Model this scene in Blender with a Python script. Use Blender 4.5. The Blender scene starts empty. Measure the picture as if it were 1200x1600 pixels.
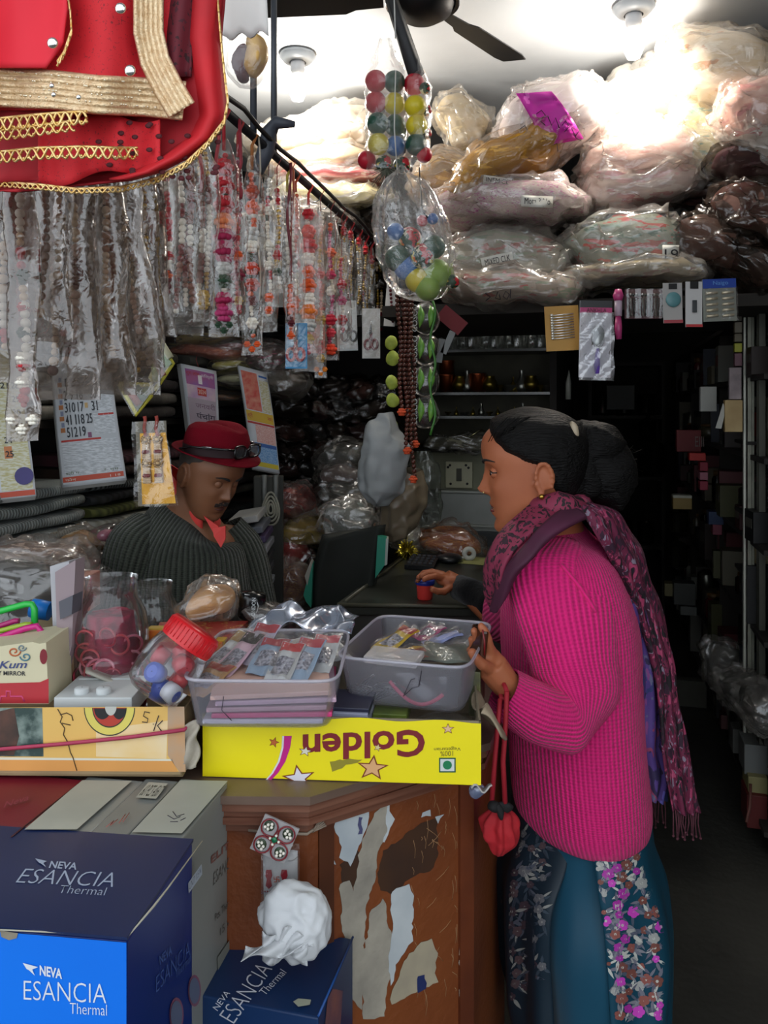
import bpy, bmesh, math, random
from mathutils import Vector as V, Matrix as M, noise
C = bpy.context.scene.collection
PI = math.pi
RND = random.Random(7)
noise.seed_set(5)
# ---------------------------------------------------------------- camera, world, exposure
cam = bpy.data.cameras.new('camera'); cam.lens = 28.125; cam.sensor_width = 36; cam.sensor_fit = 'AUTO'
cam.shift_y = -0.1; cam.clip_start = 0.02
co = bpy.data.objects.new('camera', cam); C.objects.link(co)
co.location = (0, 0, 1.5); co.rotation_euler = (PI/2, 0, 0)
bpy.context.scene.camera = co
S = bpy.context.scene
S.view_settings.view_transform = 'Standard'; S.view_settings.look = 'None'
S.view_settings.gamma = 1; S.view_settings.use_curve_mapping = False
S.view_settings.exposure = 0.0
S.cycles.transparent_max_bounces = 40; S.cycles.max_bounces = 8; S.cycles.sample_clamp_indirect = 4.0
w = bpy.data.worlds.new('sky'); S.world = w; w.use_nodes = True
w.node_tree.nodes['Background'].inputs[0].default_value = (0.86, 0.93, 1.0, 1)
w.node_tree.nodes['Background'].inputs[1].default_value = 2.1
LAMP_W = 21
ROT = math.radians(-15.07)                       # the shop's own axes are turned a little
Rv = V((math.cos(ROT), math.sin(ROT), 0)); Dv = V((-math.sin(ROT), math.cos(ROT), 0))
def W(u, v, z=0): return Rv*u + Dv*v + V((0, 0, z))
def P(px, py, Y): return V(((px-600)*Y/1250, Y, 1.5-(py-640)*Y/1250))
# ---------------------------------------------------------------- materials
def hexc(h):
    if not isinstance(h, str): return tuple(h)[:3]
    h = h.lstrip('#'); r = []
    for i in (0, 2, 4):
        c = int(h[i:i+2], 16)/255; r.append(c/12.92 if c <= .04045 else ((c+.055)/1.055)**2.4)
    return tuple(r)
MC = {}
def nodes(name):
    m = bpy.data.materials.new(name); m.use_nodes = True; nt = m.node_tree
    b = nt.nodes.get('Principled BSDF'); return m, nt, b
def N(nt, t, **k):
    n = nt.nodes.new(t)
    for a, v in k.items():
        if a.startswith('i_'): n.inputs[int(a[2:]) if a[2:].isdigit() else a[2:]].default_value = v
        else: setattr(n, a, v)
    return n
def L(nt, a, b): nt.links.new(a, b)
def coords(nt, src='Object', sc=(1, 1, 1)):
    t = N(nt, 'ShaderNodeTexCoord'); mp = N(nt, 'ShaderNodeMapping'); mp.inputs['Scale'].default_value = sc
    L(nt, t.outputs[src], mp.inputs['Vector']); return mp.outputs[0]
def mat(col, rough=.6, metal=0, bump=0, bs=60, col2=None, vs=9, sc=(1, 1, 1), emit=0, sharp=.25, spec=.5, sheen=0, det=4):
    key = ('m', col, rough, metal, bump, bs, col2, vs, sc, emit, sharp, spec, sheen, det)
    if key in MC: return MC[key]
    m, nt, b = nodes('surface')
    c = hexc(col)
    b.inputs['Roughness'].default_value = rough; b.inputs['Metallic'].default_value = metal
    b.inputs['Specular IOR Level'].default_value = spec
    if sheen: b.inputs['Sheen Weight'].default_value = sheen
    cd = coords(nt, 'Object', sc)
    nz = N(nt, 'ShaderNodeTexNoise'); nz.inputs['Scale'].default_value = vs; nz.inputs['Detail'].default_value = det
    L(nt, cd, nz.inputs['Vector'])
    rp = N(nt, 'ShaderNodeValToRGB'); e = rp.color_ramp.elements
    e[0].position = .5-sharp; e[1].position = .5+sharp
    c2 = hexc(col2) if col2 else tuple(x*.82 for x in c)
    e[0].color = (*c, 1); e[1].color = (*c2, 1)
    L(nt, nz.outputs['Fac'], rp.inputs['Fac']); L(nt, rp.outputs['Color'], b.inputs['Base Color'])
    if emit:
        b.inputs['Emission Color'].default_value = (*c, 1); b.inputs['Emission Strength'].default_value = emit
    if bump:
        n2 = N(nt, 'ShaderNodeTexNoise'); n2.inputs['Scale'].default_value = bs; L(nt, cd, n2.inputs['Vector'])
        bp = N(nt, 'ShaderNodeBump'); bp.inputs['Strength'].default_value = bump; bp.inputs['Distance'].default_value = .01
        L(nt, n2.outputs['Fac'], bp.inputs['Height']); L(nt, bp.outputs['Normal'], b.inputs['Normal'])
    MC[key] = m; return m
def plastic(tint='#ffffff', haze=.12, rough=.12, gl=.35, cs=30, base=.16):
    key = ('p', tint, haze, rough, gl, cs, base)
    if key in MC: return MC[key]
    m, nt, b = nodes('clear_plastic'); nt.nodes.remove(b)
    out = nt.nodes['Material Output']; c = hexc(tint)
    tr = N(nt, 'ShaderNodeBsdfTransparent'); tr.inputs[0].default_value = (*[.35*x+.65 for x in c], 1)
    df = N(nt, 'ShaderNodeBsdfDiffuse'); df.inputs[0].default_value = (*c, 1)
    tl = N(nt, 'ShaderNodeBsdfTranslucent'); tl.inputs[0].default_value = (*c, 1)
    ad = N(nt, 'ShaderNodeMixShader'); ad.inputs[0].default_value = .4
    L(nt, df.outputs[0], ad.inputs[1]); L(nt, tl.outputs[0], ad.inputs[2])
    g = N(nt, 'ShaderNodeBsdfGlossy'); g.inputs['Roughness'].default_value = rough
    g.inputs[0].default_value = (1, 1, 1, 1)
    m1 = N(nt, 'ShaderNodeMixShader'); m1.inputs[0].default_value = haze
    L(nt, tr.outputs[0], m1.inputs[1]); L(nt, ad.outputs[0], m1.inputs[2])
    lw = N(nt, 'ShaderNodeLayerWeight'); lw.inputs[0].default_value = .25
    mu = N(nt, 'ShaderNodeMath', operation='MULTIPLY_ADD'); mu.inputs[1].default_value = gl; mu.inputs[2].default_value = gl*base
    L(nt, lw.outputs['Fresnel'], mu.inputs[0])
    m2 = N(nt, 'ShaderNodeMixShader'); L(nt, mu.outputs[0], m2.inputs[0])
    L(nt, m1.outputs[0], m2.inputs[1]); L(nt, g.outputs[0], m2.inputs[2])
    nz = N(nt, 'ShaderNodeTexNoise'); nz.inputs['Scale'].default_value = cs; nz.inputs['Detail'].default_value = 3
    nz.inputs['Distortion'].default_value = .8
    L(nt, coords(nt), nz.inputs['Vector'])
    bp = N(nt, 'ShaderNodeBump'); bp.inputs['Strength'].default_value = .6; bp.inputs['Distance'].default_value = .009
    L(nt, nz.outputs['Fac'], bp.inputs['Height']); L(nt, bp.outputs[0], g.inputs['Normal']); L(nt, bp.outputs[0], lw.inputs['Normal'])
    L(nt, m2.outputs[0], out.inputs[0]); MC[key] = m; return m
def knit(col, ribs, rows=90, depth=.6, dark=.35):
    m, nt, b = nodes('knit_wool'); c = hexc(col)
    b.inputs['Roughness'].default_value = .95; b.inputs['Sheen Weight'].default_value = .12; b.inputs['Specular IOR Level'].default_value = .1
    t = N(nt, 'ShaderNodeTexCoord'); sp = N(nt, 'ShaderNodeSeparateXYZ'); L(nt, t.outputs['UV'], sp.inputs[0])
    def sinw(o, f):
        a = N(nt, 'ShaderNodeMath', operation='MULTIPLY'); a.inputs[1].default_value = f*2*PI; L(nt, o, a.inputs[0])
        s = N(nt, 'ShaderNodeMath', operation='SINE'); L(nt, a.outputs[0], s.inputs[0])
        r = N(nt, 'ShaderNodeMath', operation='MULTIPLY_ADD'); r.inputs[1].default_value = .5; r.inputs[2].default_value = .5
        L(nt, s.outputs[0], r.inputs[0]); return r.outputs[0]
    a = sinw(sp.outputs[0], ribs); d = sinw(sp.outputs[1], rows)
    nz = N(nt, 'ShaderNodeTexNoise'); nz.inputs['Scale'].default_value = 90; L(nt, t.outputs['Object'], nz.inputs['Vector'])
    s1 = N(nt, 'ShaderNodeMath', operation='MULTIPLY_ADD'); s1.inputs[1].default_value = .28; L(nt, d, s1.inputs[0]); L(nt, a, s1.inputs[2])
    s2 = N(nt, 'ShaderNodeMath', operation='MULTIPLY_ADD'); s2.inputs[1].default_value = .5; L(nt, nz.outputs['Fac'], s2.inputs[0]); L(nt, s1.outputs[0], s2.inputs[2])
    rp = N(nt, 'ShaderNodeValToRGB'); e = rp.color_ramp.elements
    e[0].position = .25; e[1].position = 1.15
    e[0].color = (*[x*dark for x in c], 1); e[1].color = (*c, 1)
    L(nt, s2.outputs[0], rp.inputs[0]); L(nt, rp.outputs[0], b.inputs['Base Color'])
    bp = N(nt, 'ShaderNodeBump'); bp.inputs['Strength'].default_value = depth; bp.inputs['Distance'].default_value = .004
    L(nt, s2.outputs[0], bp.inputs['Height']); L(nt, bp.outputs[0], b.inputs['Normal']); return m
def printed(base, cols, scale=14, thr=.34, rough=.6, src='Object', sc=(1, 1, 1), dist=1.2, leaf=None, metal=0):
    key = ('pr', base, tuple(cols), scale, thr, rough, src, sc, dist, leaf)
    if key in MC: return MC[key]
    m, nt, b = nodes('printed_cloth'); b.inputs['Roughness'].default_value = rough; b.inputs['Metallic'].default_value = metal
    cd = coords(nt, src, sc)
    nz = N(nt, 'ShaderNodeTexNoise'); nz.inputs['Scale'].default_value = scale*1.6; L(nt, cd, nz.inputs['Vector'])
    mx = N(nt, 'ShaderNodeMix', data_type='RGBA', blend_type='LINEAR_LIGHT'); mx.inputs[0].default_value = .04*dist
    L(nt, cd, mx.inputs[6]); L(nt, nz.outputs['Color'], mx.inputs[7])
    prev = None
    bc = N(nt, 'ShaderNodeRGB'); bc.outputs[0].default_value = (*hexc(base), 1); prev = bc.outputs[0]
    def layer(prev, sc_, th, palette, seed):
        vo = N(nt, 'ShaderNodeTexVoronoi'); vo.inputs['Scale'].default_value = sc_
        mp = N(nt, 'ShaderNodeMapping'); mp.inputs['Location'].default_value = (seed, seed*.7, seed*.3); L(nt, mx.outputs[2], mp.inputs[0]); L(nt, mp.outputs[0], vo.inputs['Vector'])
        n2 = N(nt, 'ShaderNodeTexNoise'); n2.inputs['Scale'].default_value = sc_*2.4; L(nt, mp.outputs[0], n2.inputs['Vector'])
        ad = N(nt, 'ShaderNodeMath', operation='MULTIPLY_ADD'); ad.inputs[1].default_value = .5; L(nt, n2.outputs[0], ad.inputs[0]); L(nt, vo.outputs['Distance'], ad.inputs[2])
        lt = N(nt, 'ShaderNodeMath', operation='LESS_THAN'); lt.inputs[1].default_value = th+.25; L(nt, ad.outputs[0], lt.inputs[0])
        rp = N(nt, 'ShaderNodeValToRGB'); rp.color_ramp.interpolation = 'CONSTANT'
        el = rp.color_ramp.elements
        while len(el) < len(palette): el.new(.5)
        for i, h in enumerate(palette): el[i].position = i/len(palette); el[i].color = (*hexc(h), 1)
        sx = N(nt, 'ShaderNodeSeparateColor'); L(nt, vo.outputs['Color'], sx.inputs[0]); L(nt, sx.outputs[0], rp.inputs[0])
        q = N(nt, 'ShaderNodeMix', data_type='RGBA'); L(nt, lt.outputs[0], q.inputs[0]); L(nt, prev, q.inputs[6]); L(nt, rp.outputs[0], q.inputs[7])
        return q.outputs[2]
    if leaf: prev = layer(prev, scale*1.7, thr*.85, leaf.split(','), 3.1)
    prev = layer(prev, scale, thr, cols, 0)
    L(nt, prev, b.inputs['Base Color']); MC[key] = m; return m
CLEAR = plastic(); GLINT = plastic('#f4f0ea', .05, .14, .42, 30); MILKY = plastic('#f2f0f0', .38, .2, .5, 30)
GLASSY = plastic('#f2f4f6', .04, .05, .8, 4, .035)
# ---------------------------------------------------------------- mesh tools
def parent_world(p):
    m = M.Identity(4)
    while p is not None:
        m = p.matrix_basis @ m; p = p.parent
    return m
class MB:
    def __init__(s): s.b = bmesh.new(); s.uv = s.b.loops.layers.uv.new('UVMap'); s.mi = 0
    def grid(s, f, nu, nv, cu=False, cv=False):
        vs = [[s.b.verts.new(f(i/nu, j/nv)) for i in range(nu if cu else nu+1)] for j in range(nv if cv else nv+1)]
        for j in range(nv):
            for i in range(nu):
                j2 = (j+1) % nv if cv else j+1; i2 = (i+1) % nu if cu else i+1
                q = [vs[j][i], vs[j][i2], vs[j2][i2], vs[j2][i]]
                try: fc = s.b.faces.new(q)
                except ValueError: continue
                fc.material_index = s.mi; fc.smooth = True
                for lp, uv in zip(fc.loops, ((i, j), (i+1, j), (i+1, j+1), (i, j+1))): lp[s.uv].uv = (uv[0]/nu, uv[1]/nv)
        return vs
    def face(s, pts, uvs=None, smooth=False):
        vs = [s.b.verts.new(p) for p in pts]
        f = s.b.faces.new(vs); f.material_index = s.mi; f.smooth = smooth
        if uvs:
            for lp, uv in zip(f.loops, uvs): lp[s.uv].uv = uv
        return f
    def box(s, c, d, r=None, bev=0):
        m = M.Translation(c) @ (r.to_4x4() if r is not None else M.Identity(4)) @ M.Diagonal((*d, 1))
        g = bmesh.ops.create_cube(s.b, size=1, matrix=m)
        fs = {f for v in g['verts'] for f in v.link_faces}
        for f in fs: f.material_index = s.mi
        if bev:
            es = list({e for v in g['verts'] for e in v.link_edges})
            g2 = bmesh.ops.bevel(s.b, geom=es, offset=bev, segments=2, affect='EDGES', profile=.6)
            for f in g2['faces']: f.material_index = s.mi
        return s
    def tube(s, pts, r, n=8, caps=True):
        pts = [V(p) for p in pts]; k = len(pts)
        rs = list(r) if isinstance(r, (list, tuple)) else [r]*k
        up = V((0, 0, 1)); rings = []
        t0 = (pts[1]-pts[0]).normalized()
        if abs(t0.dot(up)) > .95: up = V((0, 1, 0))
        nx = t0.cross(up).normalized()
        for i, p in enumerate(pts):
            t = (pts[min(i+1, k-1)]-pts[max(i-1, 0)])
            if t.length < 1e-9: t = t0
            t = t.normalized(); nx = (nx-t*nx.dot(t)).normalized(); ny = t.cross(nx)
            rings.append([s.b.verts.new(p+(nx*math.cos(a*2*PI/n)+ny*math.sin(a*2*PI/n))*rs[i]) for a in range(n)])
        for i in range(k-1):
            for a in range(n):
                f = s.b.faces.new((rings[i][a], rings[i][(a+1) % n], rings[i+1][(a+1) % n], rings[i+1][a])); f.smooth = True; f.material_index = s.mi
        if caps:
            for q in (rings[0][::-1], rings[-1]):
                f = s.b.faces.new(q); f.material_index = s.mi
        return s
    def ball(s, c, r, n=10, m=7, rot=None):
        r = r if isinstance(r, (tuple, list)) else (r, r, r)
        mt = M.Translation(c) @ (rot.to_4x4() if rot is not None else M.Identity(4)) @ M.Diagonal((*r, 1))
        g = bmesh.ops.create_uvsphere(s.b, u_segments=n, v_segments=m, radius=1, matrix=mt)
        for f in {f for v in g['verts'] for f in v.link_faces}: f.smooth = True; f.material_index = s.mi
        return s
    def lathe(s, prof, c=(0, 0, 0), rot=None, n=24, capb=True, capt=False):
        mt = M.Translation(c) @ (rot.to_4x4() if rot is not None else M.Identity(4))
        rings = [[s.b.verts.new(mt @ V((r*math.cos(a*2*PI/n), r*math.sin(a*2*PI/n), z))) for a in range(n)] for r, z in prof]
        for i in range(len(rings)-1):
            for a in range(n):
                f = s.b.faces.new((rings[i][a], rings[i][(a+1) % n], rings[i+1][(a+1) % n], rings[i+1][a])); f.smooth = True; f.material_index = s.mi
        if capb: s.b.faces.new(rings[0][::-1]).material_index = s.mi
        if capt: s.b.faces.new(rings[-1]).material_index = s.mi
        return s
    def prism(s, pts, off):
        a = [s.b.verts.new(p) for p in pts]; b_ = [s.b.verts.new(V(p)+V(off)) for p in pts]; n = len(a)
        s.b.faces.new(a).material_index = s.mi; s.b.faces.new(b_[::-1]).material_index = s.mi
        for i in range(n): s.b.faces.new((a[i], b_[i], b_[(i+1) % n], a[(i+1) % n])).material_index = s.mi
        return s
    def loft(s, keys, nu=32, nv=32, a0=0, a1=360, fn=None, caps=False):
        """keys: (centre, axis_a, axis_b)"""
        K = [(V(k[0]), V(k[1]), V(k[2])) for k in keys]; n = len(K)
        def cr(i, t, q):
            g = lambda j: K[max(0, min(n-1, j))][q]
            p0, p1, p2, p3 = g(i-1), g(i), g(i+1), g(i+2)
            return .5*((2*p1)+(p2-p0)*t+(2*p0-5*p1+4*p2-p3)*t*t+(3*p1-p0-3*p2+p3)*t**3)
        full = abs(a1-a0) >= 360 if not callable(a0) else False
        def f(u, v):
            x = v*(n-1); i = min(int(x), n-2); t = x-i
            c, a, b_ = cr(i, t, 0), cr(i, t, 1), cr(i, t, 2)
            if callable(a0): lo, hi = a0(v), a1(v)
            else: lo, hi = a0, a1
            ang = math.radians(lo+(hi-lo)*u)
            p = c+a*math.cos(ang)+b_*math.sin(ang)
            if fn: p = fn(p, u, v, (p-c))
            return p
        g = s.grid(f, nu, nv, cu=full)
        if caps:
            for q in (g[0][::-1], g[-1]):
                try: s.b.faces.new(q).smooth = True
                except ValueError: pass
        return s
    def jit(s, amp, sc, seed=0.0):
        for v in s.b.verts:
            v.co += noise.noise_vector(v.co*sc+V((seed, seed, seed)))*amp
        return s
    def build(s, name, m, parent=None, local=False, thick=0, sub=0, flat=False, world_mesh=None):
        me = bpy.data.meshes.new(name)
        bmesh.ops.recalc_face_normals(s.b, faces=s.b.faces) if not thick else None
        if flat:
            for f in s.b.faces: f.smooth = False
        s.b.to_mesh(me); s.b.free()
        for q in (m if isinstance(m, (list, tuple)) else [m]): me.materials.append(q)
        o = bpy.data.objects.new(name, me); C.objects.link(o)
        if parent is not None:
            o.parent = parent
            if not local: me.transform(parent_world(parent).inverted())
        elif not local:
            xs = [v.co for v in me.vertices]
            if xs:
                c = V(((min(v.x for v in xs)+max(v.x for v in xs))/2, (min(v.y for v in xs)+max(v.y for v in xs))/2, min(v.z for v in xs)))
                me.transform(M.Translation(-c)); o.location = c
        if thick:
            md = o.modifiers.new('t', 'SOLIDIFY'); md.thickness = thick; md.offset = 0
        if sub:
            md = o.modifiers.new('s', 'SUBSURF'); md.levels = sub; md.render_levels = sub
        return o
def tag(o, label, cat, group=None, kind=None):
    o['label'] = label; o['category'] = cat
    if group: o['group'] = group
    if kind: o['kind'] = kind
    return o
def T(name, label, cat, loc=(0, 0, 0), group=None, rz=0):
    o = bpy.data.objects.new(name, None); C.objects.link(o); o.location = loc; o.rotation_euler = (0, 0, rz); o.empty_display_size = .02
    o.matrix_basis = M.Translation(loc) @ M.Rotation(rz, 4, 'Z')
    return tag(o, label, cat, group)
def struct(o): o['kind'] = 'structure'; return o
def remesh(o, vox, smooth=2, it=.6):
    md = o.modifiers.new('r', 'REMESH'); md.mode = 'VOXEL'; md.voxel_size = vox; md.use_smooth_shade = True
    if smooth:
        m2 = o.modifiers.new('c', 'SMOOTH'); m2.iterations = smooth; m2.factor = it
    dg = bpy.context.evaluated_depsgraph_get(); dg.update()
    me = bpy.data.meshes.new_from_object(o.evaluated_get(dg)); o.modifiers.clear(); o.data = me
    for p in me.polygons: p.use_smooth = True
    return o
def dup(root, loc=None, rz=None, label=None, group=None, mtx=None, mats=None):
    r = root.copy(); C.objects.link(r)
    if mtx is not None: r.matrix_basis = mtx
    else:
        if loc is not None: r.location = loc
        if rz is not None: r.rotation_euler = (0, 0, rz)
    if label: r['label'] = label
    if group: r['group'] = group
    for ch in list(root.children):
        c = ch.copy(); C.objects.link(c); c.parent = r
        if mats and ch.name.split('.')[0] in mats and c.type == 'MESH':
            c.data = c.data.copy(); c.data.materials.clear(); c.data.materials.append(mats[ch.name.split('.')[0]])
        for g in list(ch.children):
            d = g.copy(); C.objects.link(d); d.parent = c
    return r
ORD = 'first second third fourth fifth sixth seventh eighth ninth tenth eleventh twelfth thirteenth fourteenth fifteenth sixteenth seventeenth eighteenth nineteenth twentieth'.split()
def orn(i): return ORD[i] if i < 20 else ['twenty', 'thirty'][(i+1)//10-2]+('-'+ORD[(i+1) % 10-1] if (i+1) % 10 else '')
from mathutils.bvhtree import BVHTree
def onto(o, px, py, k=.003):
    """the point of object o seen at that spot, lifted k"""
    if not hasattr(onto, 'c') or onto.c[0] != o.name: onto.c = (o.name, BVHTree.FromPolygons([v.co for v in o.data.vertices], [p.vertices for p in o.data.polygons]))
    m = parent_world(o.parent) if o.parent else o.matrix_basis; mi = m.inverted(); e = V((0, 0, 1.5)); d = V(((px-600)/1250, 1, -(py-640)/1250)).normalized()
    h = onto.c[1].ray_cast(mi @ e, mi.to_3x3() @ d); return (m @ h[0])-d*k if h[0] else None
# writing: the text's bounding box is fitted to a parallelogram o, rx, uy
def txt(s, o, rx, uy, m, parent, name='lettering', lift=.0006, bold=0, font=None):
    cu = bpy.data.curves.new('t', 'FONT'); cu.body = s; cu.offset = bold; cu.resolution_u = 3
    ob = bpy.data.objects.new('t', cu); C.objects.link(ob)
    dg = bpy.context.evaluated_depsgraph_get(); dg.update()
    me = bpy.data.meshes.new_from_object(ob.evaluated_get(dg)); bpy.data.objects.remove(ob); bpy.data.curves.remove(cu)
    xs = [v.co.x for v in me.vertices]; ys = [v.co.y for v in me.vertices]
    if not xs: return None
    x0, x1, y0, y1 = min(xs), max(xs), min(ys), max(ys)
    o, rx, uy = V(o), V(rx), V(uy); n = rx.cross(uy).normalized()
    for v in me.vertices: v.co = o+rx*((v.co.x-x0)/max(1e-6, x1-x0))+uy*((v.co.y-y0)/max(1e-6, y1-y0))+n*lift
    me.materials.clear(); me.materials.append(m); me.name = name
    q = bpy.data.objects.new(name, me); C.objects.link(q); q.parent = parent
    if parent is not None: me.transform(parent_world(parent).inverted())
    return q
def ray(px, py, p0, n):
    d = V(((px-600)/1250, 1, -(py-640)/1250)); o = V((0, 0, 1.5)); n = V(n)
    return o+d*((V(p0)-o).dot(n)/d.dot(n))
class Plane:
    def __init__(s, p0, n, lift=.0008):
        s.n = V(n).normalized(); s.p0 = V(p0)
        if (V((0, 0, 1.5))-s.p0).dot(s.n) < 0: s.n = -s.n
        s.lift = lift
    def at(s, px, py, k=1): return ray(px, py, s.p0+s.n*s.lift*k, s.n)
    def text(s, t, bl, br, tl, m, parent, bold=0, name='lettering'):
        a, b_, c = s.at(*bl), s.at(*br), s.at(*tl); return txt(t, a, b_-a, c-a, m, parent, name, lift=0, bold=bold)
    def patch(s, pts, m, parent, name='label', k=1):
        mb = MB(); mb.face([s.at(x, y, k) for x, y in pts]); return mb.build(name, m, parent)
    def line(s, pts, r, m, parent, name='pen_mark', k=1):
        mb = MB(); mb.tube([s.at(x, y, k) for x, y in pts], r, 4); return mb.build(name, m, parent)
# ================================================================ THE SETTING
m_floor = mat('#3d3c36', .8, bump=.4, bs=25, col2='#24231f', vs=3)
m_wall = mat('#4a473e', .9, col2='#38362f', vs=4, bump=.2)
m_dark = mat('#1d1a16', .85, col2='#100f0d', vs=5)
m_ceil = mat('#d9dcdf', .9, col2='#b9bcc0', vs=1.5, bump=.1, bs=20)
def slab(name, u0, u1, v0, v1, z0, z1, m):
    mb = MB(); c = W((u0+u1)/2, (v0+v1)/2, (z0+z1)/2); mb.box(c, (abs(u1-u0), abs(v1-v0), z1-z0), M.Rotation(ROT, 3, 'Z')); return struct(mb.build(name, m))
slab('floor', -6, 6, -5, 7.2, -.1, 0, m_floor)
slab('ceiling', -1.95, 1.1, .15, 6.7, 2.78, 2.9, m_ceil)
slab('wall_left', -2.05, -1.85, .75, 6.7, 0, 2.78, m_wall)
slab('wall_right', 1.0, 1.15, .6, 6.7, 0, 2.78, m_wall)
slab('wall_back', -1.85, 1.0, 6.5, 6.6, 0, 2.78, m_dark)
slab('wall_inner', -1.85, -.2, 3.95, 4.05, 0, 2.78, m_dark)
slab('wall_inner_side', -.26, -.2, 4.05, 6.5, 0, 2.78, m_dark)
slab('trim_1', -.2, .52, 4.3, 4.36, 0, .13, mat('#4b4a42', .85))          # a step down the aisle
# the boards that carry the packed bags
m_board = mat('#2a241d', .8, col2='#1a1611', sc=(1, 1, 12), vs=3)
slab('trim_2', -.75, 1.0, 2.76, 3.6, 1.83, 1.87, m_board)
slab('trim_3', -1.85, -.95, 2.3, 3.9, 1.95, 1.99, m_board)
slab('trim_4', -.97, -.75, 3.05, 3.9, 1.83, 1.87, m_board)
# ================================================================ lamps and fan
def lamp(px, py, label, pw=1.0):
    Y = 1.26*1250/(640-py); c = P(px, py, Y); c.z = 2.78
    t = T('ceiling_lamp', label, 'lamp', c)
    mb = MB(); mb.lathe([(.0, 0), (.062, -.002), (.066, -.012), (.05, -.03), (.03, -.034)][::-1], c, n=28, capb=False); mb.build('rose', mat('#8f949a', .4), t)
    mb = MB(); mb.lathe([(.018, -.075), (.026, -.06), (.026, -.032)], c, n=20); mb.build('holder', mat('#b9bcc2', .35), t)
    mb = MB(); mb.lathe([(.001, -.175), (.02, -.168), (.032, -.14), (.03, -.115), (.016, -.085), (.013, -.074)], c, n=20)
    b = mb.build('bulb', mat('#fff6e6', .3, emit=9), t)
    l = bpy.data.lights.new('bulb_light', 'POINT'); l.energy = LAMP_W*pw; l.color = (1, .95, .86); l.shadow_soft_size = .03
    lo = bpy.data.objects.new('bulb_light', l); C.objects.link(lo); lo.location = c+V((0, 0, -.21))
    return t
lamp(465, 92, 'white ceiling lamp holder above the pale bags on the left')
lamp(990, 17, 'white ceiling lamp holder at top right above the big cream bags', .72)
m_fan = mat('#17181a', .45, metal=.2)
fc = P(660, 2, 2.25)
t = T('ceiling_fan', 'black ceiling fan with three flat blades, seen from below', 'fan', (fc.x, fc.y, 2.6))
mb = MB(); mb.lathe([(.001, -.055), (.05, -.05), (.082, -.03), (.09, -.005), (.1, .0), (.1, .035), (.07, .055), (.02, .06), (.02, .12)], fc, n=40); mb.build('motor', m_fan, t)
mb = MB(); mb.lathe([(.094, -.008), (.104, -.012), (.104, .002), (.094, .004)], fc, n=40, capb=False); mb.build('ring', mat('#2c2d30', .3, metal=.6), t)
mb = MB(); mb.tube([(fc.x, fc.y, fc.z+.06), (fc.x, fc.y, 2.78)], .011, 12); mb.build('rod', m_fan, t)
for ang in (50, 177, 291):
    d = V((math.cos(math.radians(ang)), math.sin(math.radians(ang)), 0)); s_ = V((-d.y, d.x, .0))
    ox = [(.11, .022), (.19, .03), (.22, .046), (.46, .052), (.5, .042)]
    out = [fc+d*a+s_*w_+V((0, 0, .012*w_/.06)) for a, w_ in ox]+[fc+d*a-s_*w_-V((0, 0, .012*w_/.06)) for a, w_ in ox[::-1]]
    mb = MB(); mb.prism(out, (0, 0, .004)); mb.build('blade', m_fan, t)
# flat iron strap the ball packs hang from
mb = MB(); a, b_ = P(612, 0, 2.16), P(651, 118, 2.1); mb.tube([a+V((-.003, 0, .12)), a, b_], [.018, .018, .022], 4); o = mb.build('iron_strap', mat('#3a3b3d', .6, metal=.3)); tag(o, 'flat grey iron strap hanging by the fan above the ball packs', 'bracket')
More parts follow.
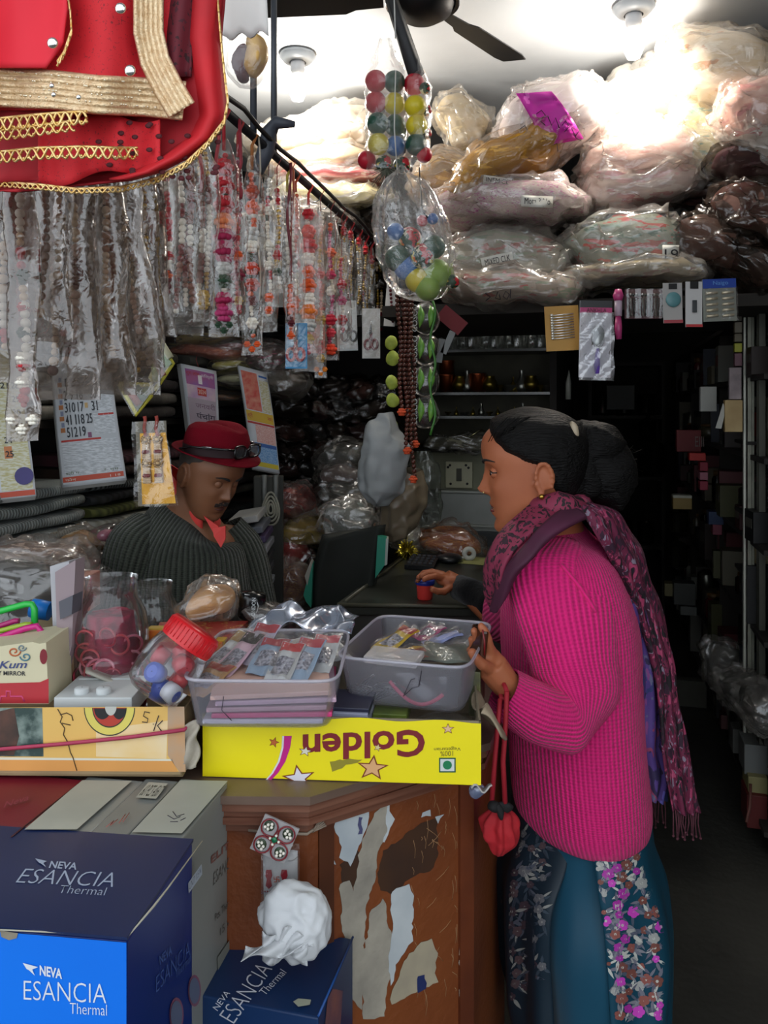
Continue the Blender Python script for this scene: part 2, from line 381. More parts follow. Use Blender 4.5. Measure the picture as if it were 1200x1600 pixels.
# ================================================================ loft bags
def bag(px, py, Y, w, h, rot, cols, label, cont='#c8b8a8', dep=None, note=None, seed=None, haze=.3, scale=11, dark=False, nm='packed_bag', grp=None):
    c = P(px, py, Y); k = Y/1250; hw, hh = w*k/2, h*k/2; hd = dep or max(.1, hw*.75)
    seed = seed if seed is not None else px*.137+py*.31
    t = T(nm, label, 'bag', (c.x, c.y, c.z-hh), grp)
    R = M.Rotation(ROT*.6, 3, 'Z') @ M.Rotation(math.radians(-rot), 3, 'Y')
    def shape(g, amp):
        def f(u, v):
            a = u*2*PI; b2 = (v-.5)*PI*.999
            e = .62
            sg = lambda x, q: math.copysign(abs(x)**q, x)
            p = V((sg(math.cos(b2), .55)*sg(math.cos(a), e), sg(math.cos(b2), .55)*sg(math.sin(a), e), sg(math.sin(b2), .8)))
            # sagging ends
            p.z *= 1-.35*abs(p.x)**3
            p.z -= .12*p.x*p.x
            q = V((p.x*(hw+g), p.y*(hd+g), p.z*(hh+g)))
            rg = 1-2*abs(noise.noise(V((q.x*9, q.y*9, q.z*16))+V((0, 0, seed))))
            nz = noise.noise_vector(q*7+V((seed, 0, 0)))*.022+noise.noise_vector(q*19+V((0, seed, 0)))*.014+q.normalized()*rg*.007
            if amp > 1: nz += noise.noise_vector(V((q.x*30, q.y*30, q.z*60))+V((seed, 9, 0)))*.011
            return c+R @ (q+nz*amp*min(1, hh/.05))
        return f
    mb = MB(); mb.grid(shape(-.006, 1), 36, 20, cu=True); mb.build('contents', printed(cont, cols, scale, .42, .7, sc=(1, 1, 3.2), dist=2.5), t)
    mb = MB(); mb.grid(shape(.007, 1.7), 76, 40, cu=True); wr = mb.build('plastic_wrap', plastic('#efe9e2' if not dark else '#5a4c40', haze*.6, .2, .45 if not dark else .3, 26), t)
    t['_w'] = wr.name
    if note:
        s, nx, ny, nw, nh, na = note
        ca, sa = math.cos(math.radians(na)), math.sin(math.radians(na))
        mid = onto(wr, nx, ny, .004) or P(nx, ny, Y-hd)
        def q(x, y): a_, b_ = nx+x*ca*nw/2+y*sa*nh/2, ny-x*sa*nw/2+y*ca*nh/2; p = onto(wr, a_, b_, .005); return p if p and abs(p.y-mid.y) < .05 else P(a_, b_, mid.y)
        mb = MB(); mb.grid(lambda u, v: q(u*2-1, v*2-1), 8, 4); pl = mb.build('paper_label', mat('#e8e6dc', .8), t, thick=.0012)
        o0, o1, o2 = [q(x, y)+V((0, -.006, 0)) for x, y in ((-.8, .55), (.8, .55), (-.8, -.55))]
        txt(s, o0, o1-o0, o2-o0, mat('#26252b', .7), pl, 'handwriting')
    return t
BG = 'stuffed clear bags on the loft board'
bag(796, 256, 2.74, 242, 66, 26, ['#b88410', '#a07010', '#d8a838', '#b88c20'], 'yellow cloth bag in clear plastic, sloping beside the magenta one', '#a87810', note=('INEM CL', 777, 283, 44, 13, -8), haze=.08, dep=.16)
bag(722, 192, 3.0, 90, 70, -50, ['#bba880', '#d8c8a0'], 'pale beige plastic bag top of the yellow sloping bag', '#b8a888')
mg = bag(862, 190, 2.72, 168, 105, 22, ['#eadfe2', '#f2ece8'], 'bag with a magenta printed panel and black handwriting', '#e8dcdc', haze=.18)
bag(1012, 158, 2.8, 170, 85, 4, ['#e8e0d0', '#d8c8a8'], 'white overlit bag under the right ceiling lamp', '#ddd8cc')
bag(985, 210, 2.75, 120, 42, 3, ['#e0b8b0', '#ead8d0'], 'narrow bag of pink checked cloth beside the magenta printed bag', '#e4dcd8', scale=25)
bag(1000, 252, 2.75, 195, 66, 5, ['#d8a8a0', '#c89a90', '#e8d8d0'], 'peach pink bag above the pale blush bag', '#d9b8ae')
bag(995, 294, 2.78, 190, 66, 2, ['#d0a8a8', '#b87880', '#d8ccc4'], 'pale blush bag with red flecks, directly over the red and green bag', '#c8b4ac')
bag(1100, 222, 2.68, 130, 100, -32, ['#d8c890', '#88a898', '#e8e0b8'], 'bag of cream and teal cloth with a tilted paper note', '#cfc8a0', note=('RK.5000 CL', 1068, 268, 48, 14, -14))
bag(795, 327, 2.8, 250, 56, 2, ['#d078b0', '#c8b8b8', '#b85898', '#e0d0d0'], 'long flat bag with magenta dotted cloth and a note', '#c8b8b4', scale=30, note=('Mota 3 No', 839, 315, 50, 18, -2))
bag(785, 408, 2.82, 205, 76, -2, ['#9aa890', '#b87870', '#c8c4b4', '#8a9a88'], 'greenish grey bag with a paper strip, left end of the loft', '#a8a496', note=('MIXED CLK', 777, 407, 50, 18, 12))
s60 = bag(795, 452, 2.78, 225, 46, -4, ['#b86860', '#c8b8a0', '#889878'], 'flat reddish bag with pen writing, lowest on the loft left', '#b0a090')
bag(985, 388, 2.74, 205, 84, 0, ['#a83830', '#4a6a58', '#c04840', '#789080'], 'bag of red and green folded cloth in the loft middle', '#8a9080', note=('19', 1048, 398, 26, 30, 0))
bag(985, 428, 2.72, 215, 34, 0, ['#a89868', '#8a5848', '#b8a888'], 'thin olive bag under the red and green bag', '#908468')
bag(1120, 385, 2.62, 150, 72, -24, ['#5a3a30', '#7a5044', '#9a6a58'], 'brown crumpled plastic bag with red corner, right of the loft', '#6a4a3e', haze=.3, dark=True)
bag(1185, 330, 2.5, 130, 80, -30, ['#6a3a34', '#8a6050'], 'brown translucent bag hanging at the right frame edge', '#704c40', dark=True)
bag(1178, 410, 2.55, 110, 50, -40, ['#58403a', '#7a5c50'], 'dusty brown bag below the others at the right edge', '#5c463c', dark=True)
bag(1130, 118, 2.6, 220, 100, -24, ['#d8c4a4', '#c89a78', '#e8e0d0'], 'big cream bag rising to the top right corner', '#dccdb6')
bag(1182, 168, 2.45, 80, 110, -60, ['#c88a84', '#e0b8a8'], 'salmon pink bag upright at the right frame edge', '#d0a090')
bag(1172, 222, 2.5, 90, 50, -30, ['#c8c0b8', '#b02830'], 'small white bag with a bright red patch at right edge', '#c4bcb4', scale=8)
bag(1170, 262, 2.55, 100, 50, -20, ['#5a3034', '#806068'], 'dark maroon bag under the small white and red bag', '#583438', dark=True)
bag(1110, 300, 2.75, 120, 46, -8, ['#4a2a2c', '#6a4040'], 'dark wine coloured bag between blush bag and brown bag', '#4c2c2c', dark=True)
bag(700, 276, 2.95, 120, 60, 8, ['#a88040', '#c8a860'], 'ochre yellow bag behind the ball packs', '#a08050')
# pale bags high on the left board
for i, (x, y, w_, h_, r, c_, lb) in enumerate([
    (470, 222, 170, 46, 3, '#ded8cc', 'white bag topmost in the bright pile left of the balls'),
    (545, 205, 110, 60, -8, '#d8ccb8', 'cream bag right behind the upper ball pack'),
    (500, 258, 200, 36, 0, '#e0c8a8', 'sand coloured bag in the bright pile left of the balls'),
    (520, 284, 180, 26, 0, '#c8545c', 'red striped bag in the bright pile left of the balls'),
    (525, 312, 190, 42, 0, '#e0d8a8', 'pale yellow bag, lowest lit bag left of the balls'),
    (470, 345, 190, 30, 0, '#57514a', 'grey dusty bag under the pale yellow bag')]):
    bag(x, y, 3.15, w_, h_, r, [c_, '#d8d0c4' if i != 3 else '#e8c0b8'], lb, c_, dep=.16)
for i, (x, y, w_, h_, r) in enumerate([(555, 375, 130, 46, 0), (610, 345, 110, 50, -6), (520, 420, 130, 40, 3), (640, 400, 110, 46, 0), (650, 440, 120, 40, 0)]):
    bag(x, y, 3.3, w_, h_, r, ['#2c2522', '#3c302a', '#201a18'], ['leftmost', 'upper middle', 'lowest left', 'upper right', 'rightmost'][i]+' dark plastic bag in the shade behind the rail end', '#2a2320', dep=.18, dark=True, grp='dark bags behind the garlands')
# magenta panel and pen marks on the two written bags
wrm = bpy.data.objects[mg['_w']]
def q(u, v): x, y = 806+u*56+v*44+u*v*6, 146-u*3+v*82-u*v*8-5*math.sin(v*PI); return onto(wrm, x, y, .012) or P(x, y, 2.6)
mb = MB(); mb.grid(q, 14, 16); pan = mb.build('printed_panel', printed('#c81ca4', ['#e860c8', '#b01888'], 18, .3, .5), mg, thick=.002)
ink = mat('#241a2a', .6)
def scrib(pts, Y, r, par, name='handwriting', m=None):
    wo = bpy.data.objects[par['_w']]; mb = MB(); mb.tube([onto(wo, x, y, .017) or P(x, y, Y) for x, y in pts], r, 4); return mb.build(name, m or ink, par)
for st in ([(838, 178), (846, 172), (852, 180), (843, 188), (852, 196)], [(856, 182), (862, 196), (868, 184), (874, 200)], [(878, 196), (884, 188), (890, 198), (882, 206)], [(893, 200), (900, 214)], [(905, 205), (898, 214), (908, 220)], [(812, 202), (820, 196), (826, 206), (818, 214)], [(830, 206), (836, 222), (842, 208), (850, 226)], [(852, 214), (862, 212), (860, 228), (870, 224), (872, 238)]):
    scrib(st, 2.44, .0013, mg)
for st in ([(765, 456), (758, 458), (766, 464), (759, 470)], [(778, 456), (774, 466), (782, 468), (780, 460)], [(790, 455), (786, 463), (792, 468), (796, 460), (790, 455)], [(798, 452), (797, 466)]):
    scrib(st, 2.5, .0014, s60)
# ================================================================ hanging rail with garlands
m_rail = mat('#23252a', .5, metal=.4)
def railpt(px):
    Y = .728/(.219+(600-px)/1250); return V(((px-600)*Y/1250, Y, 2.15))
t = T('hanging_rail', 'dark steel rail running into the shop above the garlands', 'rail', railpt(360))
A, B = railpt(-120), railpt(640)
mb = MB(); mb.tube([A, B], .011, 10); mb.build('rod', m_rail, t)
mb = MB(); mb.tube([A.lerp(B, i/24)+V((.02+.006*math.sin(i*2.1), 0, .016+.006*math.cos(i*1.7))) for i in range(25)], .006, 6); mb.build('cable', mat('#1b1b1d', .6), t)
for px in (396, 428, 600, 120):
    a = railpt(px); mb = MB(); mb.tube([a, V((a.x, a.y, 2.78))], .008, 8); mb.build('hanger_bar', mat('#5c6068', .45, metal=.4), t)
a = railpt(415); mb = MB(); mb.tube([a+V((-.02, 0, -.06)), a+V((.0, 0, -.01)), a+V((.01, 0, .04)), a+V((.03, -.02, .055)), a+V((.075, -.02, .05))], [.016, .022, .02, .016, .008], 8); o = mb.build('clamp', mat('#4a4e58', .5), t)
WHITE, RED, MAR, ORG, GOLD, GRN, SIL, PNK, CRE = '#e8e2d4', '#b81c28', '#5e1220', '#e0571c', '#c09a3c', '#24432c', '#c8c8c4', '#b8346c', '#d8bfa0'
def bm_(c): return mat(c, .28 if c in (WHITE, GOLD, SIL, CRE) else .6, metal=.75 if c in (GOLD, SIL) else 0)
def strand(t, top, bot, pal, r, sway=.0, nm='bead_strand', seed=1):
    """beads of several sizes and colours on a string, colour by run"""
    rr = random.Random(seed); mb = MB(); ms = [bm_(c) for c in pal]
    L_ = (top-bot).length; z = 0; k = 0; run = 0; ci = 0
    while z < L_:
        if run <= 0: ci = rr.randrange(len(pal)); run = rr.randint(2, 5)
        rad = r*rr.uniform(.65, 1.15); z += rad*1.7; run -= 1
        if z > L_: break
        p = top.lerp(bot, z/L_)+V((math.sin(z*20+seed)*sway, 0, 0))
        mb.mi = ci; mb.ball(p, (rad, rad, rad*.92), 8, 6)
    return mb.build(nm, ms, t)
def blossom(t, c, r, col, nm='blossom', seed=0):
    mb = MB(); rr = random.Random(seed+int(c.x*999)); k = max(3, int(12))
    for j in range(3):
        n = 11 if j == 1 else 8
        for i in range(n):
            a = i*2*PI/n+j*.3; q_ = 1 if j == 1 else .58; d = V((math.cos(a)*q_, math.sin(a)*q_, (j-1)*.78))
            mb.ball(c+d*r*.62, (r*.36, r*.36, r*.30), 6, 5)
    mb.ball(c, r*.6, 8, 6); mb.jit(r*.12, 2.2/r, seed)
    return mb.build(nm, mat(col, .75, col2=col), t)
def sleeve(t, top, bot, w, d=.4, seed=0, m=None, flare=1.0, closed=True):
    def f(u, v):
        a = u*2*PI; g = min(1, .16+v*5) if v < .17 else 1
        g = g*(1+(flare-1)*v); p = top.lerp(bot, v)
        q = p+V((math.cos(a)*w/2*g, math.sin(a)*w/2*d*g*(1 if v < .9 else max(.15, (1-v)*10)), 0))
        nz = noise.noise_vector(V((q.x*22, q.y*22, q.z*9))+V((seed, seed*.7, 0)))*.012+noise.noise_vector(q*60+V((seed, 0, 0)))*.0035
        if v > .95: nz *= .3
        return q+nz
    mb = MB(); mb.grid(f, 22, 30, cu=True); return mb.build('plastic_sleeve', m or GLINT, t)
def garland(px, ptop, pbot, w, pal, blooms, label, rib=None, sl=True, n=1, Y=None, cat='garland', seed=None, sm=None, br=.007, flare=1.0, dx=0, tip=None):
    rp = railpt(px); Y = Y or rp.y; seed = seed or px+pbot
    top = V(((px-600)*Y/1250, Y, rp.z-.012)); st = P(px, ptop, Y); bot = P(px+dx, pbot, Y); k = Y/1250
    t = T('flower_garland' if cat == 'garland' else 'bead_necklace', label, cat, (top.x, top.y, bot.z))
    mb = MB(); mb.tube([top+V((0, 0, .02)), top+V((.012, 0, .012)), top+V((0, 0, -.012)), st], .0013 if not rib else .004, 5)
    mb.build('ribbon' if rib else 'string', mat(rib or '#8a2a2a', .7), t)
    ww = w*k
    for i in range(n):
        o = ((i+.5)/n-.5)*ww*.62
        strand(t, st+V((o*.4, (i % 2)*.014, 0)), bot+V((o, (i % 2)*.014, .01+.012*(i % 3))), pal, br, .004, seed=seed+i)
    for (by, br_, bc) in blooms:
        f = (by-ptop)/(pbot-ptop); c = st.lerp(bot, f); blossom(t, c, br_*k, bc, seed=by)
    if tip:
        for i in range(3): blossom(t, bot+V(((i-1)*.012, 0, -.004-.012*(i == 1))), .009, tip, 'tassel', i)
    if sl: sleeve(t, st+V((0, 0, .03)), bot+V((0, 0, -.03)), ww, .5, seed*.37, sm, flare)
    return t
# near, big sleeves at the left
NS = plastic('#8c7868', .17, .15, .5, 26)
garland(18, 150, 560, 62, [WHITE, RED, CRE], [], 'leftmost long sleeve of white and red beads, at the frame edge', Y=1.0, n=2, sm=NS, cat='necklace')
garland(36, 120, 650, 48, [WHITE, WHITE, RED, GRN, CRE], [(430, 11, GRN), (480, 10, RED), (520, 11, GRN), (560, 13, WHITE), (572, 11, RED), (598, 13, WHITE), (622, 9, RED)], 'pearl and red bead string ending in a large pearl drop, in a clear sleeve', Y=.98, sm=NS, cat='necklace', br=.006, tip=WHITE)
garland(76, 140, 500, 78, [CRE, '#8a6a58'], [], 'dull cream beads in a cloudy sleeve beside the pearl drop string', Y=1.06, n=2, sm=NS, cat='necklace')
garland(100, 130, 592, 92, ['#b09484', '#5c3a34', CRE], [(520, 7, RED)], 'brown beads in the widest cloudy sleeve above the big calendar', Y=1.14, n=3, sm=NS, cat='necklace', flare=1.25)
garland(140, 120, 586, 84, [CRE, '#a88a74', CRE], [], 'flesh coloured bead string in a long wrinkled sleeve', Y=1.2, n=2, sm=NS, cat='necklace', flare=1.3, dx=18)
garland(172, 150, 580, 56, [CRE, WHITE, GOLD], [(545, 16, CRE), (560, 14, CRE), (572, 12, CRE)], 'cream pearl cluster at the bottom of a clear sleeve', Y=1.25, n=2, sm=NS, cat='necklace', dx=2)
garland(150, 130, 545, 90, ['#c0a08c', CRE], [], 'slanting row of peach pearls in a wide glossy sleeve', Y=1.3, n=2, sm=NS, cat='necklace', flare=1.3, dx=50)
garland(214, 150, 590, 58, [CRE, GOLD, '#a88874'], [(556, 9, GOLD)], 'gold and cream beads in the sleeve right of the cream pearl cluster', Y=1.36, n=2, sm=NS, cat='necklace', dx=8)
garland(190, 150, 500, 90, ['#6a5048', '#9c8270'], [], 'dark beads in the big cloudy sleeve below the red skirt', Y=1.42, n=2, sm=NS, cat='necklace', flare=1.2, dx=35)
# garlands along the rail
garland(243, 180, 455, 34, [MAR, MAR, RED, '#c8b8a8'], [(300, 11, '#6a3a38'), (340, 14, RED), (385, 10, CRE)], 'dark maroon garland just right of the red skirt corner')
garland(262, 190, 470, 36, [MAR, WHITE, RED], [(400, 10, RED), (430, 9, ORG)], 'maroon garland with small orange flower behind the clear sleeves')
garland(290, 230, 500, 58, ['#7a2c2c', WHITE, '#8a5a4a'], [], 'clear sleeve of thin brown and white bead strings', n=3)
garland(318, 230, 478, 36, [WHITE, '#7a3c34', GOLD], [(462, 11, GOLD), (475, 11, GOLD)], 'bead string with a golden bell cluster at its bottom', n=2)
garland(350, 235, 505, 50, [RED, WHITE, GRN], [(262, 17, RED), (290, 18, RED), (320, 18, RED), (347, 17, '#e08050'), (372, 19, '#a01848'), (395, 19, '#a01848'), (420, 14, SIL), (440, 14, GRN), (470, 17, '#a82050'), (490, 16, PNK)], 'thickest garland, red then orange, magenta and dark green, with pearl tips', rib='#b01824', br=.009, tip=GRN)
garland(372, 245, 495, 26, ['#7a1430', RED], [(400, 10, ORG), (430, 12, '#8a1838'), (470, 9, GOLD)], 'slim magenta garland behind the thickest garland', rib='#a83030')
garland(394, 265, 535, 36, [ORG, WHITE, GRN], [(300, 13, '#b8482c'), (325, 13, ORG), (365, 13, SIL), (385, 12, WHITE), (420, 13, '#c83a1c'), (445, 13, '#b03420'), (470, 10, MAR), (505, 11, WHITE)], 'orange and white garland with orange leaf tips', rib='#a8642c', tip=ORG)
garland(420, 275, 500, 28, [WHITE, GRN, WHITE, RED], [(330, 9, WHITE), (385, 9, WHITE), (415, 9, WHITE), (465, 9, ORG), (485, 8, ORG)], 'slim white and green garland with orange cube beads low down', br=.006)
garland(449, 300, 462, 48, [SIL, SIL, WHITE], [], 'sleeve packed with silver pearls and a yellow ribbon top', rib='#c8b048', n=4, br=.009, sm=CLEAR)
garland(433, 290, 440, 20, [RED, GOLD], [(400, 8, RED), (425, 8, GRN)], 'small red leaf garland tucked left of the silver pearls')
garland(462, 300, 500, 20, [RED, ORG, '#c83c2c'], [(415, 8, RED), (470, 8, ORG)], 'short red strand with a long orange ribbon', rib='#b84420')
garland(482, 320, 565, 46, [WHITE, RED, ORG, GRN], [(335, 11, RED), (362, 13, '#d84838'), (385, 15, '#c82c30'), (404, 13, WHITE), (425, 12, ORG), (447, 14, ORG), (468, 13, WHITE), (488, 16, '#e87820'), (508, 14, SIL), (530, 10, GOLD)], 'long garland of red, white and bright orange blossoms in the middle', rib='#d03828', br=.009, sm=CLEAR)
garland(501, 330, 575, 20, [GOLD, WHITE, RED], [(430, 8, RED), (500, 9, GOLD), (560, 8, GOLD)], 'thin garland ending lowest in a dangling orange tassel', Y=2.36, tip='#e8861c')
garland(517, 345, 548, 28, [PNK, WHITE, ORG], [(395, 9, ORG), (430, 9, '#c83060'), (455, 9, WHITE), (500, 11, '#c82840'), (520, 9, '#d84050'), (546, 11, '#f04a28')], 'pink and white garland ending in a bright orange ring flower', Y=2.5)
garland(534, 400, 525, 30, [RED, WHITE, PNK], [(445, 9, RED), (470, 9, PNK), (500, 10, RED)], 'short red rose garland under the scissors card corner', Y=2.6)
garland(524, 395, 440, 22, [RED, GOLD], [(405, 12, GOLD), (412, 12, '#d8a830')], 'red and yellow paper flower bundle', Y=2.7)
garland(455, 440, 535, 20, [ORG, MAR], [(480, 8, ORG), (505, 7, MAR), (525, 7, ORG)], 'orange and maroon strand in a bag above the blue scissors card', Y=2.1)
NSB = 'gold chain necklaces on red tabs near the rail end'
for i, (px, pt, pb) in enumerate([(537, 355, 460), (548, 362, 470), (561, 372, 480), (571, 385, 492), (580, 400, 470)]):
    g = garland(px, pt, pb, 13, [GOLD, GOLD, SIL] if i % 2 == 0 else [GOLD, '#6a1c20'], [(pt+3, 5, RED), (pt+9, 5, '#b02028')], ['gold chain necklace on a red tab, first of the set near the rail end', 'gold and dark chain necklace, second from the left on the red tabs', 'gold chain necklace hanging third on the red tabs', 'gold and maroon chain hanging fourth on the red tabs', 'fine gold chain, rightmost of the red tab necklaces'][i], rib='#a81c24', cat='necklace', n=2, br=.0055)
garland(592, 405, 512, 26, [GOLD, CRE], [(495, 9, '#6e0c18'), (503, 10, '#6e0c18'), (510, 9, '#6e0c18')], 'gold necklace with a dark red berry cluster at the bottom', rib='#a81c24', n=2, cat='necklace', sl=False)
# small card of red stones
t = T('jewellery_card', 'white card strip with a string of small red stones', 'card', P(611, 512, 3.0))
a = railpt(603)
mb = MB(); mb.box(P(612, 460, 3.0), (.042, .003, .24), M.Rotation(.08, 3, 'Y')); mb.build('card', mat('#d6d4d0', .6), t)
mb = MB()
for i in range(16): mb.ball(P(607+i*.45, 412+i*6, 2.993), .006, 6, 5)
mb.build('stones', bm_(MAR), t)
# ribbons without beads
for (px, pt, pb, c_, lb) in [(313, 130, 300, '#b82430', 'red cord hanging loose beside the thickest garland'), (340, 180, 330, '#a03038', 'crimson ribbon hanging behind the thickest garland'), (404, 215, 470, '#cabfae', 'cream string hanging between two garlands'), (374, 240, 310, '#9a2c3a', 'dark red ribbon loop by the rail clamp'), (452, 235, 430, '#7a3038', 'long maroon ribbon over the silver pearls'), (456, 240, 520, '#a84a28', 'rust coloured ribbon right of the silver pearls')]:
    Y = railpt(px).y-.03; mb = MB(); pts = [P(px+3*math.sin(i*.9), pt+(pb-pt)*i/10, Y) for i in range(11)]
    pts[0].z = 2.15; mb.tube(pts, .004 if c_ != '#cabfae' else .0022, 5); o = mb.build('ribbon', mat(c_, .6)); tag(o, lb, 'ribbon')
# wire hooks at the rail end
for i, px in enumerate((497, 510, 524, 540, 551, 566, 577, 590, 602)):
    a = railpt(px); mb = MB(); pts = [a+V((math.sin(q*.55)*.02-.012, 0, .016-(1-math.cos(q*.55))*.02)) for q in range(8)]+[a+V((-.03, 0, -.09))]
    mb.tube(pts, .0017, 5); o = mb.build('wire_hook', mat('#6c6e72', .3, metal=.8)); tag(o, orn(i)+' bent wire hook from the left on the rail end', 'hook', 'wire hooks on the rail')
# ================================================================ red skirt with gold lace, top left
RY = .8
t = T('gold_trimmed_skirt', 'red sequinned skirt with gold ribbons hanging at top left', 'clothing', P(180, 300, RY))
m_red = printed('#c4101e', ['#7c0a16', '#a00c1a'], 55, .22, .75, dist=2)
def wav(x, y): return .012*math.sin(x*.028+y*.006)+.006*math.sin(x*.06+1)
def edge(y):   # right outline of the skirt
    pts = [(-160, 340), (0, 352), (60, 346), (120, 352), (180, 357), (215, 340), (245, 300), (275, 240), (292, 150), (300, 20), (303, -60)]
    for (y0, x0), (y1, x1) in zip(pts, pts[1:]):
        if y <= y1: return x0+(x1-x0)*(y-y0)/(y1-y0)
    return -60
def cloth(ymin, ymax, xr, Y, name, m, ph=0, th=.002, nx=40, ny=26):
    def f(u, v):
        y = ymin+(ymax-ymin)*v; xe = xr(y); x = -160+(xe+160)*u
        return P(x, y, Y+wav(x+ph, y)+.01*(1-u)**2)
    mb = MB(); mb.grid(f, nx, ny); return mb.build(name, m, t, thick=th)
cloth(-160, 299, edge, RY+.02, 'back_panel', mat('#8e0c18', .8, col2='#b01422'), 60)
cloth(-160, 172, lambda y: min(edge(y), 268+.1*y), RY-.006, 'front_panel', m_red)
cloth(-160, 106, lambda y: 105-abs(y-10)*.12-max(0, y-70)*.6, RY-.022, 'bright_panel', mat('#e01830', .7, col2='#d01028'), 30)
def f(u, v):
    y = -160+440*u; xe = edge(y)-3; return P(xe-(70-30*u)*(1-v), y, RY+.012-.02*math.sin(v*PI))
mb = MB(); mb.grid(f, 40, 8); mb.build('side_fold', mat('#c8101e', .7, col2='#a80c18', vs=14), t, thick=.002)
mb = MB(); mb.grid(lambda u, v: P(60+u*190, 184+v*(100-30*u*u)+8*math.sin(u*9), RY+.006+.006*math.sin(u*17)), 30, 8); mb.build('lower_panel', m_red, t, thick=.002)
m_gold = mat('#c49a68', .35, metal=.45, col2='#f0dcb8', vs=160, bump=.3, bs=500, sharp=.4)
def band(pts, hw, Y, m, nm, rows=6):
    def f(u, v):
        x = u*(len(pts)-1); i = min(int(x), len(pts)-2); q = x-i; p = V((*pts[i], 0)).lerp(V((*pts[i+1], 0)), q)
        a = V((*pts[max(0, i-1 if q < .5 else i)], 0)); b_ = V((*pts[min(len(pts)-1, i+2 if q > .5 else i+1)], 0)); d = (b_-a).normalized(); n_ = V((-d.y, d.x, 0))
        p = p+n_*(v*2-1)*hw
        return P(p.x, p.y, Y+wav(p.x, p.y)-.003*abs(math.sin(v*PI*rows)))
    mb = MB(); mb.grid(f, 60, rows*4); return mb.build(nm, m, t, thick=.0015)
band([(-160, 128), (-60, 134), (20, 138), (80, 140), (150, 148), (230, 152), (288, 158)], 30, RY-.012, m_gold, 'gold_ribbon')
band([(236, -160), (234, -60), (232, 0), (232, 50), (242, 95), (262, 135), (284, 172)], 23, RY-.02, m_gold, 'gold_ribbon')
m_lace = mat('#c8922c', .3, metal=.7, col2='#f0d8a0', vs=200)
def lace(pts, amp, r, nm='gold_lace', per=13, Y=RY-.02):
    mb = MB()
    tot = []; 
    for (x0, y0), (x1, y1) in zip(pts, pts[1:]):
        n = max(2, int(math.hypot(x1-x0, y1-y0)/2.5))
        for i in range(n): tot.append((x0+(x1-x0)*i/n, y0+(y1-y0)*i/n))
    for ph, dz in ((0, 0), (PI, -.002)):
        mb.tube([P(x, y+amp*math.sin(i*2.5/per*PI+ph), Y+wav(x, y)+dz) for i, (x, y) in enumerate(tot)], r, 5)
    mb.tube([P(x, y-amp, Y+wav(x, y)) for x, y in tot], r*1.1, 5)
    for i, (x, y) in enumerate(tot[::3]): mb.ball(P(x, y+amp*.6, Y+wav(x, y)-.001), r*1.2, 6, 5)
    return mb.build(nm, m_lace, t)
lace([(-60, 200), (0, 195), (50, 190), (100, 186), (138, 184)], 10, .0014)
lace([(-60, 215), (0, 212), (60, 204), (120, 196)], 8, .0012)
lace([(-60, 252), (0, 246), (60, 240), (130, 238), (180, 240), (218, 240)], 9, .0013)
lace([(-60, 292), (0, 288), (60, 292), (120, 299), (190, 296), (245, 282), (290, 258), (325, 225), (350, 192), (356, 160), (350, 110), (345, 60), (340, 0)], 4, .0011, per=8, Y=RY+.0)
lace([(100, -40), (110, 20), (112, 50), (100, 85), (88, 102)], 4, .0009, per=7, Y=RY-.03)
mb = MB(); mb.grid(lambda u, v: P(262+u*(52-16*v), -160+v*280, RY-.004+.006*math.sin(u*6+v*3)), 12, 24); mb.build('maroon_fold', printed('#5c0c1c', ['#2c060e', '#40101c'], 45, .3, .8), t, thick=.002)
m_dot = mat('#f4e8cc', .2, metal=.6); rdq = random.Random(8); mb = MB()
for i in range(70):
    x = rdq.uniform(0, 270); mb.ball(P(x, 128+x*.09+rdq.choice((-18, -6, 6, 18)), RY-.0165+wav(x, 140)), .0011, 6, 5)
mb.build('ribbon_beads', m_dot, t)
mb = MB()
for i in range(34): x, y = rdq.uniform(150, 345), rdq.uniform(185, 285); mb.ball(P(x, y, RY-.001), (.0035, .001, .0025), 7, 5)
mb.build('dark_print', mat('#4c0812', .8), t)
m_seq = mat('#dcdcd8', .12, metal=.9)
for (x, y) in ((82, 67), (188, 13), (203, 110), (81, 134), (84, 148), (123, 152)):
    mb = MB(); mb.ball(P(x, y, RY-.034), (.0055, .003, .0055) if y < 120 else (.0025, .002, .0025), 12, 8); mb.build('sequin', m_seq, t)
# white sheet corner and wrapped bundle behind it
mb = MB(); mb.grid(lambda u, v: P(318+u*96+v*6, -60+v*(122-10*u)+5*math.sin(u*20)*v, 1.0+.02*math.sin(u*5)), 20, 8); o = mb.build('white_bag', mat('#ece8e2', .7), thick=.002); tag(o, 'white crumpled sheet corner above the red skirt', 'sheet')
t = T('wrapped_bundle', 'gold and maroon bundle in clear plastic by the skirt', 'bundle', P(386, 130, 1.3))
def blob(c, r, m, nm, par, seed=0, amp=.25, n=18):
    mb = MB(); mb.ball(c, r, n, n*2//3); mb.jit(max(r if isinstance(r, tuple) else (r,))*amp, .9/max(r if isinstance(r, tuple) else (r,)), seed); mb.jit(max(r if isinstance(r, tuple) else (r,))*amp*.4, 2.6/max(r if isinstance(r, tuple) else (r,)), seed+5); return mb.build(nm, m, par)
blob(P(398, 85, 1.3), (.02, .02, .036), mat('#c08a3c', .5, metal=.3, col2='#e8c070', vs=60), 'gold_cloth', t, 3)
blob(P(376, 98, 1.3), (.014, .016, .034), mat('#4a1822', .7), 'maroon_cloth', t, 4)
blob(P(388, 90, 1.3), (.036, .026, .05), CLEAR, 'plastic_wrap', t, 6, .18)
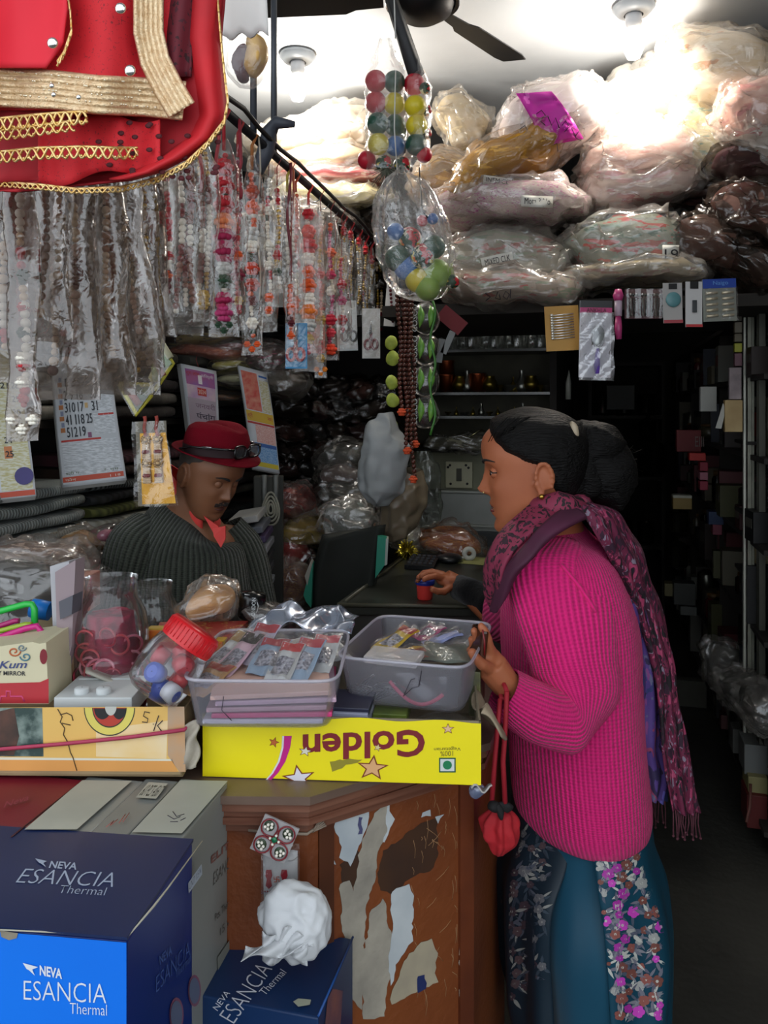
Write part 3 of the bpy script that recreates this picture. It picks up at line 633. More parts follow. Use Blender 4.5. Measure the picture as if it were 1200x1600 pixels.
# ================================================================ ball packs
def ballpack(balls, Y, t, rr):
    for (x, y, r, c_) in balls:
        k = Y/1250; q = P(x, y, Y+rr.uniform(-.02, .02)); r *= 1.12
        m = None if c_ == 'multi' else mat(c_, .4, col2=c_)
        if c_ == 'multi': m = printed('#16402c', ['#e0c828', '#c02830', '#e87828', '#e0d8c0', '#2858a8'], 24, .5, .4)
        mb = MB(); mb.ball(q, r*k, 20, 14); b_ = mb.build('toy_ball', m)
        row = ['top row', 'second row', 'third row', 'fourth row', 'bottom row'][0 if y < 145 else 1 if y < 180 else 2 if y < 212 else 3 if y < 240 else 4] if 'upper' in t else ('high up' if y < 370 else 'upper half' if y < 410 else 'lower half' if y < 450 else 'very bottom')
        cl_ = 'left side' if x <= 600 else 'middle' if x < 632 else 'right side' if x < 658 else 'far right edge'
        tag(b_, row+' '+cl_+', '+{'multi': 'patchwork soft ball', '#c01830': 'crimson soft ball', '#d8c428': 'yellow soft ball', '#1c4c3a': 'dark green soft ball', '#2868b0': 'blue soft ball', '#86a838': 'lime green soft ball'}[c_]+t, 'ball', 'balls'+t)
rb = random.Random(3)
PK = ' in the upper clear pack'
ballpack([(587, 127, 15, '#c01830'), (587, 160, 15, '#c01830'), (616, 128, 15, '#1c4c3a'), (616, 162, 15, '#d8c428'), (647, 132, 15, '#c01830'), (649, 166, 15, '#d8c428'), (590, 193, 15, '#1c4c3a'), (617, 196, 15, '#1c4c3a'), (651, 196, 15, '#d8c428'), (591, 225, 15, '#d8c428'), (617, 228, 14, '#2868b0'), (650, 226, 15, '#1c4c3a'), (573, 250, 13, '#c01830'), (600, 256, 12, 'multi'), (628, 258, 12, 'multi'), (664, 138, 8, 'multi'), (665, 172, 9, 'multi'), (665, 208, 9, 'multi'), (663, 242, 11, '#c01830')], 2.1, PK, rb)
t = T('ball_pack', 'upper clear pack of small balls hanging by the fan', 'ball pack', P(620, 268, 2.1))
def sl2(x0, x1, y0, y1, Y, nm='clear_sleeve', d=.06, m=CLEAR, par=None, top=.25, seed=1):
    def f(u, v):
        a = u*2*PI; g = top+(1-top)*min(1, v*4) if v < .25 else 1
        c = P((x0+x1)/2, y0+(y1-y0)*v, Y); hw = (x1-x0)/2*Y/1250
        q = c+V((math.cos(a)*hw*g, math.sin(a)*d*g*(1 if v < .93 else .5), 0))
        return q+noise.noise_vector(q*28+V((seed, 0, 0)))*.009+noise.noise_vector(q*70+V((0, seed, 0)))*.003
    mb = MB(); mb.grid(f, 30, 36, cu=True); return mb.build(nm, m, par)
sl2(572, 632, 60, 268, 2.1, par=t, seed=2); sl2(634, 672, 95, 262, 2.12, par=t, seed=5)
mb = MB(); mb.tube([P(618, 60, 2.1), P(616, 0, 2.12), V((P(616, 0, 2.12).x, 2.12, 2.78))], .002, 5); mb.tube([P(618, 110, 2.04), P(616, 200, 2.03), P(621, 275, 2.05)], .0018, 5); mb.build('string', mat('#d8d8d4', .6), t)
t2 = T('mesh_ball_bag', 'knotted clear bag of balls hanging under the upper pack', 'bag', P(655, 470, 1.95))
def f(u, v):
    a = u*2*PI; ww = [(0, 5), (.08, 24), (.2, 44), (.4, 54), (.65, 60), (.86, 52), (.96, 34), (1, 6)]
    for (v0, w0), (v1, w1) in zip(ww, ww[1:]):
        if v <= v1: w_ = w0+(w1-w0)*(v-v0)/(v1-v0); break
    cx = 628+v*32; c = P(cx, 262+v*210, 1.95); k = 1.95/1250
    pl = 1+.16*math.sin(a*11+v*3)*(1.1-v)
    q = c+V((math.cos(a)*w_*k*pl, math.sin(a)*w_*k*.8*pl, 0))
    return q+noise.noise_vector(q*25)*.008
mb = MB(); mb.grid(f, 54, 36, cu=True); mb.build('bag', plastic('#f4f4f2', .10, .1, .5, 40), t2)
mb = MB(); mb.grid(lambda u, v: P(622-v*62+u*26*v, 284+v*70-u*v*30, 1.97+.01*math.sin(v*9+u*20)), 14, 14); mb.build('bag_tail', CLEAR, t2)
mb = MB(); mb.tube([P(620, 268, 2.0), P(625, 262, 1.95), P(628, 262, 1.95)], .003, 5); mb.tube([P(655, 262, 2.06), P(660, 330, 1.9), P(668, 340, 1.88)], .002, 5); mb.build('string', mat('#222422', .6), t2)
ballpack([(622, 404, 19, '#1c4c3a'), (640, 374, 17, 'multi'), (660, 400, 17, 'multi'), (635, 418, 18, '#2868b0'), (652, 438, 17, '#d8c428'), (618, 362, 12, '#2868b0'), (678, 386, 16, '#1c4c3a'), (682, 428, 21, '#86a838'), (668, 450, 18, '#86a838'), (707, 440, 10, 'multi'), (660, 345, 8, '#c01830'), (676, 342, 8, '#2868b0')], 1.95, ' in the lower knotted bag', rb)
mb = MB()
for i in range(60):
    a = rb.random()*2*PI; mb.tube([P(604, 262, 2.0), P(604+math.cos(a)*34*rb.random(), 285+rb.uniform(-20, 26), 2.0+rb.uniform(-.04, .04))], .0007, 4)
o = mb.build('wire_tuft', mat('#5a5f50', .5)); tag(o, 'tuft of thin green wires between the two ball bags', 'wires')
# strings of dark brown prayer beads
for i, (x, yb) in enumerate([(622, 640), (629, 700), (637, 745), (632, 640), (642, 690)]):
    Y = 2.3+i*.012; t = T('prayer_beads', ['leftmost brown prayer bead string, ending at the white bag', 'second brown prayer bead string, fairly long', 'longest brown prayer bead string, right of the rail end', 'short brown prayer bead string in front of the long one', 'rightmost brown prayer bead string beside the black packets'][i], 'beads', P(x, yb, Y), 'brown prayer bead strings'); mb = MB()
    y = 455
    while y < yb:
        mb.ball(P(x+(y-455)*.03+2*math.sin(y*.05+i), y, Y), .0068, 7, 5); y += 7.2
    mb.build('beads', mat('#3c1c14', .35, col2='#5c2a1c', vs=60), t)
    mb = MB(); mb.tube([P(x, 455, Y), P(x-4, 420, Y), P(632, 400, 2.3)], .002, 4); mb.build('string', mat('#3a2018', .7), t)
    blossom(t, P(x+(yb-455)*.03, yb+4, Y), .014, '#c84a20', 'tassel')
for x, y in ((640, 617), (626, 640), (632, 683)): pass
# green shuttle packs in a column, with the maker's word down the side
m_blk = mat('#141814', .35, col2='#0a0c0a'); m_wr = mat('#c8cec8', .5)
for i in range(4):
    Y = 2.42; y0 = 472+i*49
    c = P(664, y0+25, Y); t = T('ball_packet', ['top', 'second', 'third', 'lowest'][i]+' black and green packet in the hanging column', 'packet', P(664, y0+48, Y), 'black and green packets in a column')
    mb = MB(); mb.ball(c, (.036, .026, .044), 18, 14); mb.jit(.006, 20, i); mb.build('packet', m_blk, t)
    for j, dx in enumerate((-8, 8)):
        mb = MB(); mb.tube([P(664+dx+2*math.sin(q*.7), y0+5+q*7, Y-.028-.006*math.sin(q*.5)) for q in range(6)], [.001, .007, .011, .01, .006, .001], 7); mb.build('green_leaf', mat('#4a8a30', .4, col2='#86b850', vs=40), t)
    for q in range(1): txt('COSCO', P(652, y0+46, Y-.036), P(652, y0+4, Y-.036)-P(652, y0+46, Y-.036), P(644, y0+46, Y-.036)-P(652, y0+46, Y-.036), m_wr, t)
    mb = MB(); mb.ball(c, (.046, .034, .05), 18, 12); mb.jit(.006, 30, i+9); mb.build('plastic_wrap', GLINT, t)
mb = MB(); mb.tube([P(676+4*math.sin(i*.8), 470+i*10, 2.38) for i in range(22)], .004, 5); o = mb.build('green_ribbon', mat('#3e7a2c', .4)); tag(o, 'green ribbon running down the side of the black packets', 'ribbon')
for i, y in enumerate((535, 560, 598, 626, 668, 680)):
    mb = MB(); mb.ball(P(612+(i % 2)*2, y, 2.5), (.02, .014, .024), 12, 8); mb.jit(.004, 40, i); o = mb.build('tennis_ball', mat('#98a838', .6, col2='#b8c858', vs=50)); tag(o, orn(i)+' yellow green ball from the top, left of the prayer beads', 'ball', 'yellow green balls behind the beads')
# ================================================================ cards hanging under the rail and the loft
def card(x0, y0, x1, y1, Y, col, label, nm='display_card', cat='card', tilt=0, th=.0016, ry=0, col2=None):
    c = P((x0+x1)/2, (y0+y1)/2, Y); k = Y/1250
    t = T(nm, label, cat, P((x0+x1)/2, y1, Y))
    R = M.Rotation(math.radians(tilt), 3, 'Y') @ M.Rotation(math.radians(ry), 3, 'Z')
    mb = MB(); mb.box(c, (abs(x1-x0)*k, th, abs(y1-y0)*k), R); mb.build('card', mat(col, .55, col2=col2 or col), t)
    def at(u, v, d=.002):   # 0..1 across, 0..1 down
        return c+R @ V(((u-.5)*(x1-x0)*k, -d, (.5-v)*(y1-y0)*k))
    return t, at
def scissors(t, at, cx, cy, s, m, asp=1.0):
    for sg in (-1, 1):
        mb = MB(); pts = []
        for q in range(17):
            a = q*PI/8; pts.append(at(cx+sg*s*.5+math.cos(a)*s*.42, cy+s*.55*asp+math.sin(a)*s*.5*asp, .007))
        mb.tube(pts, .0045, 6, caps=False); mb.tube([at(cx+sg*s*.2, cy+s*.1*asp, .006), at(cx-sg*s*.15, cy-s*.7*asp, .006)], .004, 5); mb.build('handle', m, t)
    mb = MB(); mb.tube([at(cx-s*.1, cy-s*.5*asp, .006), at(cx, cy-s*1.9*asp, .006)], [.006, .0015], 5); mb.build('blade', mat('#a8acb0', .25, metal=.9), t)
    mb = MB(); mb.grid(lambda u, v: at(.02+.96*u, .03+.94*v, .014+.003*math.sin(u*7+v*12)), 10, 12); mb.build('clear_bag', GLINT, t)
t, at = card(446, 505, 480, 576, 2.2, '#2f86b8', 'blue card holding scissors with red ring handles'); scissors(t, at, .48, .55, .42, mat('#a81c2c', .35), .62)
t, at = card(478, 500, 508, 552, 2.45, '#b04838', 'small scissors card with orange handles beside the blue one'); scissors(t, at, .45, .5, .4, mat('#c8502c', .35), .8)
t, at = card(526, 470, 558, 548, 2.9, '#c8ccce', 'pale card holding scissors with black handles', tilt=-2); scissors(t, at, .6, .6, .4, mat('#26282c', .35), .5)
t, at = card(566, 482, 594, 560, 2.8, '#d4d4d0', 'white card holding small scissors with dull red handles'); scissors(t, at, .5, .62, .38, mat('#8a4248', .35), .5)
for o_ in (.004, .008):
    pass
t, at = card(852, 478, 905, 548, 2.3, '#b88a3c', 'mustard yellow card with a column of hair pins', tilt=-3, col2='#a87c30')
for i in range(10):
    mb = MB(); y = .2+i*.058; mb.tube([at(.16, y+.01, .004), at(.5, y, .005), at(.84, y-.012, .004)], .0022, 6); mb.ball(at(.2, y, .005), (.006, .003, .004), 8, 6); mb.build('hair_pin', mat('#e8e4d8', .15, metal=.8), t)
t, at = card(905, 470, 955, 590, 2.25, '#c8c8cc', 'clear packet with a purple handled spoon, pink and black header', 'spoon_packet', 'packet', tilt=1, th=.001)
mb = MB(); mb.grid(lambda u, v: at(u, v*.09, .004), 2, 2); mb.build('black_header', mat('#18161a', .4), t)
mb = MB(); mb.grid(lambda u, v: at(u, .09+v*.07, .004), 2, 2); mb.build('pink_header', mat('#b02868', .4), t)
txt('ANKHLA', at(.2, .155, .006), at(.82, .155, .006)-at(.2, .155, .006), at(.2, .1, .006)-at(.2, .155, .006), mat('#401828', .5), t)
mb = MB(); mb.ball(at(.55, .47, .012), (.02, .006, .033), 16, 10); mb.build('spoon_bowl', mat('#aeb2b2', .25, metal=.6), t)
mb = MB(); mb.tube([at(.56, .62, .01), at(.55, .72, .01), at(.54, .84, .01), at(.55, .95, .01)], [.004, .007, .009, .007], 8); mb.build('spoon_handle', mat('#6a4ab0', .35), t)
mb = MB(); mb.grid(lambda u, v: at(-.03+1.06*u+.08*(v-.5)*(u-.5), .16+.88*v, .02+.006*math.sin(u*9+v*14)), 14, 20); mb.build('clear_bag', plastic('#f2f2f8', .26, .1, .8, 40), t)
t = T('pink_brush', 'pink handled brush hanging beside the spoon packet', 'brush', P(967, 532, 2.3))
mb = MB(); mb.tube([P(966, 452, 2.3), P(966, 462, 2.3), P(966, 470, 2.3)], [.009, .016, .012], 10); mb.build('brush_head', mat('#b84078', .35), t); mb = MB(); mb.tube([P(966, 494, 2.3), P(966, 512, 2.3), P(967, 530, 2.3)], [.008, .011, .008], 10); mb.build('handle', mat('#b84078', .35), t)
mb = MB(); mb.tube([P(966, 468, 2.3), P(966, 494, 2.3)], .011, 10); mb.build('sleeve', mat('#c0a8b8', .3), t)
t, at = card(976, 452, 1034, 498, 2.35, '#4a2028', 'pack of black and silver hair clips in clear plastic', 'clip_pack', 'packet')
for i in range(12):
    mb = MB(); mb.ball(at(.06+i*.08, .2, .006), .005, 8, 6); mb.tube([at(.06+i*.08, .3, .006), at(.08+i*.08, .92, .007)], .003, 5); mb.build('hair_clip', mat('#888a8c' if i % 2 else '#303234', .2, metal=.8), t)
mb = MB(); mb.grid(lambda u, v: at(u, v, .016+.004*math.sin(u*20)), 14, 8); mb.build('clear_bag', GLINT, t)
t, at = card(1036, 442, 1066, 505, 2.3, '#a8a4a0', 'grey card with a round teal compact in it', tilt=-1)
mb = MB(); mb.ball(at(.5, .42, .006), (.022, .006, .022), 18, 8); mb.build('compact', mat('#5c8c90', .4), t)
mb = MB(); mb.grid(lambda u, v: at(.28+.44*u, .02+v*.14, .004), 1, 1); mb.build('black_tag', mat('#161414', .4), t)
mb = MB(); mb.grid(lambda u, v: at(u, .92+v*.08, .004), 1, 1); mb.build('red_edge', mat('#a84048', .5), t)
t, at = card(1071, 440, 1097, 511, 2.3, '#c0bebc', 'narrow white card with a nail clipper and red edge', tilt=0)
mb = MB(); mb.box(at(.5, .55, .006), (.012, .005, .035)); mb.build('nail_clipper', mat('#707478', .25, metal=.8), t)
mb = MB(); mb.grid(lambda u, v: at(.25+.5*u, v*.16, .004), 1, 1); mb.build('black_tag', mat('#161414', .4), t)
mb = MB(); mb.grid(lambda u, v: at(u, .94+v*.06, .004), 1, 1); mb.build('red_edge', mat('#b82c30', .5), t)
t, at = card(1098, 436, 1150, 502, 2.3, '#7c8078', 'card of ten small tubes in two rows with a blue header', tilt=-2)
mb = MB(); mb.grid(lambda u, v: at(u, v*.22, .004), 2, 2); mb.build('blue_header', mat('#24449c', .4), t)
txt('Naigo', at(.3, .17, .006), at(.75, .17, .006)-at(.3, .17, .006), at(.3, .05, .006)-at(.3, .17, .006), mat('#6a9ad8', .4), t)
for i in range(5):
    for j in (0, 1):
        mb = MB(); y = .34+i*.135; mb.tube([at(.08+j*.48, y, .006), at(.42+j*.48, y-.02, .006)], .004, 7); mb.build('tube', mat('#c8b890', .25, metal=.5, col2='#e8e0d0'), t)
mb = MB(); mb.grid(lambda u, v: at(u, .22+v*.78, .014), 8, 8); mb.build('clear_bag', GLINT, t)
for i, (x, y, a, c_) in enumerate([(700, 535, 24, '#8c9090'), (688, 548, 8, '#787c7c'), (706, 500, 40, '#701820')]):
    mb = MB(); mb.box(P(x, y, 2.5), (.02 if i < 2 else .09, .002, .075 if i < 2 else .05), M.Rotation(math.radians(a), 3, 'Y')); o = mb.build('price_tag' if i < 2 else 'red_cloth', mat(c_, .7)); tag(o, ['grey tag hanging slanted left of the glass bottles', 'grey tag hanging straight left of the glass bottles', 'dark red cloth hanging under the loft by the black packets'][i], 'tag' if i < 2 else 'cloth')
# ================================================================ calendars hung before the left shelves
m_page = mat('#c4c8cc', .7, col2='#bcc0c4'); m_ink = mat('#20242c', .6); m_grey = mat('#787e88', .7); m_r = mat('#b03028', .6); m_bl = mat('#2c5a9c', .6)
def calendar(q, Y, label, sheets=5, curl=.012):
    """q: four pixel corners tl tr br bl; returns at(u,v)"""
    tl, tr, br, bl = [P(x, y, Y+d) for (x, y, d) in q]
    n = (tr-tl).cross(tl-bl).normalized()
    if n.y > 0: n = -n
    def at(u, v, d=0.0):
        p = tl.lerp(tr, u).lerp(bl.lerp(br, u), v)
        return p+n*(d+curl*math.sin(v*PI*1.3)+.004*math.sin(u*3))
    t = T('wall_calendar', label, 'calendar', P((q[3][0]+q[2][0])/2, q[2][1], Y))
    for i in range(sheets):
        mb = MB(); e = i*.0035; mb.grid(lambda u, v: at(u-.012*i, v*(1+.006*i), -e), 6, 16); mb.build('page', m_page if i == 0 else mat('#a0a09c', .7), t, thick=.0006)
    def T_(s, u0, u1, v0, v1, m, bold=0):
        o = at(u0, v1, .0025); return txt(s, o, at(u1, v1, .0025)-o, at(u0, v0, .0025)-o, m, t, bold=bold)
    def R_(u0, u1, v0, v1, m, nm='printed_block', d=.0012):
        mb = MB(); mb.grid(lambda u, v: at(u0+(u1-u0)*u, v0+(v1-v0)*v, d), 4, 8); return mb.build(nm, m, t)
    return t, at, T_, R_
m_fine = mat('#a4a8ac', .7, col2='#c6cace', vs=400, sc=(.15, 1, 1), sharp=.1)
m_fine2 = mat('#b0a878', .7, col2='#c8c8b8', vs=300, sc=(.2, 1, 1), sharp=.1)
t, at, tx, rc = calendar([(82, 560, 0), (172, 556, .02), (197, 750, -.01), (96, 762, -.03)], 1.98, 'large white calendar with bold date rows beside the man')
rc(.02, .98, .0, .98, mat('#b8bcc0', .7), 'margin', .0008)
rc(.62, .95, .02, .62, m_fine, 'fine_print'); rc(.06, .95, .66, .92, m_fine, 'fine_print')
for i, s in enumerate(['1', '8', '15', '22', '29']): tx(s, [.2, .31, .36, .48, .59][i], [.24, .36, .45, .58, .69][i], .17, .235, m_ink, .01)
for j, row in enumerate([['2', '9', '16', '30'], ['3', '10', '17', '31'], ['4', '11', '18', '25'], ['5', '12', '19']]):
    for i, s in enumerate(row):
        x = [.14, .245, .385 if j < 2 else .375, .61 if j < 2 else .505][i]; w_ = .05 if len(s) == 1 else .098
        tx(s, x+(.03 if len(s) == 1 else 0), x+(.03 if len(s) == 1 else 0)+w_, .265+j*.095, .342+j*.095, m_ink, .01)
for j in range(5):
    rc(.07, .145, .2+j*.088, .235+j*.088, mat('#a86838', .6), 'small_picture'); rc(.09, .14, .16+j*.088, .195+j*.088, mat('#788098', .6), 'small_picture')
rc(.50, .56, .60, .64, mat('#7a4868', .6), 'small_picture'); rc(.5, .55, .37, .41, mat('#b89860', .6), 'small_picture')
rc(.06, .7, .645, .66, m_r, 'red_line'); rc(.7, .95, .46, .475, m_r, 'red_line'); rc(.02, .97, .925, .965, mat('#b84830', .6), 'red_line')
tx('श्री गणेश  कैलेंडर  शुभ', .08, .9, .885, .915, mat('#50603c', .6)); tx('फोन : 22 30  4 11 18', .06, .92, .935, .958, mat('#d8c8b8', .6))
t, at, tx, rc = calendar([(-60, 540, 0), (36, 545, .02), (55, 775, -.01), (-50, 786, -.03)], 1.8, 'yellowish calendar cut off by the left frame edge')
rc(.5, .97, .02, .95, m_fine2, 'fine_print')
for j, row in enumerate([('21', '28'), ('', '29'), ('', '30'), ('', '31'), ('24', ''), ('25', '')]):
    for i, s in enumerate(row):
        if s: tx(s, .62+i*.17, .74+i*.17, .24+j*.09, .28+j*.09, m_ink, .01)
rc(.0, .99, .955, .99, mat('#b84830', .6), 'red_line'); rc(.6, .72, .66, .74, mat('#c07848', .6), 'small_picture')
mb = MB(); mb.tube([at(.86, .86, .003), at(.86, .86, .0045)], .02, 16); mb.build('blue_round_stamp', mat('#3c3470', .6), t)
t, at, tx, rc = calendar([(282, 568, 0), (338, 580, .03), (343, 680, .0), (295, 672, -.02)], 2.62, 'smaller calendar with a pink and violet picture header, left of the hat', sheets=9)
rc(.1, .93, .06, .3, mat('#b05068', .6, col2='#6a58a0', vs=14), 'picture'); rc(.1, .93, .3, .5, mat('#9a70a8', .6, col2='#c8b0b0', vs=20), 'picture')
tx('शुभ लाभ', .12, .5, .10, .17, m_r); tx('दिल्ली', .55, .9, .10, .17, mat('#d8d0d8', .6)); rc(.45, .56, .13, .27, mat('#d8d0d0', .6), 'small_picture')
rc(.4, .66, .33, .45, m_r, 'red_box'); tx('2024', .42, .64, .36, .42, mat('#d8b8a8', .6)); rc(.08, .93, .5, .98, mat('#a898a0', .6), 'lower_page')
tx('जनवरी', .3, .9, .55, .64, mat('#78586c', .6)); tx('पंचांग', .3, .9, .7, .80, mat('#3c3040', .6), .01); tx('कैलेंडर', .3, .9, .84, .93, mat('#5c3c64', .6), .01)
mb = MB(); mb.tube([at(.5, 0), at(.45, -.12), at(.5, -.2)], .001, 4); mb.build('string', mat('#8a2a2a', .6), t)
t, at, tx, rc = calendar([(372, 571, 0), (417, 583, .03), (438, 740, .0), (396, 732, -.02)], 2.72, 'long calendar with a red deity picture and blue table, right of the hat', sheets=3)
rc(.06, .6, .04, .42, mat('#b83830', .6, col2='#c88870', vs=60, det=6), 'picture'); rc(.64, .96, .1, .42, m_fine2, 'fine_print'); rc(.66, .95, .05, .07, m_bl, 'blue_line')
rc(.02, .98, .43, .53, mat('#c8a428', .6), 'yellow_strip'); tx('श्री माता पिता नमः', .06, .94, .45, .51, m_r)
rc(.02, .98, .535, .555, m_r, 'red_line'); rc(.28, .98, .56, .73, mat('#c0857c', .7, col2='#d8b8b0', vs=500, sharp=.1), 'red_table')
rc(.02, .98, .735, .77, m_bl, 'blue_line'); rc(.25, .98, .77, .92, mat('#5888b8', .6, col2='#88a8c8', vs=300, sharp=.1), 'blue_table'); rc(.02, .98, .92, .965, mat('#c8b428', .6), 'yellow_strip')
# the string the calendars and packets hang on
mb = MB(); mb.tube([P(-60, 520, 2.0), P(120, 510, 2.3), P(265, 484, 2.5), P(300, 512, 2.6), P(400, 511, 2.75), P(560, 500, 3.2)], .0022, 5); o = mb.build('hanging_string', mat('#1a1614', .7)); tag(o, 'dark string stretched before the shelves, carrying the calendars', 'string')
# triangular packets of coloured sticks
def tripack(pts, Y, label, cols):
    c = P(sum(p[0] for p in pts)/len(pts), max(p[1] for p in pts), Y); t = T('stick_packet', label, 'packet', c)
    pp = [P(x, y, Y) for x, y in pts]
    mb = MB(); mb.prism(pp, (0, .004, 0)); mb.build('backing', mat('#3a4420', .6), t)
    mb = MB(); mb.tube(pp+[pp[0]], .006, 5); mb.build('yellow_border', mat('#a8a030', .5, col2='#c0b840'), t)
    for i, (a, b_, c_) in enumerate(cols):
        mb = MB(); mb.tube([P(*a, Y-.01), P(*b_, Y-.01)], .009, 6); mb.build('stick', mat(c_, .5), t)
    c = sum(pp, V((0, 0, 0)))/len(pp)
    mb = MB(); mb.face([c+(q-c)*1.08+V((0, -.022, 0)) for q in pp]); mb.build('plastic_wrap', GLINT, t)
tripack([(228, 524), (240, 522), (270, 568), (242, 610), (236, 590), (246, 568)], 1.75, 'triangular packet of green and red sticks under the clear sleeves', [((238, 530), (264, 572), '#5a8a34'), ((232, 545), (254, 588), '#8a3c28'), ((246, 528), (266, 560), '#c8c8a8'), ((240, 560), (246, 596), '#8a9a40')])
tripack([(187, 600), (238, 602), (236, 618), (214, 648)], 1.8, 'lower triangular packet with yellow border pointing down beside the big calendar', [((199, 606), (218, 632), '#8a3420'), ((212, 604), (226, 624), '#2c4a20'), ((226, 606), (232, 616), '#5a7434')])
# gold earring card
t, at = card(214, 658, 262, 790, 1.8, '#6a6658', 'clear pack with two gold and pearl ear pieces on gold card', tilt=-2, th=.003)
mb = MB(); mb.grid(lambda u, v: at(.14+.84*u+.25*v*u, .14+.84*v, .003), 6, 8); mb.build('gold_card', mat('#a8781c', .3, metal=.6, col2='#d09c28', vs=30), t)
for sx in (.34, .72):
    mb = MB(); mb.tube([at(sx+.02*math.sin(i), -.06+.03*i, .01) for i in range(9)], .004, 6); mb.build('red_thread', mat('#98382c', .7), t)
    for k, y in enumerate((.22, .50)):
        mb = MB()
        for i in range(10): mb.ball(at(sx+.11*math.cos(i*PI/5), y+.045*math.sin(i*PI/5), .008), .004, 6, 5)
        mb.ball(at(sx, y, .008), .008, 10, 7); mb.build('gold_flower', mat('#b89868', .3, metal=.6), t)
        mb = MB()
        for i in range(4):
            for j in range(7): mb.ball(at(sx-.07+i*.047+.01*j*(i-1.5)*.3, y+.06+j*.026, .008), .0035, 6, 5)
        mb.build('pearls', bm_(CRE), t)
        mb = MB()
        for i in range(5): mb.ball(at(sx-.07+i*.035, y+.14, .011), .0045, 6, 5)
        mb.build('red_stones', bm_('#7a1824'), t)
mb = MB(); mb.grid(lambda u, v: at(-.02+1.04*u+.35*v*u*u, v, .022+.006*math.sin(u*8+v*9)), 12, 16); mb.build('clear_bag', GLINT, t)
# ================================================================ left shelves
m_sh = mat('#241f1a', .8, col2='#14110e')
t = T('wall_shelf', 'dark wooden shelves along the left wall, full of folded cloth', 'shelf', W(-1.62, 2.4, 0))
for z in (.55, .9, 1.16, 1.46, 1.74):
    mb = MB(); mb.box(W(-1.63, 2.5, z), (.42, 2.7, .02), M.Rotation(ROT, 3, 'Z')); mb.build('board', m_sh, t)
for v in (1.15, 2.05, 2.95, 3.85):
    mb = MB(); mb.box(W(-1.64, v, .95), (.4, .02, 1.7), M.Rotation(ROT, 3, 'Z')); mb.build('upright', m_sh, t)
def folded(u, v, z, w_, d, h, m, label, nm='folded_cloth', grp=None, seed=0, cat='cloth'):
    """a folded cloth lying on a shelf: rounded fold towards the aisle"""
    mb = MB(); R = M.Rotation(ROT, 3, 'Z')
    def f(a, b_):
        s = b_*2-1; ang = a*2*PI
        cx = math.copysign(abs(math.cos(ang))**.45, math.cos(ang)); cz = math.copysign(abs(math.sin(ang))**.5, math.sin(ang))
        sh = 1 if abs(s) < .97 else .9
        q = V((cx*w_/2*sh, s*d/2, cz*h/2*sh))
        q += noise.noise_vector(V((q.x*6, q.y*5, seed*3.1)))*.008
        return W(u, v, z+h/2)+R @ q
    g = mb.grid(f, 24, 14, cu=True)
    for q in (g[0][::-1], g[-1]): mb.b.faces.new(q)
    o = mb.build(nm, m); return tag(o, label, cat, grp)
RC = random.Random(11)
m_rib = lambda c1, c2, sc: mat(c1, .9, col2=c2, vs=1, sc=sc, bump=.3, sharp=.02)
def stripes(c1, c2, f, ax=1, rough=.9):
    key = ('st', c1, c2, f, ax)
    if key in MC: return MC[key]
    m, nt, b = nodes('striped_cloth'); b.inputs['Roughness'].default_value = rough
    wv = N(nt, 'ShaderNodeTexWave'); wv.bands_direction = 'XYZ'[ax]; wv.inputs['Scale'].default_value = f; wv.inputs['Distortion'].default_value = 1.5
    L(nt, coords(nt), wv.inputs['Vector']); q = N(nt, 'ShaderNodeMix', data_type='RGBA')
    q.inputs[6].default_value = (*hexc(c1), 1); q.inputs[7].default_value = (*hexc(c2), 1); L(nt, wv.outputs['Fac'], q.inputs[0]); L(nt, q.outputs[2], b.inputs['Base Color'])
    bp = N(nt, 'ShaderNodeBump'); bp.inputs['Strength'].default_value = .5; bp.inputs['Distance'].default_value = .004; L(nt, wv.outputs['Fac'], bp.inputs['Height']); L(nt, bp.outputs[0], b.inputs['Normal'])
    MC[key] = m; return m
g1 = [('#8c9290', '#6a706e', 'pale grey folded knit, lowest in the stack at the left edge'), ('#7a7e7c', '#5c6260', 'mid grey folded knit second from the bottom at the left edge'), ('#6e7472', '#4c5250', 'slate folded knit third in the left edge stack'), ('#757b7a', '#565c5a', 'bluish grey folded knit topmost in the left edge stack')]
for i, (a, b_, lb) in enumerate(g1): folded(-1.46, 1.52, 1.17+i*.037, .34, .62, .036, stripes(a, b_, 34), lb, seed=i)
for i, (a, b_, lb) in enumerate([('#a8a8a0', '#88887c', 'thin white folded sheet under the olive cloth'), ('#5c6030', '#3c4020', 'olive green folded cloth under the black striped knit'), ('#24262a', '#12120f', 'dark flecked folded cloth right of the grey knits'), ('#5a6060', '#141616', 'black and grey striped knit right of the grey knits'), ('#3a2a20', '#20150f', 'brown folded cloth over the striped knit'), ('#46222a', '#281216', 'wine coloured folded cloth near the big calendar bottom')]):
    folded(-1.47, 2.16, 1.17+i*.034, .34, .58, .033, stripes(a, b_, 26 if i in (3,) else 12), lb, seed=i+9)
LC = ['#3a3430', '#54504c', '#2c2420', '#4a4a40', '#5c4038', '#242a2c', '#3a2c34', '#6a665c']
LN = ['dark grey', 'mid grey', 'brown black', 'olive grey', 'dull brown', 'blue black', 'plum', 'stone grey']
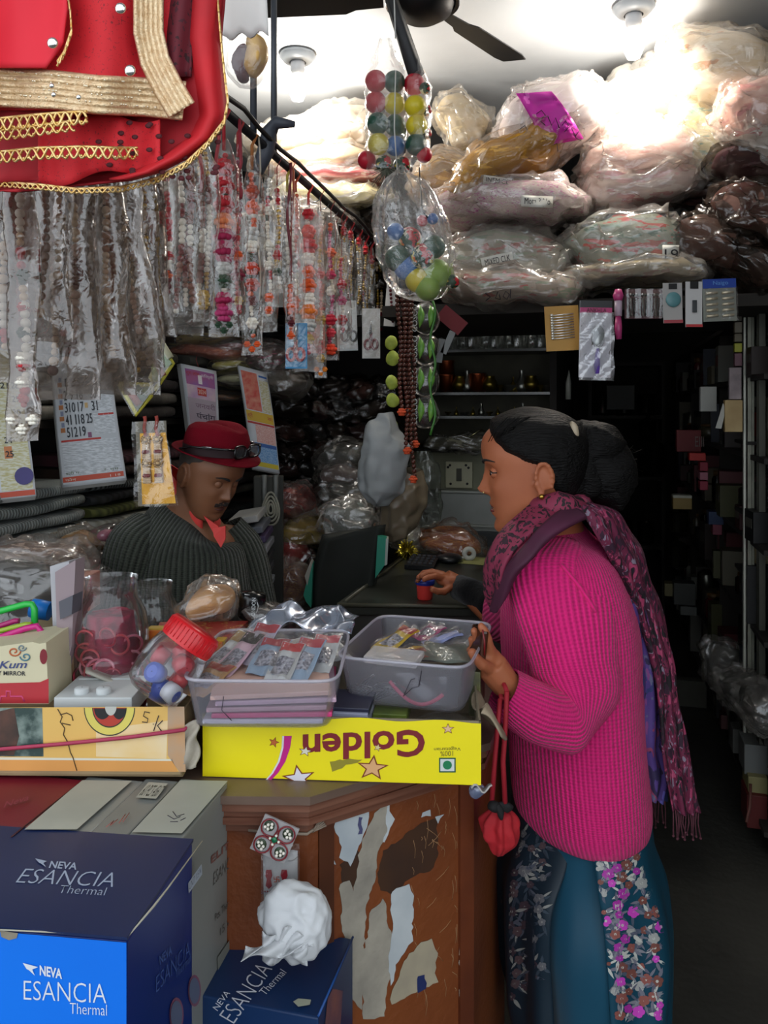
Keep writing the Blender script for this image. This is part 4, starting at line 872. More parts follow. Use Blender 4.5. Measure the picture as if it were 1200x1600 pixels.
for si, (z, zn) in enumerate([(1.47, 'the shelf behind the calendars'), (1.75, 'the top shelf behind the calendars'), (1.17, 'the shelf behind the man'), (.91, 'the shelf below hat height'), (.56, 'the low shelf behind the man')]):
    for vi, v in enumerate((1.5, 2.1, 2.75, 3.35)):
        if z == 1.17 and vi < 2: continue
        n = 5 if z != 1.75 else 4
        for k in range(n):
            c = RC.randrange(len(LC)); folded(-1.5+RC.uniform(-.02, .02), v+RC.uniform(-.03, .03), z+k*.044, .34, .52, .042, mat(LC[c], .8, col2='#1c1a18', vs=14, bump=.3), LN[c]+' cloth, '+orn(k)+' up, '+['nearest', 'second', 'third', 'farthest'][vi]+' stack, '+zn, grp=LN[c]+' cloths on '+zn, seed=k+v)
# lit pile of packed cloth above the smaller calendars
for i, (x, y, w_, h_, r, c_, c2, lb) in enumerate([
    (320, 533, 120, 22, 6, '#7a6a38', '#4a4028', 'olive wrapped cloth topmost above the two small calendars'),
    (330, 552, 130, 26, -3, '#a0523c', '#c87858', 'rust orange wrapped cloth above the smaller calendar'),
    (372, 546, 60, 20, 4, '#8a5a5c', '#a87880', 'pinkish wrapped cloth right of the rust orange one'),
    (275, 562, 60, 24, -8, '#7c3428', '#a04c38', 'brick red wrapped cloth left of the rust orange one'),
    (370, 572, 66, 20, 0, '#b0a848', '#d0cc88', 'yellow wrapped cloth between the two small calendars'),
    (375, 592, 60, 18, 0, '#b8b890', '#8a8a60', 'pale yellow cloth under the yellow wrapped one'),
    (262, 606, 50, 16, 8, '#c8c4b0', '#a8a898', 'white rolled cloth left of the smaller calendar'),
    (262, 592, 46, 14, 8, '#b8b4a0', '#989888', 'ivory rolled cloth over the white roll'),
    (355, 622, 50, 14, 0, '#8a6040', '#584030', 'tan cloth edge low between the small calendars'),
    (425, 560, 70, 40, 0, '#3c2420', '#7a2c48', 'dark wrapped packet with a pink spot right of the yellow cloth'),
    (440, 600, 70, 36, 4, '#383228', '#50483c', 'dusky wrapped packet right of the long calendar top'),
    (310, 508, 100, 18, 0, '#4a3a30', '#6a5444', 'brown wrapped cloth under the maroon garlands')]):
    bag(x, y, 2.88, w_, h_, r, [c_, c2], lb, c_, dep=.12, haze=.16, scale=16, nm='wrapped_cloth')
# dark pile filling the back left corner
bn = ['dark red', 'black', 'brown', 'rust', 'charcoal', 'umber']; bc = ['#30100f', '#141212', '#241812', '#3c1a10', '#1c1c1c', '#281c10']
k = 0
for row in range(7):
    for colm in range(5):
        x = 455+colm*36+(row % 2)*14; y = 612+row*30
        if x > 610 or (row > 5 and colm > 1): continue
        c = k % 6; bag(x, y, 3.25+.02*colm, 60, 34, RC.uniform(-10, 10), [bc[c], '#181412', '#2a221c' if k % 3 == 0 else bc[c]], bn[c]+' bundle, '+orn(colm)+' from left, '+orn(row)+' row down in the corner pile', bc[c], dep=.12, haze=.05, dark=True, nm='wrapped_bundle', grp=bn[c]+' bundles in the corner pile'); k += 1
slab('trim_5', -1.45, -.62, 3.2, 3.6, .62, .66, m_sh)
bag(463, 785, 2.75, 62, 50, 12, ['#6a2018', '#8a3020'], 'reddish brown bag right of the patterned post', '#5a1c18', dep=.1, haze=.12)
bag(478, 828, 2.72, 70, 42, -14, ['#8a7418', '#a08c28'], 'mustard yellow bag over the bright red one', '#7c6814', dep=.1, haze=.1)
bag(456, 862, 2.66, 56, 44, 6, ['#8a1010', '#a01818'], 'bright red bag behind the chair back', '#801010', dep=.08, haze=.08)
bag(460, 912, 2.6, 60, 62, 0, ['#6a2c18', '#c89030', '#8a4820'], 'glittery red and gold packet left of the chair', '#5c2414', dep=.08, scale=50)
bag(545, 710, 2.9, 90, 34, 3, ['#4a4c48', '#2a2c2a'], 'grey lattice patterned roll behind the white bag', '#383a36', dep=.1, haze=.06, scale=30)
bag(540, 740, 2.85, 80, 30, 3, ['#5c4844', '#4c3c38'], 'brownish grey roll between two patterned rolls', '#524440', dep=.1, haze=.1)
bag(545, 768, 2.82, 100, 36, 6, ['#50524c', '#1e201e'], 'lattice patterned roll just above the grey clear bag', '#3c3e3a', dep=.1, haze=.06, scale=30)
bag(550, 812, 2.7, 84, 62, -6, ['#4c5450', '#626a66', '#3c4440'], 'grey clear bag above the chair back', '#4a524e', dep=.12, haze=.3)
# things low on the left
bag(55, 868, 1.72, 140, 52, -6, ['#8a7468', '#5c4438', '#b8a090'], 'clear bag of rose coloured rolls below the grey knits', '#6c5448', dep=.07, haze=.14, scale=18)
bag(50, 915, 1.62, 170, 74, -4, ['#2c2c2e', '#6a6c6e', '#161618'], 'crumpled black and clear bag above the green basket handle', '#2a2a2c', dep=.08, haze=.16, scale=9)
bag(128, 852, 1.95, 66, 40, -14, ['#8a5c20', '#b8b0a0', '#6c4418'], 'amber and white twisted cloth bundle left of the man', '#8a6428', dep=.06, haze=.12)
bag(143, 886, 1.88, 50, 26, -14, ['#8a1c30', '#a82c3c'], 'round red cloth roll beside the man', '#7c1828', dep=.05, haze=.08)
bag(170, 836, 1.96, 30, 24, 0, ['#8a4860', '#a06078'], 'small dusky pink cloth between amber bundle and sweater', '#8a4860', dep=.04, haze=.08)
bag(118, 870, 1.9, 50, 26, 10, ['#5c1c2c', '#30181c'], 'wine red wrapped cloth behind the red roll', '#4c1824', dep=.05, haze=.12)
bag(150, 908, 1.8, 44, 24, 0, ['#a8acae', '#88898c'], 'white tissue lump beside the standing papers', '#a0a4a6', dep=.04, haze=.2)
# notebooks and papers behind the man, post with leaf ornament
for i, (x, y, w_, c_, a, lb) in enumerate([(388, 806, 44, '#a0a09c', 16, 'white paper pack topmost behind the man'), (392, 822, 50, '#5c6068', 12, 'grey paper pack second from top behind the man'), (394, 836, 54, '#3c2c50', 8, 'violet covered pack behind the man'), (396, 852, 54, '#84868c', 4, 'light grey pack under the violet one'), (398, 872, 50, '#2c2c30', 2, 'black edged notebook under the light grey pack'), (396, 890, 54, '#3a3c40', -2, 'charcoal notebook near the bottom of the pack stack'), (400, 912, 48, '#84888c', -8, 'white cornered notebook lowest of the stack')]):
    Y = 2.2; mb = MB(); R = M.Rotation(ROT+.3, 3, 'Z') @ M.Rotation(math.radians(-a*.6), 3, 'Y'); mb.box(P(x, y, Y), (w_*Y/1250, .2, .018), R, .003); o = mb.build('paper_pack', mat(c_, .6)); tag(o, lb, 'papers')
t = T('ornament_post', 'grey green wooden post with a leaf shaped ornament', 'post', (P(418, 900, 2.4).x, 2.4, 0))
mb = MB(); c = P(420, 800, 2.42); mb.box((c.x, c.y, .65), (.088, .05, 1.3), M.Rotation(.1, 3, 'Z'), .004); mb.build('post', mat('#2c2c24', .7, col2='#1c1c16'), t)
for sx in (-8, 10):
    mb = MB(); mb.tube([P(421+sx, 742, 2.385), P(421+sx, 785, 2.385)], .008, 4); mb.build('strip', mat('#6a6c68', .6), t)
mb = MB()
for k, s in enumerate((1, .75, .5, .28)):
    pts = []
    for i in range(25):
        a = i*2*PI/24; r = 1-.35*max(0, -math.sin(a+PI))  # pointed below
        x = math.sin(a)*13*s*(1-.25*math.cos(a)); y = -math.cos(a)*26*s
        pts.append(P(423+x, 795+y, 2.38))
    mb.tube(pts, .0034, 5, caps=False)
mb.build('leaf_ornament', mat('#8a8878', .6), t)
# ================================================================ back wall of the counter corner: glass bottles, brass and steel
t = T('display_shelf', 'shallow dark shelves on the back wall with glass and copper ware', 'shelf', W(-.55, 3.85, .9))
def wz(py, Y): return 1.5-(py-640)*Y/1250
BY = 3.7
for py in (546, 613, 650, 702):
    mb = MB(); z = wz(py, BY); mb.box(W(-.56, 3.8, z-.006), (.72, .26, .012), M.Rotation(ROT, 3, 'Z')); mb.build('glass_board', mat('#26281f', .25, spec=.8), t)
mb = MB(); mb.box(W(-.2, 3.8, 1.4), (.03, .28, .9), M.Rotation(ROT, 3, 'Z')); mb.build('side_panel', m_sh, t)
mb = MB(); mb.box(W(-.56, 3.925, 1.2), (.72, .02, 1.3), M.Rotation(ROT, 3, 'Z')); mb.build('back_panel', mat('#4a473a', .8, col2='#302e24'), t)
def ware(kind, px, py, s, m, label, grp, Y=None):
    u = V(((px-600)/1250, 1, 0)); # place on the shelf row v = 3.76
    k = 3.74/(u.dot(Dv)); Y = Y or k; c = P(px, py, Y); mb = MB()
    z0 = c.z
    prof = {'bottle': [(.03, 0), (.034, .01), (.034, .09), (.014, .13), (.012, .17), (.016, .18)], 'tumbler': [(.03, 0), (.036, .1), (.037, .115)], 'cup': [(.036, 0), (.038, .075), (.04, .08)],
            'vase': [(.02, 0), (.035, .02), (.03, .05), (.01, .09), (.014, .12)], 'bell': [(.028, 0), (.022, .03), (.012, .05), (.004, .06), (.004, .085)], 'bowl': [(.012, 0), (.03, .012), (.042, .04)], 'pot': [(.02, 0), (.045, .03), (.045, .055), (.026, .08), (.03, .09)], 'diya': [(.02, 0), (.012, .02), (.03, .03), (.034, .04)]}[kind]
    mb.lathe([(r*s, z*s) for r, z in prof], c, n=18); nm = {'bottle': 'glass_bottle', 'tumbler': 'glass_tumbler', 'cup': 'copper_cup', 'vase': 'small_vase', 'bell': 'brass_bell', 'bowl': 'metal_bowl', 'pot': 'metal_pot', 'diya': 'oil_lamp'}[kind]
    if kind == 'cup' :
        mb.lathe([(.0395*s, .076*s), (.041*s, .08*s), (.0395*s, .084*s)], c, n=18, capb=False)
    o = mb.build(nm, m); tag(o, label, nm.split('_')[-1], grp); return o
gl = plastic('#c8d0cc', .08, .08, .6, 8); br = mat('#7c6a2c', .3, metal=.9); cop = mat('#9a4c2c', .32, metal=.9); st = mat('#8c8c84', .3, metal=.9)
for i, x in enumerate(range(700, 868, 12)):
    kd = ['bottle', 'tumbler', 'vase'][i % 3]; n_ = {'bottle': 'clear glass bottle', 'tumbler': 'clear glass tumbler', 'vase': 'narrow glass vase'}[kd]; ware(kd, x, 546, 1.0+.15*(i % 2), gl, n_+' on the top display shelf, '+orn(i)+' from the left', n_+'s on the top shelf')
ware('cup', 698, 613, 1.0, cop, 'copper cup stacked under another at the left of the shelf', None); 
ware('cup', 698, 590, .95, cop, 'upper copper cup of the stacked pair', None)
ware('cup', 746, 613, 1.05, cop, 'single bright copper cup in the shelf middle', None)
for i, (x, k) in enumerate([(718, 'pot'), (730, 'vase'), (765, 'pot'), (782, 'diya'), (797, 'bowl'), (802, 'bell'), (815, 'vase'), (830, 'pot'), (845, 'diya'), (858, 'bowl')]):
    n_ = {'pot': 'small brass pot', 'vase': 'small steel vase', 'diya': 'brass oil lamp', 'bowl': 'steel bowl', 'bell': 'brass bell'}[k]; ware(k, x, 613, .85, br if 'brass' in n_ else st, n_+' on the copper cup shelf, '+orn(i)+' besides the cups', n_+'s on the copper cup shelf')
for i, x in enumerate(range(700, 850, 13)):
    k = ['diya', 'bell', 'bowl', 'bell', 'vase'][i % 5]; n_ = {'vase': 'tiny steel vase', 'diya': 'tiny brass lamp', 'bowl': 'tiny steel bowl', 'bell': 'tiny brass bell'}[k]; ware(k, x, 650, .5, br if 'brass' in n_ else st, n_+' on the third display shelf, '+orn(i)+' from the left', n_+'s on the third shelf')
for i, x in enumerate(range(664, 790, 11)):
    k = ['bowl', 'pot', 'diya'][i % 3]; n_ = {'pot': 'silvery brass pot', 'diya': 'silvery oil lamp', 'bowl': 'silvery bowl'}[k]; ware(k, x, 701, .62, mat('#a8a078', .3, metal=.9), n_+' on the lowest display shelf, '+orn(i)+' from the left', n_+'s on the lowest shelf')
mb = MB(); mb.ball(P(727, 686, 3.6), (.024, .012, .018), 12, 8); mb.tube([P(733, 683, 3.6), P(750, 672, 3.6)], .004, 5); o = mb.build('ladle', mat('#c0b890', .25, metal=.9)); tag(o, 'shiny ladle lying over the lowest shelf bowls', 'ladle')
bag(727, 692, 3.62, 130, 26, 0, ['#5c5a48', '#8a8870'], 'clear sheet of plastic over the lowest shelf bowls', '#4c4a3c', dep=.04, haze=.1)
# wall panel, switchboard, drawer fronts
pl = Plane(W(-.5, 3.92, 1), -Dv); 
def wallbox(x0, y0, x1, y1, v, dep, m, nm, label=None, cat=None, par=None, bev=.004):
    p = Plane(W(0, v, 0), -Dv, 0); a = p.at(x0, y0); b_ = p.at(x1, y1); c = (a+b_)/2; w_ = (b_-a).dot(Rv)
    mb = MB(); mb.box(c+Dv*dep/2, (abs(w_), dep, abs(a.z-b_.z)), M.Rotation(ROT, 3, 'Z'), bev); o = mb.build(nm, m, par)
    return tag(o, label, cat) if label else o
m_pan = mat('#8c8c74', .6, col2='#74745c')
t = T('wall_unit', 'grey green wall unit below the display shelves, with two drawer fronts', 'cabinet', W(-.55, 3.8, 0))
wallbox(640, 706, 800, 768, 3.80, .14, m_pan, 'upper_panel', par=t); wallbox(686, 770, 800, 832, 3.74, .2, mat('#b0b2ac', .5, col2='#9c9e96'), 'drawer_front', par=t)
wallbox(680, 766, 800, 773, 3.72, .2, mat('#c4c6bc', .4), 'ledge', par=t); wallbox(680, 818, 800, 826, 3.71, .2, mat('#c4c6bc', .4), 'ledge', par=t); wallbox(640, 826, 820, 910, 3.74, .2, mat('#4a4c4c', .5), 'drawer_front', par=t)
sw = T('switchboard', 'pale switch plate with two sockets and a rocker switch', 'switch', W(-.5, 3.75, 1.2))
wallbox(696, 721, 738, 763, 3.775, .02, mat('#c8c4a4', .4), 'plate', par=sw)
wallbox(713, 732, 721, 752, 3.762, .012, mat('#4c4a3c', .4), 'rocker_switch', par=sw, bev=.002)
for (x, y) in ((703, 727), (728, 727), (704, 756), (730, 756), (700, 730), (732, 731)):
    p = Plane(W(0, 3.772, 0), -Dv, 0).at(x, y); mb = MB(); mb.tube([p-Dv*.002, p+Dv*.006], .006, 10); mb.build('socket_hole', mat('#16140f', .6), sw)
wallbox(640, 720, 700, 830, 3.86, .05, m_sh, 'trim_board', 'dark board on the wall behind the hanging grey bag', 'board')
# hanging plastic bags in the middle
def hangbag(pts, Y, m, label, d=.07, seed=0, cat='bag', nm='plastic_bag'):
    """pts: rows (y, x0, x1)"""
    def f(u, v):
        x = v*(len(pts)-1); i = min(int(x), len(pts)-2); q = x-i
        y, a, b_ = [pts[i][k]+(pts[i+1][k]-pts[i][k])*q for k in range(3)]
        an = u*2*PI; c = P((a+b_)/2, y, Y); hw = (b_-a)/2*Y/1250
        p = c+V((math.cos(an)*hw, math.sin(an)*min(d, hw*.8), 0))
        p = p+(p-c).normalized()*(1-2*abs(noise.noise(V((p.x*24, p.y*24, p.z*5))+V((0, 0, seed)))))*.012
        return p+noise.noise_vector(V((p.x*16, p.y*16, p.z*7))+V((seed, 0, 0)))*.014+noise.noise_vector(p*34+V((0, seed, 0)))*.006
    mb = MB(); g = mb.grid(f, 70, 50, cu=True); mb.b.faces.new(g[-1]); o = mb.build(nm, m); return tag(o, label, cat)
hangbag([(646, 592, 614), (670, 572, 622), (700, 568, 640), (740, 562, 632), (765, 564, 625), (785, 578, 606), (790, 586, 600)], 2.5, mat('#9ca0a0', .55, col2='#7c8080', vs=5), 'grey white plastic bag hanging left of the prayer beads', seed=2)
hangbag([(735, 624, 660), (760, 612, 664), (790, 600, 662), (820, 598, 652), (842, 606, 640)], 2.55, mat('#5c5040', .35, col2='#786c58', vs=6), 'brown translucent bag hanging under the grey white bag', seed=7)
hangbag([(705, 655, 670), (740, 655, 685), (780, 655, 686), (815, 652, 680), (824, 658, 672)], 2.9, plastic('#8c9488', .3, .15, .6), 'limp clear bag hanging right of the prayer beads', seed=5)
# ================================================================ aisle side: right shelves, metal post, glass case
m_al = mat('#8a8a7c', .45, metal=.4, col2='#6c6c60', vs=20)
t = T('aisle_shelf', 'tall dark shelving down the right side of the aisle', 'shelf', W(.7, 4.3, 0))
SHZ = [.12, .42, .74, 1.04, 1.34, 1.62, 1.86]
for z in SHZ:
    mb = MB(); mb.box(W(.72, 4.55, z-.01), (.4, 3.4, .018), M.Rotation(ROT, 3, 'Z')); mb.build('board', m_sh, t)
for v in (2.86, 4.0, 5.2, 6.2):
    mb = MB(); mb.box(W(.73, v, .95), (.38, .016, 1.85), M.Rotation(ROT, 3, 'Z')); mb.build('upright', m_sh, t)
t = T('metal_post', 'ribbed pale metal post standing at the right frame edge', 'post', W(.50, 2.83, 0))
c = P(1170, 700, 2.87)
for i, dx in enumerate((-.016, 0, .014)):
    mb = MB(); mb.box((c.x+dx, c.y-(.004 if i == 1 else 0), 1.03), (.009 if i != 1 else .014, .02, 1.66), M.Rotation(ROT, 3, 'Z'), .002); mb.build('post_rib', m_al if i else mat('#b0b0a4', .4, metal=.4), t)
t = T('glass_case', 'glass fronted case cut by the right frame edge', 'cabinet', W(.6, 2.5, 0))
c = P(1189, 700, 2.78)
mb = MB(); mb.box((c.x, c.y, .98), (.02, .05, 1.7), M.Rotation(ROT, 3, 'Z')); mb.build('frame', mat('#56564c', .5, metal=.3), t)
mb = MB(); mb.box((c.x+.13, c.y+.02, .98), (.24, .006, 1.7), M.Rotation(ROT, 3, 'Z')); mb.build('pane', GLASSY, t)
for z in (.5, .9, 1.12, 1.38, 1.62):
    mb = MB(); mb.box((c.x+.14, c.y+.16, z), (.26, .26, .012), M.Rotation(ROT, 3, 'Z')); mb.build('board', m_sh, t)
for (z, cl, lb) in [(1.63, '#7a4040', 'pink box in the glass case at top'), (1.39, '#b83820', 'orange red box in the glass case'), (1.13, '#30342c', 'dark green box in the glass case'), (.91, '#c8b890', 'cream box in the glass case'), (.51, '#383838', 'dark box low in the glass case')]:
    mb = MB(); mb.box((c.x+.13, c.y+.16, z+.055), (.14, .1, .09), M.Rotation(ROT, 3, 'Z'), .003); o = mb.build('small_carton', mat(cl, .6)); tag(o, lb, 'box')
# goods on the aisle shelves
rs = random.Random(21)
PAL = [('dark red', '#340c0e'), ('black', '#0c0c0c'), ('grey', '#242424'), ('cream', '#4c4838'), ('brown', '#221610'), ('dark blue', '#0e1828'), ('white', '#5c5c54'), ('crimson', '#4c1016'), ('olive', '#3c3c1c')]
shn = ['floor board', 'second board', 'third board', 'fourth board', 'fifth board', 'sixth board']
for si, z in enumerate(SHZ[:6]):
    v = 2.98; kk = -1
    while v < 6.1:
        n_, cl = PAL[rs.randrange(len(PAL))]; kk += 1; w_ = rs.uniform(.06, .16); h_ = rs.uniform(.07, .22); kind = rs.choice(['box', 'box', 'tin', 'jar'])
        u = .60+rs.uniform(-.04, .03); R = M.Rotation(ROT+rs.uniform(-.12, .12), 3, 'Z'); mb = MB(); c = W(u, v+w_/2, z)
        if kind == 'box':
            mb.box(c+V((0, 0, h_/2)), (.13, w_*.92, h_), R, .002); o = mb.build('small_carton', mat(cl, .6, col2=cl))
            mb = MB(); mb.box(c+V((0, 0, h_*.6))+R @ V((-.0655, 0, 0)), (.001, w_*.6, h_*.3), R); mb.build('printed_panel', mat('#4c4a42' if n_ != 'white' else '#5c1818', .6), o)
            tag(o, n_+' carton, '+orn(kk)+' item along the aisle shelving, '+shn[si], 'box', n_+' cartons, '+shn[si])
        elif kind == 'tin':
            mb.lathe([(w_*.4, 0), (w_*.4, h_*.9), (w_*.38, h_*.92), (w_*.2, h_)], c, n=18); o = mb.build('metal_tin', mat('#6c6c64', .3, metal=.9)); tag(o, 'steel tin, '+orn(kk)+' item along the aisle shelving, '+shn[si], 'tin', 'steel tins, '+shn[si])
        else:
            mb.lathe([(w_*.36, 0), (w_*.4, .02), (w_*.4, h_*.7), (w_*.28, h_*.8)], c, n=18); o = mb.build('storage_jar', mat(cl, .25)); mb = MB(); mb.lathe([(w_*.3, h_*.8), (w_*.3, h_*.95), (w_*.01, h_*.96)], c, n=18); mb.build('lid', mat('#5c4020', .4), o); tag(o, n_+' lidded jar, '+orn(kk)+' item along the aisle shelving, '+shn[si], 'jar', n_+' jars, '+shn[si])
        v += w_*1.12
# recognisable ones
def wbox(x0, y0, x1, y1, Y, dep, col, label, nm='small_carton', cat='box', col2=None, rough=.6, metal=0):
    k = Y/1250; c = P((x0+x1)/2, (y0+y1)/2, Y); mb = MB(); mb.box(c+V((0, dep/2, 0)), (abs(x1-x0)*k, dep, abs(y1-y0)*k), M.Rotation(ROT, 3, 'Z'), .003); o = mb.build(nm, mat(col, rough, metal=metal, col2=col2)); return tag(o, label, cat)
wbox(1098, 604, 1122, 643, 3.1, .05, '#a8a8a0', 'small white framed packet hanging by the aisle shelf')
wbox(1136, 625, 1162, 675, 2.82, .04, '#8c7040', 'tan clear wrapped packet hanging beside the metal post', col2='#b8a070')
wbox(1142, 574, 1160, 624, 2.84, .03, '#4c4044', 'speckled packet hanging above the tan packet', col2='#b0a0a0')
mb = MB(); mb.prism([P(1130, 630, 2.84), P(1134, 640, 2.84), P(1127, 670, 2.84), P(1118, 669, 2.84)], (0, .002, 0)); o = mb.build('white_tag', mat('#b8b8b0', .6)); tag(o, 'white paper tag hanging left of the tan packet', 'tag')
for i, (y0, y1, c_, n_) in enumerate([(487, 502, '#4a4438', 'brown'), (503, 520, '#807868', 'grey'), (521, 534, '#6c6450', 'khaki'), (536, 550, '#a0a030', 'yellow green'), (552, 572, '#6a4650', 'mauve')]):
    wbox(1150, y0, 1161, y1, 2.84, .03, c_, n_+' small packet in the strip beside the metal post')
for i, (x0, y0, x1, y1, c_, lb) in enumerate([(1062, 672, 1098, 706, '#6c1014', 'dark red box with pale letters on the aisle shelf'), (1082, 708, 1106, 720, '#b02018', 'bright red box under the lettered red box'), (1098, 722, 1110, 736, '#8c1830', 'small crimson box below the bright red one'), (1098, 738, 1110, 750, '#a06070', 'dusty pink box between two crimson boxes'), (1098, 752, 1110, 766, '#901c38', 'lower crimson box under the dusty pink box'), (1056, 778, 1084, 796, '#80682c', 'mustard box with a white top near the dark aisle'), (1112, 800, 1134, 820, '#102a50', 'dark blue box on the aisle shelf'), (1118, 820, 1132, 836, '#70283c', 'maroon box under the dark blue one')]):
    o = wbox(x0, y0, x1, y1, 3.75 if x1 < 1100 else 3.5, .08, c_, lb)
txt('EIII', P(1086, 698, 3.73), P(1100, 698, 3.73)-P(1086, 698, 3.73), P(1086, 682, 3.73)-P(1086, 698, 3.73), mat('#8c7c78', .6), o)
wbox(1056, 774, 1084, 779, 3.75, .08, '#a8a898', 'white paper lying on the mustard box', nm='paper', cat='paper')
def pot(x, y, r, h, Y, m, label, nm='steel_pot', grp=None):
    c = P(x, y, Y); mb = MB(); mb.lathe([(r*.9, 0), (r, .01), (r, h), (r*1.06, h+.004)], c, n=28); o = mb.build(nm, m); mb = MB(); mb.lathe([(r*.98, h+.006), (r*.6, h+.02), (.012, h+.028), (.012, h+.045), (.001, h+.046)], c, n=24, capb=False); mb.build('lid', m, o); return tag(o, label, 'pot', grp)
ms = mat('#5c5c50', .22, metal=.95)
pot(1058, 830, .055, .10, 4.2, ms, 'shiny steel pot reflecting yellow light in the dark aisle'); pot(1056, 885, .06, .11, 4.2, ms, 'large steel tumbler under the shiny pot in the aisle', 'steel_tumbler')
pot(1022, 740, .06, .16, 4.6, mat('#2c2c28', .2, metal=.9), 'dark steel canister at the end of the aisle', 'steel_canister'); pot(1012, 690, .05, .12, 4.9, mat('#24241f', .25, metal=.9), 'dark steel canister above the larger one', 'steel_canister')
wbox(1058, 912, 1090, 946, 4.2, .1, '#3c3e3a', 'grey carton low in the dark aisle'); wbox(1068, 948, 1092, 962, 4.2, .1, '#5c5e5a', 'pale flat carton under the grey one'); wbox(1042, 912, 1056, 932, 4.3, .08, '#6c6440', 'khaki carton left of the grey one')
wbox(952, 602, 994, 640, 5.2, .1, '#24231f', 'carton with a dark bow shape deep in the shop')
mb = MB(); mb.tube([P(888, 624, 3.4), P(888, 598, 3.4), P(889, 585, 3.4), P(889, 578, 3.4)], [.012, .012, .005, .001], 10); o = mb.build('candle', mat('#84847c', .5)); tag(o, 'thin grey white candle standing in the dark beside the shelves', 'candle')
slab('trim_6', -.2, -.1, 3.6, 3.8, 0, .0+1.32, m_sh)
# cupboard deep in the aisle
t = T('rear_cupboard', 'dark cupboard with pots at the end of the aisle', 'cabinet', W(.1, 5.6, 0))
for z in (.1, .6, 1.05, 1.45, 1.8):
    mb = MB(); mb.box(W(.17, 5.65, z), (.48, .35, .02), M.Rotation(ROT, 3, 'Z')); mb.build('board', m_sh, t)
for u in (-.06, .40):
    mb = MB(); mb.box(W(u, 5.65, .95), (.02, .35, 1.7), M.Rotation(ROT, 3, 'Z')); mb.build('upright', m_sh, t)
for z in (.61, 1.06, 1.46):
    for u in (.02, .16, .3):
        c = W(u, 5.6, z); mb = MB(); mb.lathe([(.05, 0), (.055, .02), (.055, .14), (.06, .145)], c, n=20); o = mb.build('steel_pot', mat('#3c3c38', .25, metal=.9)); tag(o, 'dark steel '+{.02: 'left', .16: 'middle', .3: 'right'}[u]+' pot on the '+{.61: 'lowest', 1.06: 'middle', 1.46: 'top'}[z]+' board of the rear cupboard', 'pot', 'steel pots in the rear cupboard')
# goods spilling along the aisle floor on the right
for i, (x, y, w_, h_, Y, c_, lb) in enumerate([(1135, 1040, 60, 60, 3.1, '#2c2e2a', 'dark crumpled bag under the aisle shelf, farthest of three'), (1165, 1075, 70, 60, 2.85, '#30322e', 'dark crumpled bag by the foot of the metal post'), (1192, 1105, 60, 70, 2.65, '#2a2c2c', 'dark crumpled bag nearest at the right edge')]):
    bag(x, y, Y, w_, h_, 20, [c_, '#50524c'], lb, c_, dep=.1, haze=.2)
wbox(1150, 1140, 1164, 1178, 3.0, .08, '#5c5c58', 'slim white carton standing low at the right'); wbox(1172, 1165, 1206, 1212, 2.75, .12, '#6a6c6a', 'grey white carton low at the right edge'); wbox(1178, 1215, 1206, 1242, 2.72, .12, '#8c8458', 'cream carton with a black dot at the right edge'); wbox(1176, 1244, 1206, 1296, 2.7, .12, '#5c1410', 'dark red carton lowest at the right edge'); wbox(1130, 1118, 1140, 1140, 3.2, .06, '#4a2424', 'small maroon carton low in the row at the right'); wbox(1143, 1080, 1156, 1092, 3.1, .05, '#2c5a20', 'small green packet low at the right')
mb = MB(); mb.tube([P(1173, 1225, 2.7), P(1172, 1260, 2.66), P(1166, 1285, 2.64)], .005, 5); o = mb.build('cord_end', mat('#6a4038', .7)); tag(o, 'dull pink cord end hanging beside the red carton', 'cord')
# ================================================================ rear counter with its things
m_ct = mat('#2c2e28', .38, col2='#23251f', vs=6)
t = T('rear_counter', 'dark topped counter the woman leans her hand on', 'counter', (.1, 2.6, 0))
cz = .97
fl = V((P(527, 942, 0+2.19).x, 2.19, 0)); fr = fl+V((.52, -.03, 0)); bl = fl+Dv*.95*1.0+V((0, 0, 0)); br_ = fr+Dv*.95
mb = MB(); mb.prism([V((q.x, q.y, cz)) for q in (fl, fr, br_, bl)], (0, 0, -.03)); mb.build('worktop', m_ct, t)
mb = MB(); mb.prism([V((q.x, q.y, cz-.03)) for q in (fl+V((.03, .02, 0)), fr+V((-.02, .02, 0)), br_, bl+V((.03, 0, 0)))], (0, 0, -.94)); mb.build('body', mat('#2a2823', .55, col2='#3c3a34', vs=8), t)
mb = MB(); mb.tube([V((fl.x, fl.y-.002, cz-.004)), V((fr.x, fr.y-.002, cz-.004))], .006, 6); mb.tube([V((fl.x+.02, fl.y+.01, cz+.001)), V((bl.x+.02, bl.y, cz+.001))], .006, 4); mb.build('edge_strip', mat('#4c4a3c', .5), t)
def top(px, py, z=cz):    # point of the worktop under a pixel
    Y = (1.5-z)*1250/(py-640); return V(((px-600)*Y/1250, Y, z))
t = T('calculator', 'black desk calculator on the rear counter', 'calculator', top(655, 885))
a, b_, c, d = top(632, 890), top(678, 893), top(690, 869), top(648, 866)
mb = MB(); mb.prism([q+V((0, 0, .016)) for q in (a, b_, c, d)], (0, 0, -.014)); mb.build('body', mat('#16171a', .4), t)
for i in range(5):
    for j in range(4):
        q = a.lerp(b_, .12+.18*i).lerp(d.lerp(c, .12+.18*i), .12+.16*j); mb = MB(); mb.box(q+V((0, 0, .019)), (.012, .011, .006), None, .001); mb.build('key', mat('#3a3b40', .5), t)
mb = MB(); mb.prism([a.lerp(b_, x).lerp(d.lerp(c, x), y)+V((0, 0, .018)) for x, y in ((.1, .78), (.9, .78), (.9, .95), (.1, .95))], (0, 0, -.001)); mb.build('display', mat('#3c443c', .2), t)
